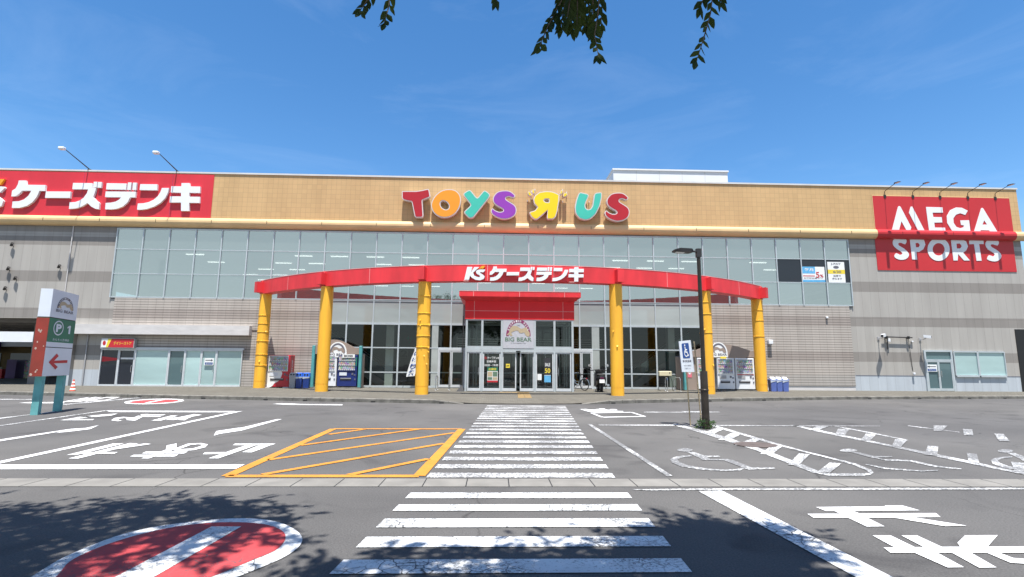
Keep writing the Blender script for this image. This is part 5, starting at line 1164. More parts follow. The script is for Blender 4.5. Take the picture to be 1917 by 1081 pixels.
m_.build('clamp', 'black', t); m_ = MB(); m_.tube([(a.x+0.1, YW-0.12, a.z-0.05), (a.x+0.12, YW-0.08, a.z-0.75)], 0.03, 6); m_.tube([(b.x-0.02, YW-0.1, a.z-0.05), (b.x+0.14, YW-0.02, 1.35)], 0.014, 6); m_.build('cable_drop', 'dark', t)
MB().bev(a.x+0.12, a.x+0.27, YW-0.2, YW-0.05, a.z-0.28, a.z-0.08, 0.02).build('lamp', 'white_plastic', t); MB().bev(b.x+0.17, b.x+0.3, YW-0.12, YW-0.01, a.z-0.28, a.z-0.2, 0.02).build('lamp', 'white_plastic', t)
for nm, px, py, lab in (('outlet_box', 1711, 700, 'small white outlet box low on the right wall left of the glass door'), ('wall_lamp', 1440.5, 641, 'small white lamp on the ribbed wall beside the rightmost yellow column'), ('wall_lamp', 1548, 595, 'tiny white fitting high on the ribbed wall at the right')):
    a = P(px, py, YW-0.1); k = 1.7 if px == 1440.5 else 0.8
    t = thing(nm, (a.x, YW-0.06, a.z), lab, 'wall fitting'); MB().bev(a.x-0.08*k, a.x+0.08*k, YW-0.06-0.14*k, YW-0.06, a.z-0.07*k, a.z+0.08*k, 0.02).build('housing', 'white_plastic', t)
    MB().box(a.x-0.05*k, a.x+0.05*k, YW-0.06-0.1*k, YW-0.06, a.z-0.11*k, a.z-0.071*k).build('fitting_base', 'grey', t)
sp_ = [(25, 467), (18, 512), (113, 508), (31, 530), (12, 549)]
b0 = None
for i, (px, py) in enumerate(sp_):
    a = P(px, py-6, YW)
    lab = ['uppermost little dark spotlight on the grey wall under the red sign', 'little dark spotlight on the left grey wall below the uppermost one', 'little dark spotlight apart from the others, left of the upper windows', 'little dark spotlight on the left grey wall, second from the bottom', 'lowest of the little dark spotlights on the left grey wall'][i]
    if b0 is None:
        b0 = t = thing('wall_spotlight', (a.x, YW, a.z), lab, 'spotlight', 'little spotlights on the left wall')
        MB().tube([(0, 0, 0), (0, -0.09, 0.02), (0, -0.12, 0.08)], 0.03, 6).build('bracket', 'dark', t, world=False); MB().tube([(-0.06, -0.1, 0.0), (0.1, -0.18, 0.14)], [0.06, 0.08], 10).build('lamp_head', 'dark', t, world=False)
    else: dup(b0, (a.x, YW, a.z), None, lab)
a = P(865, 733, VY-0.15)
t = thing('flag_pole', (a.x, VY-0.25, SW), 'thin dark upright pole on a foot at the left corner of the entrance porch', 'pole')
MB().tube([(a.x, VY-0.25, SW), (a.x, VY-0.25, P(865, 592, VY-0.2).z)], 0.028, 8).build('pole', 'dark', t)
MB().hexa([(a.x-0.3, VY-0.45, SW), (a.x+0.1, VY-0.45, SW), (a.x+0.1, VY-0.05, SW), (a.x-0.3, VY-0.05, SW)], [(a.x-0.06, VY-0.3, SW+0.3), (a.x+0.04, VY-0.3, SW+0.3), (a.x+0.04, VY-0.2, SW+0.3), (a.x-0.06, VY-0.2, SW+0.3)]).build('foot', 'black', t)

# escalators inside the hall
def escalator(pts, y0, y1, label):
    a, b = P(*pts[0], y0), P(*pts[1], y0)
    t = thing('escalator', (a.x, y0, 0.13), label, 'escalator'); d = V((b.x-a.x, 0, b.z-a.z)); u = V((0, 0, 1))
    for y in (y0, y1-0.12):
        A_, B_ = V((a.x, y, a.z)), V((b.x, y, b.z))
        MB().hexa([A_-u*0.95, B_-u*0.95, B_-u*0.12, A_-u*0.12], [A_-u*0.95+V((0, .1, 0)), B_-u*0.95+V((0, .1, 0)), B_-u*0.12+V((0, .1, 0)), A_-u*0.12+V((0, .1, 0))]).build('balustrade', 'teal_pane', t)
        MB().tube([A_, B_], 0.06, 8).build('handrail', 'black', t)
        MB().tube([A_-u*0.12+V((0, 0.05, 0)), B_-u*0.12+V((0, 0.05, 0))], 0.03, 6).build('rail', 'steel', t)
    MB().hexa([V((a.x, y0+0.14, a.z))-u*1.5, V((b.x, y0+0.14, b.z))-u*1.5, V((b.x, y0+0.14, b.z))-u*0.95, V((a.x, y0+0.14, a.z))-u*0.95], [V((a.x, y1-0.14, a.z))-u*1.5, V((b.x, y1-0.14, b.z))-u*1.5, V((b.x, y1-0.14, b.z))-u*0.95, V((a.x, y1-0.14, a.z))-u*0.95]).build('truss', 'grey', t)
escalator([(742, 700), (618, 618)], YW+2.0, YW+3.4, 'escalator rising to the left behind the dark left windows'); escalator([(1168, 700), (1290, 620)], YW+2.0, YW+3.4, 'escalator rising to the right behind the dark right windows')
t = thing('wall_lettering', (P(725, 640, YW+8.9).x, YW+8.95, 3), 'dark red and green signs on the back wall of the hall', 'lettering')
for px, s_, mt in ((728, 'ト', 'print_red'), (765, 'サ', 'print_green')):
    f = rect(px-5, 643, px+9, 629, YW+8.95); write(MB(), s_, f, 0.03).build('lettering', mt, t)
f = rect(750, 668, 775, 656, YW+8.95); write(MB(), '2F', f, 0.03).build('lettering', 'print_dark', t)

# ================================================================== STREET FURNITURE
# parking sign on two teal posts
s0 = G(66, 777); s1 = G(107, 770); ux = (s1-s0); ux.z = 0; ux.normalize(); un = V((ux.y, -ux.x, 0))     # un looks toward the crossing
sgn = thing('parking_sign', s0, 'tall parking sign with red arrow and green P panel on two teal posts', 'parking sign')
def SP(u, n, z): return s0+ux*u+un*n+V((0, 0, z))
PL = (s1-s0).length
def ucoord(px, z, n):                      # distance along the sign that is seen at px
    lo, hi = -1, 4
    for _ in range(40):
        m0 = (lo+hi)/2; d = SP(m0, n, z)-V((0, 0, CAM_H)); x = 958.5+CF*d.dot(RT)/d.dot(FW)
        if x < px: lo = m0
        else: hi = m0
    return m0
TH = 0.15
def zat(py, u, n):
    lo, hi = 0, 8
    for _ in range(40):
        m0 = (lo+hi)/2; d = SP(u, n, m0)-V((0, 0, CAM_H)); y = 540.5-CF*d.dot(UP)/d.dot(FW)
        if y > py: lo = m0
        else: hi = m0
    return m0
U0 = -0.28; 
sz = [zat(p, U0, TH) for p in (705, 650, 640, 594, 541)]
U1 = ucoord(129, sz[0], TH)
for u in (0.0, PL): m_ = MB(); m_.hexa([SP(u-0.09, -0.09, 0), SP(u+0.09, -0.09, 0), SP(u+0.09, 0.09, 0), SP(u-0.09, 0.09, 0)], [SP(u-0.09, -0.09, sz[0]), SP(u+0.09, -0.09, sz[0]), SP(u+0.09, 0.09, sz[0]), SP(u-0.09, 0.09, sz[0])]); m_.build('post', 'teal_old', sgn)
def slab(z0, z1, e=0.0): return MB().hexa([SP(U0-e, -TH-e, z0), SP(U1+e, -TH-e, z0), SP(U1+e, TH+e, z0), SP(U0-e, TH+e, z0)], [SP(U0-e, -TH-e, z1), SP(U1+e, -TH-e, z1), SP(U1+e, TH+e, z1), SP(U0-e, TH+e, z1)])
slab(sz[0], sz[1]-0.012).build('arrow_panel', 'sign_white', sgn); slab(sz[1]+0.012, sz[2]).build('blank_panel', 'sign_white', sgn)
slab(sz[2], sz[3]-0.012).build('green_panel', 'print_green', sgn); slab(sz[3]+0.012, sz[4]).build('emblem_panel', 'sign_white', sgn)
slab(sz[1]-0.012, sz[1]+0.012, -0.01).build('panel_gap', 'gap', sgn); slab(sz[3]-0.012, sz[3]+0.012, -0.01).build('panel_gap', 'gap', sgn)
m_ = MB(); m_.hexa([SP(U0-0.012, -TH-0.004, sz[0]), SP(U0-0.002, -TH-0.004, sz[0]), SP(U0-0.002, TH+0.004, sz[0]), SP(U0-0.012, TH+0.004, sz[0])], [SP(U0-0.012, -TH-0.004, sz[3]-0.02), SP(U0-0.002, -TH-0.004, sz[3]-0.02), SP(U0-0.002, TH+0.004, sz[3]-0.02), SP(U0-0.012, TH+0.004, sz[3]-0.02)]); e_ = m_.build('edge_strip', 'rust_red', sgn)
m_ = MB(); rr = random.Random(3)
for k in range(9):
    n_ = rr.uniform(-0.12, 0.12); z = rr.choice([rr.uniform(sz[0]+0.02, sz[0]+0.2), rr.uniform(sz[0]+0.8, sz[0]+1.15), rr.uniform(sz[3]-0.55, sz[3]-0.3)]); a_ = rr.uniform(0.015, 0.04)
    m_.prism([(n_+a_*math.cos(t)*rr.uniform(.6, 1.2), z+a_*1.5*math.sin(t)*rr.uniform(.6, 1.2)) for t in [i*math.pi/4 for i in range(8)]], lambda p: SP(U0-0.0145, max(-0.15, min(0.15, p[0])), p[1]), (0, 0, 0)); m_.build('bare_patch', 'peel', e_); m_ = MB()
FL = U1-U0
def face(u, v, z0, z1, d=0.006): return SP(U0+FL*u, TH+d, z0+(z1-z0)*v)
m_ = MB(); m_.prism([(0.17, 0.48), (0.44, 0.22), (0.52, 0.31), (0.36, 0.44), (0.86, 0.455), (0.86, 0.56), (0.36, 0.535), (0.5, 0.70), (0.42, 0.79)], lambda p: face(p[0], p[1], sz[0], sz[1]), (0, 0, 0)); m_.build('arrow', 'print_red', sgn)
cu, cv = 0.36, 0.6
ro = [(cu+0.25*math.cos(t)*0.62*1.2, cv+0.31*math.sin(t)) for t in [2*math.pi*i/28 for i in range(28)]]; ri = [(cu+0.21*math.cos(t)*0.62*1.2, cv+0.26*math.sin(t)) for t in [2*math.pi*i/28 for i in range(28)]]
m_ = MB(); m_.prism(ro, lambda p: face(p[0], p[1], sz[2], sz[3]), (0, 0, 0), [ri]); write(m_, 'P', lambda p: face(cu-0.09+p[0]*0.2, cv-0.17+p[1]*0.34, sz[2], sz[3]), 0.05); m_.prism([(0.75, 0.40), (0.82, 0.40), (0.82, 0.76), (0.765, 0.76), (0.69, 0.69), (0.69, 0.63), (0.75, 0.66)], lambda p: face(p[0], p[1], sz[2], sz[3]), (0, 0, 0)); write(m_, 'おもちゃ売場前', lambda p: face(0.2+p[0]*0.62, 0.06+p[1]*0.11, sz[2], sz[3]), 0.0); m_.build('lettering', 'sign_white', sgn)
ec, er2 = 0.52, 0.34
emblem(sgn, lambda u, v, d: SP(U0+FL*(ec+u*er2*0.92), TH+d, sz[3]+(sz[4]-sz[3])*(0.36+v*0.32)), ('mall_grey', 'tan_print', 'mall_grey'), True)

# accessible parking sign on bamboo stakes
bq = Q(0.17582, 1240, 620); by = 13.75
B0, B1, B2, B3 = [P(*bq(p), by) for p in ((211, 437), (341, 437), (300, 97), (176, 110))]
B1.y += 0.03; B2.y += 0.03
t = thing('accessible_parking_sign', G(1292, 797), 'white board with blue wheelchair symbol on two bamboo stakes beside the lamp post', 'sign')
th = V((0.10, 0.05, 0))
m_ = MB(); m_.hexa([B0, B1, B2, B3], [B0+V((0.02, 0.1, 0)), B1+V((0.055, 0.1, 0)), B2+V((0.055, 0.1, 0)), B3+V((0.02, 0.1, 0))]); m_.build('board', 'sign_white', t)
bf = quad(B0, B1, B2, B3); bd_ = lambda p, d=0.004: bf(p)+V((0, -d, 0))
m_ = MB(); m_.prism(rounded([(0.2, 0.44), (0.82, 0.44), (0.82, 0.92), (0.2, 0.92)], 0.06), bd_, (0, 0, 0)); m_.build('symbol_panel', 'print_blue', t)
m_ = MB(); wl = lambda p: bd_((0.2+p[0]*0.62, 0.44+p[1]*0.48), 0.007)
m_.prism(ell(0.42, 0.86, 0.07, 0.07, 14), wl, (0, 0, 0)); m_.prism([(0.37, 0.76), (0.47, 0.76), (0.49, 0.6), (0.68, 0.6), (0.68, 0.52), (0.5, 0.52), (0.5, 0.44), (0.68, 0.44), (0.78, 0.22), (0.88, 0.25), (0.86, 0.18), (0.72, 0.12), (0.62, 0.36), (0.4, 0.36)], wl, (0, 0, 0))
ar = [(0.5+0.27*math.cos(a_), 0.34+0.25*math.sin(a_)) for a_ in [R(130+i*12) for i in range(19)]]; ar2 = [(0.5+0.2*math.cos(a_), 0.34+0.185*math.sin(a_)) for a_ in [R(346-i*12) for i in range(19)]]
m_.prism(ar+ar2, wl, (0, 0, 0)); m_.build('wheelchair_symbol', 'paper', t)
m_ = MB(); write(m_, '専用駐車場', lambda p: bd_((0.14+p[0]*0.74, 0.31+p[1]*0.075)), 0.02); write(m_, '一般のお客様は', lambda p: bd_((0.16+p[0]*0.68, 0.18+p[1]*0.05))); write(m_, 'ご遠慮下さい', lambda p: bd_((0.22+p[0]*0.55, 0.09+p[1]*0.05))); m_.build('lettering', 'mall_grey', t)
for bot, top in (((1292.5, 797), (1280.5, 640)), ((1313, 796), (1299.5, 640))):
    b_ = G(*bot); tp_ = P(*top, by+0.14); pts = [b_+(tp_-b_)*(i/8) for i in range(9)]
    m_ = MB()
    for i in range(8): m_.tube([pts[i], pts[i]+(pts[i+1]-pts[i])*0.03, pts[i]+(pts[i+1]-pts[i])*0.06, pts[i+1]], [0.021, 0.024, 0.019, 0.019], 8)
    m_.build('stake', 'bamboo', t)

# lamp post
lb = G(1322, 803); ly = lb.y
t = thing('lamp_post', lb, 'dark lamp post with flat lamp head pointing left beside the crossing', 'street lamp')
zj = P(1317, 695, ly).z; ztop = P(1306, 467, ly).z
MB().lathe([(0.095, -0.02), (0.095, 0.95), (0.105, 0.955), (0.105, 0.99), (0.095, 1.0), (0.092, zj-0.02), (0.085, zj)], lb, 20).build('lower_post', 'brown_pole', t, smooth=True)
MB().lathe([(0.056, zj), (0.048, ztop)], lb, 16).build('upper_post', 'brown_pole', t, smooth=True)
MB().box(lb.x-0.06, lb.x+0.06, ly-0.06, ly+0.06, ztop-0.22, ztop+0.01).build('mount', 'dark', t)
MB().tube([(lb.x-0.05, ly, ztop-0.07), (lb.x-0.22, ly, ztop-0.05)], 0.028, 8).build('arm', 'dark', t)
hz = ztop-0.05
top_ = [(-0.16, -0.06, 0.02), (-0.16, 0.07, 0.02), (-0.22, 0.13, 0.035), (-0.55, 0.15, 0.03), (-0.70, 0.10, -0.01), (-0.70, -0.12, -0.01), (-0.55, -0.17, 0.03), (-0.22, -0.13, 0.035)]
bot_ = [(-0.17, -0.05, -0.05), (-0.17, 0.06, -0.05), (-0.23, 0.12, -0.06), (-0.55, 0.14, -0.065), (-0.70, 0.09, -0.055), (-0.70, -0.11, -0.055), (-0.55, -0.16, -0.065), (-0.23, -0.12, -0.06)]
hd = lambda p: V((lb.x+p[0]*0.98, ly+p[1], hz+p[2]-p[0]*0.03))
m_ = MB(); m_.add([hd(p) for p in top_+bot_], [tuple(range(8)), tuple(range(15, 7, -1))]+[(i, (i+1) % 8, (i+1) % 8+8, i+8) for i in range(8)]); m_.build('lamp_head', 'dark', t)
m_ = MB(); m_.add([hd(p) for p in ((-0.4, -0.1, -0.072), (-0.64, -0.1, -0.068), (-0.64, 0.08, -0.068), (-0.4, 0.08, -0.072))], [(0, 1, 2, 3)]); m_.build('lens', 'lightpanel', t)
# weeds at its foot
rw = random.Random(8); m_ = MB()
for k in range(170):
    a_ = rw.uniform(0, 6.28); r_ = rw.uniform(0.08, 0.26); c = lb+V((r_*math.cos(a_)-0.03, r_*math.sin(a_)-0.02, rw.uniform(0.01, 0.28*(1.15-r_*2)))); s_ = rw.uniform(0.025, 0.05)
    d = V((rw.uniform(-1, 1), rw.uniform(-1, 1), rw.uniform(-.3, 1))).normalized(); e = d.orthogonal().normalized()
    m_.add([c-d*s_, c+e*s_*0.5, c+d*s_, c-e*s_*0.5], [(0, 1, 2, 3)])
o = m_.build('weed_clump', 'weed', None, origin=lb, keep=True); tag(o, 'clump of green weeds round the foot of the lamp post', 'plant')

# traffic cone
cb = G(135, 738); cb.z = 0
t = thing('traffic_cone', cb, 'orange and white traffic cone by the kerb near the parking sign', 'traffic cone')
MB().bev(cb.x-0.19, cb.x+0.19, cb.y-0.19, cb.y+0.19, 0, 0.035, 0.015).build('base', 'black', t)
MB().lathe([(0.15, 0.035), (0.13, 0.09), (0.025, 0.68), (0.022, 0.7)], cb, 20).build('cone', 'cone', t, smooth=True)
for z in (0.2, 0.36, 0.52):
    r_ = lambda z: 0.13-(z-0.09)*0.178
    MB().lathe([(r_(z)+0.002, z), (r_(z)+0.006, z+0.005), (r_(z+0.075)+0.006, z+0.07), (r_(z+0.075)+0.002, z+0.075)], cb, 20).build('band', 'paper', t, smooth=True)

# ---- vending machines (built round their own origin, front toward -y)
def vending(name, loc, w_, h_, body, front, label, group, rz=0.0, rows=3, style='std', dp=0.74):
    t = thing(name, loc, label, 'vending machine', group, rz); B = lambda mb_, n, m, p=t: mb_.build(n, m, p, world=False)
    x0, x1 = -w_/2, w_/2; f = 0.05
    B(MB().bev(x0, x1, 0, dp, f, h_, 0.02), 'cabinet', body)
    m_ = MB()
    for x in (x0+0.06, x1-0.16): m_.box(x, x+0.1, 0.06, 0.16, 0, f); m_.box(x, x+0.1, dp-0.16, dp-0.06, 0, f)
    B(m_, 'feet', 'black')
    wx0, wx1 = x0+0.05, x1-(0.12 if style != 'full' else 0.06); wz0, wz1 = h_*0.52, h_-0.07
    fr = MB(); fr.box(wx0, wx1, -0.035, -0.001, wz1, wz1+0.035); fr.box(wx0, wx1, -0.035, -0.001, wz0-0.03, wz0); fr.box(wx0-0.025, wx0, -0.035, -0.001, wz0-0.03, wz1+0.035); fr.box(wx1, wx1+0.025, -0.035, -0.001, wz0-0.03, wz1+0.035)
    B(fr, 'window_frame', front)
    B(MB().box(wx0, wx1, -0.006, -0.001, wz0, wz1), 'display_back', pm('display_grey', (0.36, 0.40, 0.44), 0.5, 0.05))
    rh = (wz1-wz0)/rows
    for k in range(rows):
        z = wz0+k*rh; n = 8; g_ = MB(); sp = (wx1-wx0)/n
        for i in range(n):
            hh = rh*(0.62 if (i*7+k*3) % 3 else 0.75); cx = wx0+sp*(i+0.5); g_.box(cx-sp*0.36, cx+sp*0.36, -0.03, -0.007, z+rh*0.18, z+rh*0.18+hh*0.75); g_.box(cx-sp*0.2, cx+sp*0.2, -0.026, -0.01, z+rh*0.18+hh*0.75, z+rh*0.18+hh*0.92)
        o = B(g_, 'drinks', 'goods')
        s_ = MB(); s_.box(wx0, wx1, -0.034, -0.007, z+0.01, z+rh*0.15); B(s_, 'shelf', 'paper')
        b_ = MB()
        for i in range(n): cx = wx0+sp*(i+0.5); b_.box(cx-sp*0.25, cx+sp*0.25, -0.038, -0.034, z+rh*0.03, z+rh*0.11)
        b_.build('buttons', 'mall_grey', o, world=False)
    pz = h_*0.37
    B(MB().box(x0+0.12, x0+0.12+w_*0.38, -0.02, -0.001, pz-0.02, pz+0.16), 'notice_panel', 'sign_white' if front != 'white_plastic' else 'grey')
    m_ = MB(); m_.box(x1-0.30, x1-0.2, -0.02, -0.001, pz+0.02, pz+0.13); m_.box(x1-0.16, x1-0.07, -0.02, -0.001, pz-0.02, pz+0.05); m_.box(x1-0.13, x1-0.06, -0.02, -0.001, h_*0.22, h_*0.27); B(m_, 'coin_panel', 'mall_grey')
    B(MB().box(x0+0.17, x1-0.3, -0.02, -0.001, h_*0.22, h_*0.29), 'delivery_slot', 'print_dark')
    B(MB().box(x0+0.19, x1-0.32, -0.028, -0.02, h_*0.262, h_*0.285), 'slot_flap', 'grey')
    return t
# red machine by the leftmost column
a, b = P(501, 700, 30.75), P(541.5, 700, 30.75)
vm = vending('vending_machine', ((a.x+b.x)/2, 30.75, SW), b.x-a.x, 1.86, 'machine_red', 'paper', 'red and white drinks vending machine standing free by the leftmost yellow column', None, 0.0, dp=0.72)
w_ = b.x-a.x
m_ = MB(); m_.prism(smooth([(-w_/2+0.01, 0.09), (-w_/2+0.30, 0.09), (-w_/2+0.42, 0.25), (-w_/2+0.62, 0.36), (-w_/2+0.75, 0.55), (-w_/2+0.78, 0.93), (-w_/2+0.01, 0.93)], 3), lambda p: (p[0], -0.004, p[1]), (0, 0, 0)); m_.build('white_front', 'paper', vm, world=False)
m_ = MB(); write(m_, 'Coca-Cola', lambda p: V((w_/2+0.005, 0.28+(p[1])*0.2, 0.72+p[0]*0.85)), 0.02); m_.build('lettering', 'paper', vm, world=False)
m_ = MB()
for x in (-w_/2-0.12, w_/2-0.28): m_.box(x, x+0.34, -0.16, 0.1, -0.0, 0.05)
m_.build('footing', 'ledge', vm, world=False)
m_ = MB(); m_.box(-w_/2+0.04, -w_/2+0.13, 0.0, 0.0, 0, 0)
# shelters with arched boards
def shelter(x0, x1, y, zt_, label, epx, peak, side=False):
    t = thing('vending_shelter', ((x0+x1)/2, y, SW), label, 'vending shelter', None)
    zb_ = 2.09; arch = [(x0+0.1, zb_), (x1-0.1, zb_), (x1-0.1, zt_-0.12)]
    n = 18
    for i in range(n+1):
        u = i/n; x = x1-0.1+(x0-x1+0.2)*u; s_ = (x-peak)/(x1-x0)*2; arch.append((x, zt_-0.12+0.48*max(0, math.cos(min(1.57, abs(s_)*1.75)))**1.2))
    m_ = MB(); m_.prism(arch, lambda p: (p[0], y-0.02, p[1]), (0, 0.1, 0)); m_.build('arched_board', 'taupe', t)
    for x in (x0, x1-0.16): m_ = MB(); m_.bev(x, x+0.17, y-0.1, y+0.14, SW+0.02, zt_, 0.02); m_.build('post', 'teal', t)
    m_ = MB(); m_.box(x0, x1, y-0.12, YW-0.1, SW, SW+0.06); m_.build('plinth', 'kerb', t)
    MB().box(x0+0.05, x0+0.1, y+0.15, YW-0.15, SW+0.06, zb_).build('side_wall', 'taupe', t); MB().box(x1-0.1, x1-0.05, y+0.15, YW-0.15, SW+0.06, zb_).build('side_wall', 'taupe', t)
    m_ = MB(); m_.box(x0+0.05, x1-0.05, y+0.1, YW-0.15, zb_, zb_+0.06); m_.build('shelter_roof', 'mall_grey', t)
    if side: m_ = MB(); m_.box(x0+0.17, x0+side, y+0.1, y+0.16, SW+0.06, zb_-0.005); m_.build('side_panel', 'taupe', t)
    ex = P(epx, 655, y-0.06).x; ez_ = P(epx, 664, y-0.06).z
    m_ = MB(); m_.prism([(ex-0.52, ez_-0.16)]+[(ex+0.52*math.cos(a_), ez_+0.1+0.62*math.sin(a_)) for a_ in [math.pi*(1-i/16) for i in range(17)]]+[(ex+0.52, ez_-0.16)], lambda p: (p[0], y-0.05, p[1]), (0, 0.028, 0)); m_.build('emblem_plate', 'paper', t)
    emblem(t, lambda u, v, d: V((ex+u*0.44, y-0.05-d, ez_+0.1+v*0.4)), ('mall_grey', 'taupe', 'mall_grey'), False)
    return t
sy = 30.75
shelter(P(583, 690, sy).x, P(676.5, 690, sy).x, sy, P(670, 648, sy).z, 'teal-posted shelter over the white and dark blue vending machines left of the porch', 632, P(625, 640, sy).x)
a, b = P(597, 700, sy-0.03), P(629.5, 700, sy-0.03)
vending('vending_machine', ((a.x+b.x)/2, sy-0.03, SW+0.06), b.x-a.x, 1.83, 'white_plastic', 'white_plastic', 'white drinks vending machine half hidden behind the second yellow column from the left', None, dp=0.65)
a, b = P(631.5, 700, sy-0.03), P(668, 700, sy-0.03)
bv = vending('vending_machine', ((a.x+b.x)/2, sy-0.03, SW+0.06), b.x-a.x, 1.84, 'machine_blue', 'machine_blue', 'dark blue drinks vending machine under the arched shelter left of the porch', None, dp=0.65)
w_ = b.x-a.x
m_ = MB(); m_.box(-w_/2+0.25, w_/2-0.15, -0.06, -0.04, 1.68, 1.88); bp_ = m_.build('top_board', 'paper', bv, world=False); m_ = MB(); write(m_, 'BOSS', lambda p: V((-w_/2+0.35+p[0]*0.5, -0.064, 1.72+p[1]*0.12)), 0.03); m_.build('lettering', 'print_dark', bp_, world=False)
m_ = MB(); m_.box(w_/2-0.11, w_/2-0.02, -0.012, -0.004, 1.2, 1.7); m_.build('side_sticker', 'print_green', bv, world=False)
y2 = 30.25
shelter(P(1279, 690, y2).x, P(1423, 690, y2).x, y2, P(1416, 657, y2).z, 'wide teal-posted shelter over three white vending machines right of the porch', 1345.5, P(1352, 640, y2).x, 0.85)
for i, (p0, p1, lb_) in enumerate(((1306, 1338, 'white drinks vending machine behind the lamp post and yellow column on the right'), (1343, 1375.5, 'white drinks vending machine in the middle of the right-hand shelter'), (1377.5, 1413, 'white drinks vending machine with red stripe at the right end of its shelter'))):
    a, b = P(p0, 700, y2-0.03), P(p1, 700, y2-0.03)
    t = vending('vending_machine', ((a.x+b.x)/2, y2-0.03, SW+0.06), b.x-a.x, 1.83, 'white_plastic', 'white_plastic', lb_, 'white machines in the right-hand shelter', dp=0.62)
    w_ = b.x-a.x
    if i == 2: MB().box(-w_/2+0.08, w_/2-0.06, -0.012, -0.004, 0.86, 0.91).build('red_stripe', 'machine_red', t, world=False)
    if i == 0: MB().prism(ell(0.42, 1.35, 0.1, 0.24, 18), lambda p: (p[0]*w_, -0.01, p[1]), (0, 0, 0)).build('brown_spot', 'rust', t, world=False)
    if i == 1: MB().box(-w_/2+0.2, -w_/2+0.55, -0.05, -0.04, 1.8, 1.92).build('top_sticker', 'print_yellow', t, world=False)
a = P(1291, 703, y2+0.05); t = thing('notice', (a.x, y2+0.08, a.z), 'pink notice with white triangle on the taupe panel behind the accessible parking sign', 'notice')
f = rect(1287.5, 707, 1295, 698, y2+0.085); A = f((0, 0)); B = f((1, 1)); MB().box(A.x, B.x, y2+0.085, y2+0.095, A.z, B.z).build('sheet', pm('pink_print', (0.72, 0.17, 0.22), 0.6, 0.05), t); MB().prism([(0.1, 1), (0.9, 1), (0.5, 0.55)], lambda p: f(p)+V((0, -0.003, 0)), (0, 0, 0)).build('print', 'paper', t)

# recycling bins
def bin_(loc, body, lid, label, group, swing=False):
    t = thing('recycling_bin', loc, label, 'bin', group)
    def ring(h, z, r=0.05): return rounded([(-h, -h), (h, -h), (h, h), (-h, h)], r)
    def loft(mb_, prof):
        vs = []; k = None
        for h, z in prof: q = ring(h, z); k = len(q); vs += [(p[0], p[1], z) for p in q]
        n = len(prof); fs = [tuple(range(k-1, -1, -1)), tuple((n-1)*k+i for i in range(k))]
        for j in range(n-1):
            for i in range(k): fs.append((j*k+i, j*k+(i+1) % k, (j+1)*k+(i+1) % k, (j+1)*k+i))
        return mb_.add(vs, fs)
    loft(MB(), [(0.155, 0), (0.16, 0.02), (0.185, 0.62), (0.19, 0.63)]).build('bin_body', body, t, world=False)
    if swing:
        loft(MB(), [(0.197, 0.61), (0.197, 0.66), (0.19, 0.70)]).build('lid', lid, t, world=False)
        MB().hexa([(-0.13, -0.19, 0.69), (0.13, -0.19, 0.69), (0.13, 0.02, 0.83), (-0.13, 0.02, 0.83)], [(-0.13, 0.17, 0.69), (0.13, 0.17, 0.69), (0.13, 0.06, 0.83), (-0.13, 0.06, 0.83)]).build('flap', 'paper', t, world=False)
        MB().hexa([(-0.19, -0.192, 0.5), (0.19, -0.192, 0.6), (0.19, -0.2, 0.64), (-0.19, -0.2, 0.64)], [(-0.19, -0.17, 0.5), (0.19, -0.17, 0.6), (0.19, -0.18, 0.64), (-0.19, -0.18, 0.64)]).build('bag_rim', 'bag', t, world=False)
    else:
        loft(MB(), [(0.197, 0.61), (0.197, 0.66), (0.165, 0.84), (0.13, 0.87)]).build('lid', lid, t, world=False)
        m_ = MB()
        for x in (-0.075, 0.075): c = V((x, -0.182, 0.76)); m_.tube([c, c+V((0, -0.012, 0.003))], 0.05, 12)
        m_.build('opening', 'black', t, world=False)
        if body != 'grey': MB().hexa([(-0.185, -0.19, 0.52), (0.185, -0.19, 0.57), (0.19, -0.2, 0.64), (-0.19, -0.2, 0.64)], [(-0.18, -0.15, 0.52), (0.18, -0.15, 0.57), (0.18, -0.16, 0.64), (-0.18, -0.16, 0.64)]).build('bag_rim', 'bag', t, world=False)
    return t
by_ = 30.6
bin_((P(548.5, 720, by_).x, by_, SW), 'grey', 'grey', 'grey bin with two round holes beside the red vending machine', 'bins beside the red machine')
b1 = bin_((P(560.5, 720, by_).x, by_+0.02, SW), 'bin_blue', 'bin_lid', 'blue bin with bright lid between the grey bin and another blue bin', 'bins beside the red machine')
dup(b1, (P(573.5, 720, by_).x, by_, SW), 0.1, 'blue bin with bright lid next to the teal shelter post on the left')
b2 = bin_((P(1446, 720, 30.1).x, 30.1, SW), 'bin_violet', 'bin_violet', 'violet blue bin with white flap nearest the rightmost yellow column', 'bins right of the rightmost column', True)
dup(b2, (P(1457.3, 720, 30.1).x, 30.12, SW), 0.03, 'violet blue bin with white flap, middle of the row of three on the right'); dup(b2, (P(1468.7, 720, 30.1).x, 30.1, SW), -0.04, 'violet blue bin with white flap, farthest right of the row of three')

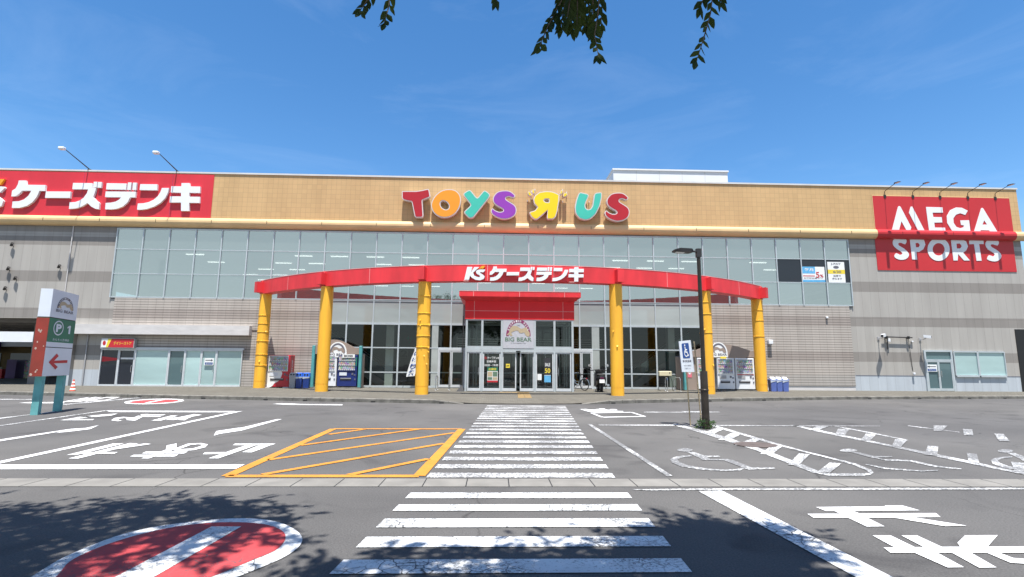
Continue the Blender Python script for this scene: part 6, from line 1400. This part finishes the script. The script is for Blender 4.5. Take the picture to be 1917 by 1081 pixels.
# hoop racks, umbrella-bag stand
def hoop(px, y, label, tilt=0.0, rot=1.57):
    x = P(px, 725, y).x; return x
h0 = None
for i, (px, y, lab) in enumerate(((816.5, 29.6, 'leftmost chrome hoop rack before the doors left of the porch'), (840, 29.6, 'second chrome hoop rack, nearer the entrance porch on its left'), (1247, 29.9, 'chrome hoop rack before the beige stand right of the porch'), (1268, 29.9, 'chrome hoop rack between the beige stand and the teal shelter post'))):
    loc = (P(px, 728, y).x, y, SW)
    if h0 is None:
        h0 = t = thing('hoop_rack', loc, lab, 'bike rack', 'chrome hoop racks in front of the glazing')
        MB().tube([(0, -0.35, 0), (0, -0.35, 0.62), (0.01, -0.3, 0.72), (0.02, -0.2, 0.76), (0.03, 0.2, 0.76), (0.04, 0.3, 0.72), (0.04, 0.35, 0.62), (0.04, 0.35, 0)], 0.022, 8).build('hoop', 'chrome', t, world=False)
        m_ = MB(); m_.lathe([(0.06, 0), (0.05, 0.015)], (0, -0.35, 0), 12); m_.lathe([(0.06, 0), (0.05, 0.015)], (0.04, 0.35, 0), 12); m_.build('foot', 'steel', t, world=False)
    else: dup(h0, loc, 0.2 if i % 2 else -0.1, lab)
ux_ = P(1246, 728, 30.4).x; t = thing('umbrella_bag_stand', (ux_, 30.4, SW), 'beige umbrella-bag box on thin black tube legs near the right-hand windows', 'umbrella stand')
MB().bev(ux_-0.37, ux_+0.37, 30.3, 30.52, 0.98, 1.26, 0.03).build('box', 'beige', t); MB().bev(ux_-0.2, ux_+0.24, 30.36, 30.46, 1.255, 1.3, 0.015).build('handle', 'black', t)
MB().box(ux_+0.22, ux_+0.27, 30.292, 30.3, 1.12, 1.2).build('lock', 'black', t)
for s_ in (-1, 1): MB().tube([(ux_+s_*0.34, 30.42, 1.0), (ux_+s_*0.34, 30.42, 0.85), (ux_+s_*0.4, 30.4, 0.7), (ux_+s_*0.4, 30.4, SW+0.02), (ux_+s_*0.4, 30.1, SW+0.02)], 0.016, 6).build('leg', 'black', t)
MB().tube([(ux_-0.4, 30.4, 0.35), (ux_+0.4, 30.4, 0.35)], 0.012, 6).build('crossbar', 'black', t)

# leaning banner behind the third column
t = thing('banner_flag', P(754, 729, YW-0.5), 'leaning white and blue advertising banner on a pole by the left-hand windows', 'banner'); a = V((P(753.5, 728, YW-0.5).x, YW-0.5, SW)); b = P(776, 652, YW-0.5)
MB().tube([a, b], 0.014, 6).build('pole', 'black', t); d = (b-a)
m_ = MB(); n = 10
fl_ = lambda u, v: a+d*(0.28+0.71*v)+V((u*0.5, -0.05*math.sin(u*5+v*4), u*0.05))
vs = [fl_(u/4, v/n) for v in range(n+1) for u in range(5)]; m_.add(vs, [(i*5+k, i*5+k+1, i*5+5+k+1, i*5+5+k) for i in range(n) for k in range(4)]); c_ = m_.build('cloth', 'paper', t, keep=True, smooth=True)
m_ = MB()
for i, ch in enumerate('のぼり祭'): write(m_, ch, lambda p: fl_(0.15+p[0]*0.7, 0.72-i*0.23+p[1]*0.19)+V((0, -0.012, 0)), 0.03)
m_.build('lettering', 'print_blue', c_)

# bicycle (front wheel toward +x), scooter (front toward +x)
def bicycle(loc, rz, label):
    t = thing('bicycle', loc, label, 'bicycle', None, rz); B = lambda mb_, n, m, p=t: mb_.build(n, m, p, world=False)
    for nm, x in (('rear_wheel', -0.53), ('front_wheel', 0.53)):
        o = B(MB().torus((x, 0, 0.33), (0, 1, 0), 0.315, 0.02, 32, 6), nm, 'tyre'); B(MB().torus((x, 0, 0.33), (0, 1, 0), 0.29, 0.011, 32, 5), 'rim', 'chrome', o)
        s_ = MB()
        for k in range(14): a_ = k*math.pi/7; s_.tube([(x, 0.02*(-1)**k, 0.33), (x+0.29*math.cos(a_), 0, 0.33+0.29*math.sin(a_))], 0.0022, 4)
        s_.tube([(x, -0.05, 0.33), (x, 0.05, 0.33)], 0.022, 8); B(s_, 'spokes', 'chrome', o)
    f = MB(); bb = (-0.05, 0, 0.29); hd_ = (0.36, 0, 0.78); st = (-0.2, 0, 0.7)
    f.tube([hd_, (0.2, 0, 0.42), bb], 0.02, 8); f.tube([bb, st, (-0.23, 0, 0.8)], 0.017, 8); f.tube([(0.35, 0, 0.66), (0.12, 0, 0.5), (-0.13, 0, 0.5)], 0.014, 6)
    for s_ in (-1, 1): f.tube([bb, (-0.53, 0.05*s_, 0.33)], 0.01, 6); f.tube([(-0.17, 0, 0.62), (-0.53, 0.05*s_, 0.33)], 0.009, 6); f.tube([(0.39, 0.05*s_, 0.68), (0.53, 0.05*s_, 0.33)], 0.011, 6)
    f.tube([(0.33, 0, 0.86), (0.4, 0, 0.66)], 0.019, 8); B(f, 'frame', 'bike')
    B(MB().tube([(0.12, -0.29, 0.97), (0.24, -0.22, 1.0), (0.32, 0, 0.95), (0.24, 0.22, 1.0), (0.12, 0.29, 0.97)], 0.012, 8).tube([(0.33, 0, 0.84), (0.32, 0, 0.95)], 0.013, 6), 'handlebar', 'chrome')
    for s_ in (-1, 1): B(MB().tube([(0.12, 0.29*s_, 0.97), (0.02, 0.3*s_, 0.955)], 0.018, 8), 'grip', 'black')
    B(MB().hexa([(-0.36, -0.1, 0.86), (-0.08, -0.03, 0.86), (-0.08, 0.03, 0.86), (-0.36, 0.1, 0.86)], [(-0.37, -0.11, 0.92), (-0.06, -0.03, 0.9), (-0.06, 0.03, 0.9), (-0.37, 0.11, 0.92)]).tube([(-0.23, 0, 0.78), (-0.24, 0, 0.87)], 0.014, 6), 'saddle', 'black')
    bk = MB(); r0_ = [(0.42, -0.13), (0.68, -0.16), (0.68, 0.16), (0.42, 0.13)]
    for z, s_ in ((0.7, 0.8), (0.78, 0.88), (0.86, 0.95), (0.94, 1.0)): bk.tube([(0.55+(x-0.55)*s_, y*s_, z) for x, y in r0_+r0_[:1]], 0.006, 5)
    for i in range(16): u = i/4; k = int(u); p, q = r0_[k % 4], r0_[(k+1) % 4]; w2 = u-k; x, y = p[0]+(q[0]-p[0])*w2, p[1]+(q[1]-p[1])*w2; bk.tube([(0.55+(x-0.55)*0.8, y*0.8, 0.7), (x, y, 0.94)], 0.004, 4)
    B(bk, 'basket', 'chrome')
    for x, a0, a1, nm in ((-0.53, 20, 200, 'mudguard'), (0.53, 10, 150, 'mudguard')): B(MB().tube([(x+0.355*math.cos(R(a_)), 0, 0.33+0.355*math.sin(R(a_))) for a_ in range(a0, a1, 15)], 0.016, 6), nm, 'bike')
    B(MB().tube([(-0.66, -0.06, 0.72), (-0.3, -0.06, 0.74), (-0.3, 0.06, 0.74), (-0.66, 0.06, 0.72), (-0.66, -0.06, 0.72)], 0.008, 6), 'carrier', 'black'); B(MB().box(-0.7, -0.67, -0.04, 0.04, 0.64, 0.7), 'reflector', 'print_red')
    B(MB().torus((-0.05, 0.05, 0.29), (0, 1, 0), 0.08, 0.008, 16, 5).tube([(-0.05, 0.06, 0.29), (0.06, 0.07, 0.16)], 0.009, 5).tube([(-0.05, -0.06, 0.29), (-0.16, -0.07, 0.42)], 0.009, 5), 'crankset', 'steel')
    B(MB().box(0.04, 0.08, 0.06, 0.15, 0.145, 0.17).box(-0.18, -0.14, -0.15, -0.06, 0.41, 0.435), 'pedals', 'black'); B(MB().tube([(-0.5, 0.06, 0.3), (-0.42, 0.2, 0.01)], 0.009, 5), 'kickstand', 'steel')
    return t
bx_ = G(1081, 731.5, SW); bicycle((bx_.x+0.05, bx_.y+0.25, SW), R(128), 'silver city bicycle with front basket standing by the right corner of the porch')
def scooter(loc, rz, label):
    t = thing('scooter', loc, label, 'scooter', None, rz); B = lambda mb_, n, m, p=t: mb_.build(n, m, p, world=False, smooth=True)
    for nm, x in (('rear_wheel', -0.6), ('front_wheel', 0.62)): o = B(MB().torus((x, 0, 0.24), (0, 1, 0), 0.18, 0.06, 28, 10), nm, 'tyre'); B(MB().tube([(x, -0.045, 0.24), (x, 0.045, 0.24)], 0.14, 18), 'rim', 'steel', o)
    def lo(secs):
        m_ = MB(); k = 12; vs = []
        for x, w2, z0, z1 in secs:
            for i in range(k): a_ = 2*math.pi*i/k; c, s_ = math.cos(a_), math.sin(a_); vs.append((x, w2*abs(c)**0.7*(1 if c > 0 else -1), (z0+z1)/2+(z1-z0)/2*abs(s_)**0.7*(1 if s_ > 0 else -1)))
        n = len(secs); m_.add(vs, [tuple(range(k)), tuple((n-1)*k+i for i in range(k-1, -1, -1))]+[(j*k+i, j*k+(i+1) % k, (j+1)*k+(i+1) % k, (j+1)*k+i) for j in range(n-1) for i in range(k)]); return m_
    B(lo([(-0.92, 0.05, 0.66, 0.74), (-0.85, 0.13, 0.52, 0.78), (-0.6, 0.2, 0.42, 0.79), (-0.3, 0.2, 0.32, 0.76), (-0.1, 0.16, 0.25, 0.6), (0.02, 0.13, 0.22, 0.34)]), 'body', 'black')
    B(lo([(-0.84, 0.1, 0.77, 0.82), (-0.6, 0.17, 0.77, 0.88), (-0.3, 0.17, 0.75, 0.84), (-0.05, 0.12, 0.72, 0.8)]), 'seat', 'tyre')
    B(lo([(-0.1, 0.18, 0.2, 0.3), (0.3, 0.18, 0.2, 0.3), (0.42, 0.16, 0.22, 0.4)]), 'footboard', 'black')
    B(MB().hexa([(0.3, -0.2, 0.25), (0.3, 0.2, 0.25), (0.42, 0.17, 0.92), (0.42, -0.17, 0.92)], [(0.46, -0.12, 0.28), (0.46, 0.12, 0.28), (0.52, 0.1, 0.92), (0.52, -0.1, 0.92)]), 'leg_shield', 'black')
    B(lo([(0.38, 0.12, 0.46, 0.5), (0.62, 0.1, 0.42, 0.52), (0.84, 0.06, 0.32, 0.38)]), 'front_mudguard', 'black'); B(MB().tube([(0.46, 0, 0.88), (0.6, 0.0, 0.3)], 0.03, 8), 'fork', 'steel')
    B(MB().tube([(0.34, -0.33, 1.0), (0.42, -0.12, 1.04), (0.42, 0.12, 1.04), (0.34, 0.33, 1.0)], 0.022, 8), 'handlebar', 'black'); B(lo([(0.34, 0.1, 0.92, 1.04), (0.48, 0.13, 0.88, 1.08), (0.58, 0.07, 0.9, 1.02)]), 'headlamp_cowl', 'black')
    for s_ in (-1, 1): o = B(MB().tube([(0.38, 0.26*s_, 1.02), (0.36, 0.34*s_, 1.22)], 0.008, 6), 'mirror_stem', 'black'); B(MB().tube([(0.355, 0.36*s_, 1.26), (0.375, 0.36*s_, 1.26)], 0.065, 14), 'mirror', 'chrome', o)
    B(MB().hexa([(-0.95, -0.1, 0.44), (-0.95, 0.1, 0.44), (-0.93, 0.1, 0.60), (-0.93, -0.1, 0.60)], [(-0.935, -0.1, 0.44), (-0.935, 0.1, 0.44), (-0.915, 0.1, 0.60), (-0.915, -0.1, 0.60)]), 'number_plate', 'paper'); B(MB().box(-0.945, -0.9, -0.07, 0.07, 0.655, 0.69), 'tail_lamp', 'maroon'); B(MB().tube([(-0.35, -0.2, 0.24), (-0.9, -0.24, 0.34)], [0.03, 0.055], 10), 'exhaust', 'steel'); B(MB().tube([(-0.2, 0.1, 0.2), (-0.28, 0.25, 0.01)], 0.014, 6), 'stand', 'steel')
    return t
sx_ = G(1128, 734.5, SW); scooter((sx_.x+0.0, sx_.y+0.75, SW), R(86), 'black scooter seen from behind, parked left of the yellow column right of the porch').scale = (1.1, 1.35, 1.12)

# ================================================================== BEHIND THE DRIVE-THROUGH
def Pb(px, py): return P(px, py, 47)
t = thing('back_shop', (-42, 47, 0), 'shaded low shop with ochre front and white roof edge beyond the drive-through', 'building')
MB().box(-70, -38.6, 47, 58, 0, 2.75).build('shop_wall', 'ochre', t); MB().box(-70, -38.4, 46.4, 58.3, 2.75, 3.15).build('roof_edge', 'roofwhite', t)
for x in (-49, -46.2, -43.6, -41): MB().box(x-0.9, x+0.9, 46.95, 47, 0.1, 2.2).build('shop_window', 'darkpane', t)
a, b = Pb(-30, 659), Pb(17, 641); t2 = thing('shop_sign', (a.x, 46.2, a.z), 'purple shop sign hanging under the white roof edge beyond the drive-through', 'shop sign'); MB().box(a.x, b.x, 46.1, 46.3, a.z, b.z).build('board', 'purple', t2); MB().prism(smooth([(0.72, 0.35), (0.8, 0.25), (0.88, 0.4), (0.85, 0.7), (0.77, 0.75)], 3), lambda p: (a.x+(b.x-a.x)*p[0], 46.09, a.z+(b.z-a.z)*p[1]), (0, 0, 0)).build('mark', 'paper', t2)
t = thing('white_building', (-52, 70, 0), 'white flat-roofed building far off beyond the drive-through', 'building'); MB().box(-75, -50, 70, 85, 0, 6.4).build('building_wall', 'roofwhite', t); MB().box(-58, -52, 69.9, 70, 4, 5.4).build('window', 'darkpane', t)
t = thing('rack_stand', (-40.5, 44, 0.05), 'dim row of goods racks in the shade of the drive-through', 'rack'); rr = random.Random(4)
for k in range(9): x = -46+k*1.0; MB().box(x, x+0.75, 43.7+rr.uniform(-.4, .4), 44.5, 0.06, rr.uniform(0.8, 1.7)).build('goods_rack', ('goods', 'print_red', 'purple', 'goods', 'maroon')[k % 5], t)

# ================================================================== TREES BEHIND THE CAMERA
def blade(mb_, c, d, s_, n):
    """one leaf: pointed, slightly folded along its midrib"""
    w2 = d.cross(n).normalized()*s_*0.21; m0 = n*s_*0.05
    mb_.add([c, c+d*s_*0.35+w2-m0, c+d*s_*0.72+w2*0.62-m0, c+d*s_, c+d*s_*0.72-w2*0.62-m0, c+d*s_*0.35-w2-m0, c+d*s_*0.45], [(0, 1, 2, 6), (6, 2, 3), (6, 3, 4), (0, 6, 4, 5)])
def rv(r): return V((r.gauss(0, 1), r.gauss(0, 1), r.gauss(0, 1))).normalized()
def clear(p): return p.y > 0.2 and (p-V((0, 0, CAM_H))).dot(UP)*CF/max(0.1, (p-V((0, 0, CAM_H))).dot(FW)) < 600
def tree(base, crowns, n, seed, label, lsize=0.16):
    r = random.Random(seed); b0 = V(base); t = thing('zelkova_tree', base, label, 'tree', None)
    fork = b0+V((0, 0, 2.4)); MB().tube([b0, b0+V((0.05, 0.02, 1.2)), fork], [0.26, 0.19, 0.17], 10).build('trunk', 'bark', t, smooth=True)
    lv = MB(); cl = []
    for c, rad in crowns:
        c = V(c); m_ = MB(); mid_ = fork+(c-fork)*0.5+V((r.uniform(-.4, .4), r.uniform(-.4, .4), 0.5))
        m_.tube([fork, mid_, c+V((0, 0, 0.3))], [0.11, 0.075, 0.03], 7)
        for k in range(7):
            e = c+V((r.gauss(0, .5)*rad[0], r.gauss(0, .5)*rad[1], r.gauss(0, .4)*rad[2]))
            if not clear(e): m_.tube([mid_+(c-mid_)*r.uniform(.2, .9), e], [0.035, 0.008], 5)
        m_.build('limb', 'bark', t, smooth=True)
        for k in range(n):
            d = rv(r); q = r.uniform(0.35, 1)**0.5; cl.append((c+V((d.x*rad[0]*q, d.y*rad[1]*q, d.z*rad[2]*q)), r.uniform(0.25, 0.55)))
    for c, s_ in cl:
        ax = rv(r); ax.z -= 0.4; ax.normalize()
        for k in range(30):
            u = r.uniform(-1, 1); p = c+ax*s_*u*1.5+rv(r)*s_*0.35*r.random()
            if clear(p) or p.z < 3.0: continue
            d = (ax+rv(r)*0.9); d.z -= 0.3; d.normalize(); n_ = (V((0, 0, 1))+rv(r)*0.7).normalized(); blade(lv, p, d, lsize*r.uniform(0.7, 1.25), n_)
    lv.build('crown', 'leaf', t, keep=True); return t
tA = tree((-6.5, -2.5, 0), [((-4.4, 0.3, 6.6), (3.0, 2.0, 1.2)), ((-5.2, 1.9, 7.6), (2.4, 2.2, 1.2)), ((-2.6, 0.8, 6.9), (2.0, 1.6, 1.2)), ((-8.2, 1.3, 7.2), (2.8, 2.4, 1.4)), ((-3.5, 3.3, 7.6), (1.7, 1.2, 0.7)), ((-6.2, 3.0, 7.8), (2.0, 1.4, 0.8)), ((-6.3, -1.2, 8.4), (3.2, 2.6, 1.8))], 150, 1, 'spreading leafy zelkova left of the viewer whose shade falls over the red roundel')
tB = tree((3.4, -3.2, 0), [((0.0, 2.0, 6.7), (1.5, 1.1, 0.8)), ((1.7, 2.2, 7.0), (1.1, 1.0, 0.7)), ((2.3, 2.9, 7.3), (0.7, 0.6, 0.5)), ((0.9, 0.6, 6.2), (1.6, 0.9, 0.7)), ((0.4, 0.6, 5.4), (1.8, 1.0, 0.8)), ((3.2, -2.6, 8.0), (2.6, 2.2, 1.6))], 150, 2, 'leafy zelkova right of the viewer with twigs hanging into the top of the picture')

# twigs hanging into the view from the right-hand tree, about three metres off
def spray(path, dist, seed, lpx=24, dens=1.0, both=True):
    r = random.Random(seed); pts = [P(px, py, dist+0.1*math.sin(i)) for i, (px, py) in enumerate(path)]
    top_ = pts[0]+(pts[0]-pts[1]).normalized()*0.5+V((0, 0, 0.5)); tw = MB(); tw.tube([top_]+pts, [0.007]+[0.004]*(len(pts)-1)+[0.0015], 5)
    lf = MB(); L_ = lpx*dist/CF*1.28; tot = sum((pts[i+1]-pts[i]).length for i in range(len(pts)-1)); stp = L_*0.40/dens; s_ = 0; k = 0
    def at(s):
        for i in range(len(pts)-1):
            l_ = (pts[i+1]-pts[i]).length
            if s <= l_: return pts[i]+(pts[i+1]-pts[i])*(s/l_), (pts[i+1]-pts[i]).normalized()
            s -= l_
        return pts[-1], (pts[-1]-pts[-2]).normalized()
    while s_ <= tot:
        p, d = at(s_); side = 1 if k % 2 else -1
        lat = (RT*side+FW*r.uniform(-.5, .5)+rv(r)*0.15).normalized(); dd = (d*0.95+lat*r.uniform(0.4, 0.75)+V((0, 0, -0.15))).normalized(); n_ = (-FW+rv(r)*0.75).normalized()
        blade(lf, p, dd, L_*r.uniform(0.75, 1.1), n_); s_ += stp*r.uniform(0.8, 1.2); k += 1
    p, d = at(tot); blade(lf, p, d, L_, -FW)
    o = tw.build('hanging_twig', 'bark', tB); lf.build('twig_leaves', 'leaf2', o, keep=True)
spray([(712, -40), (697, -12), (684, 6), (673, 22)], 2.9, 1); spray([(690, -40), (693, -5), (688, 8)], 2.9, 12)
spray([(742, -45), (731, -8), (726, 20), (719, 44)], 2.95, 2); spray([(938, -45), (934, -20), (928, 0)], 2.8, 3, 20)
spray([(1072, -45), (1052, 0), (1036, 30), (1021, 60), (1010, 88)], 2.8, 4); spray([(1055, -40), (1046, 5), (1035, 38)], 2.85, 5)
for i, (a_, b_) in enumerate(((1070, 1062), (1082, 1080), (1092, 1086), (1064, 1050), (1098, 1104), (1076, 1098), (1085, 1070), (1060, 1072))):
    spray([(a_, -40), ((a_+b_)/2, 5), (b_, 34+((i*13) % 24))], 2.7+0.05*i, 20+i, 24, 1.5)
spray([(1120, -45), (1122, -10), (1119, 30), (1113, 66), (1120, 104)], 2.75, 6, 25); spray([(1130, -40), (1127, 10), (1125, 48)], 2.8, 7, 25); spray([(1108, -40), (1111, 15), (1110, 60)], 2.8, 8, 24, 1.2)
spray([(1340, -45), (1334, -8), (1330, 26), (1318, 70), (1304, 114)], 2.85, 9, 25); spray([(1322, -40), (1319, -10), (1312, 12)], 2.9, 10, 24); spray([(1344, -40), (1341, -15), (1350, 2)], 2.9, 11, 22)

# repeats that were built one by one share a group
for o in COL.objects:
    if o.parent is None and 'category' in o and 'group' not in o:
        g_ = {'vending machine': 'drinks vending machines beside the entrance', 'vending shelter': 'arched vending shelters', 'escalator': 'escalators inside the hall', 'tree': 'zelkova trees behind the viewer', 'security camera': 'security cameras on the right wall', 'poster': 'posters and price sheets on the glass', 'notice': 'notices by the doors'}.get(o['category'])
        if g_: o['group'] = g_
for o in COL.objects:
    if o.parent is None and o.get('group') == 'white machines in the right-hand shelter': o['group'] = 'drinks vending machines beside the entrance'
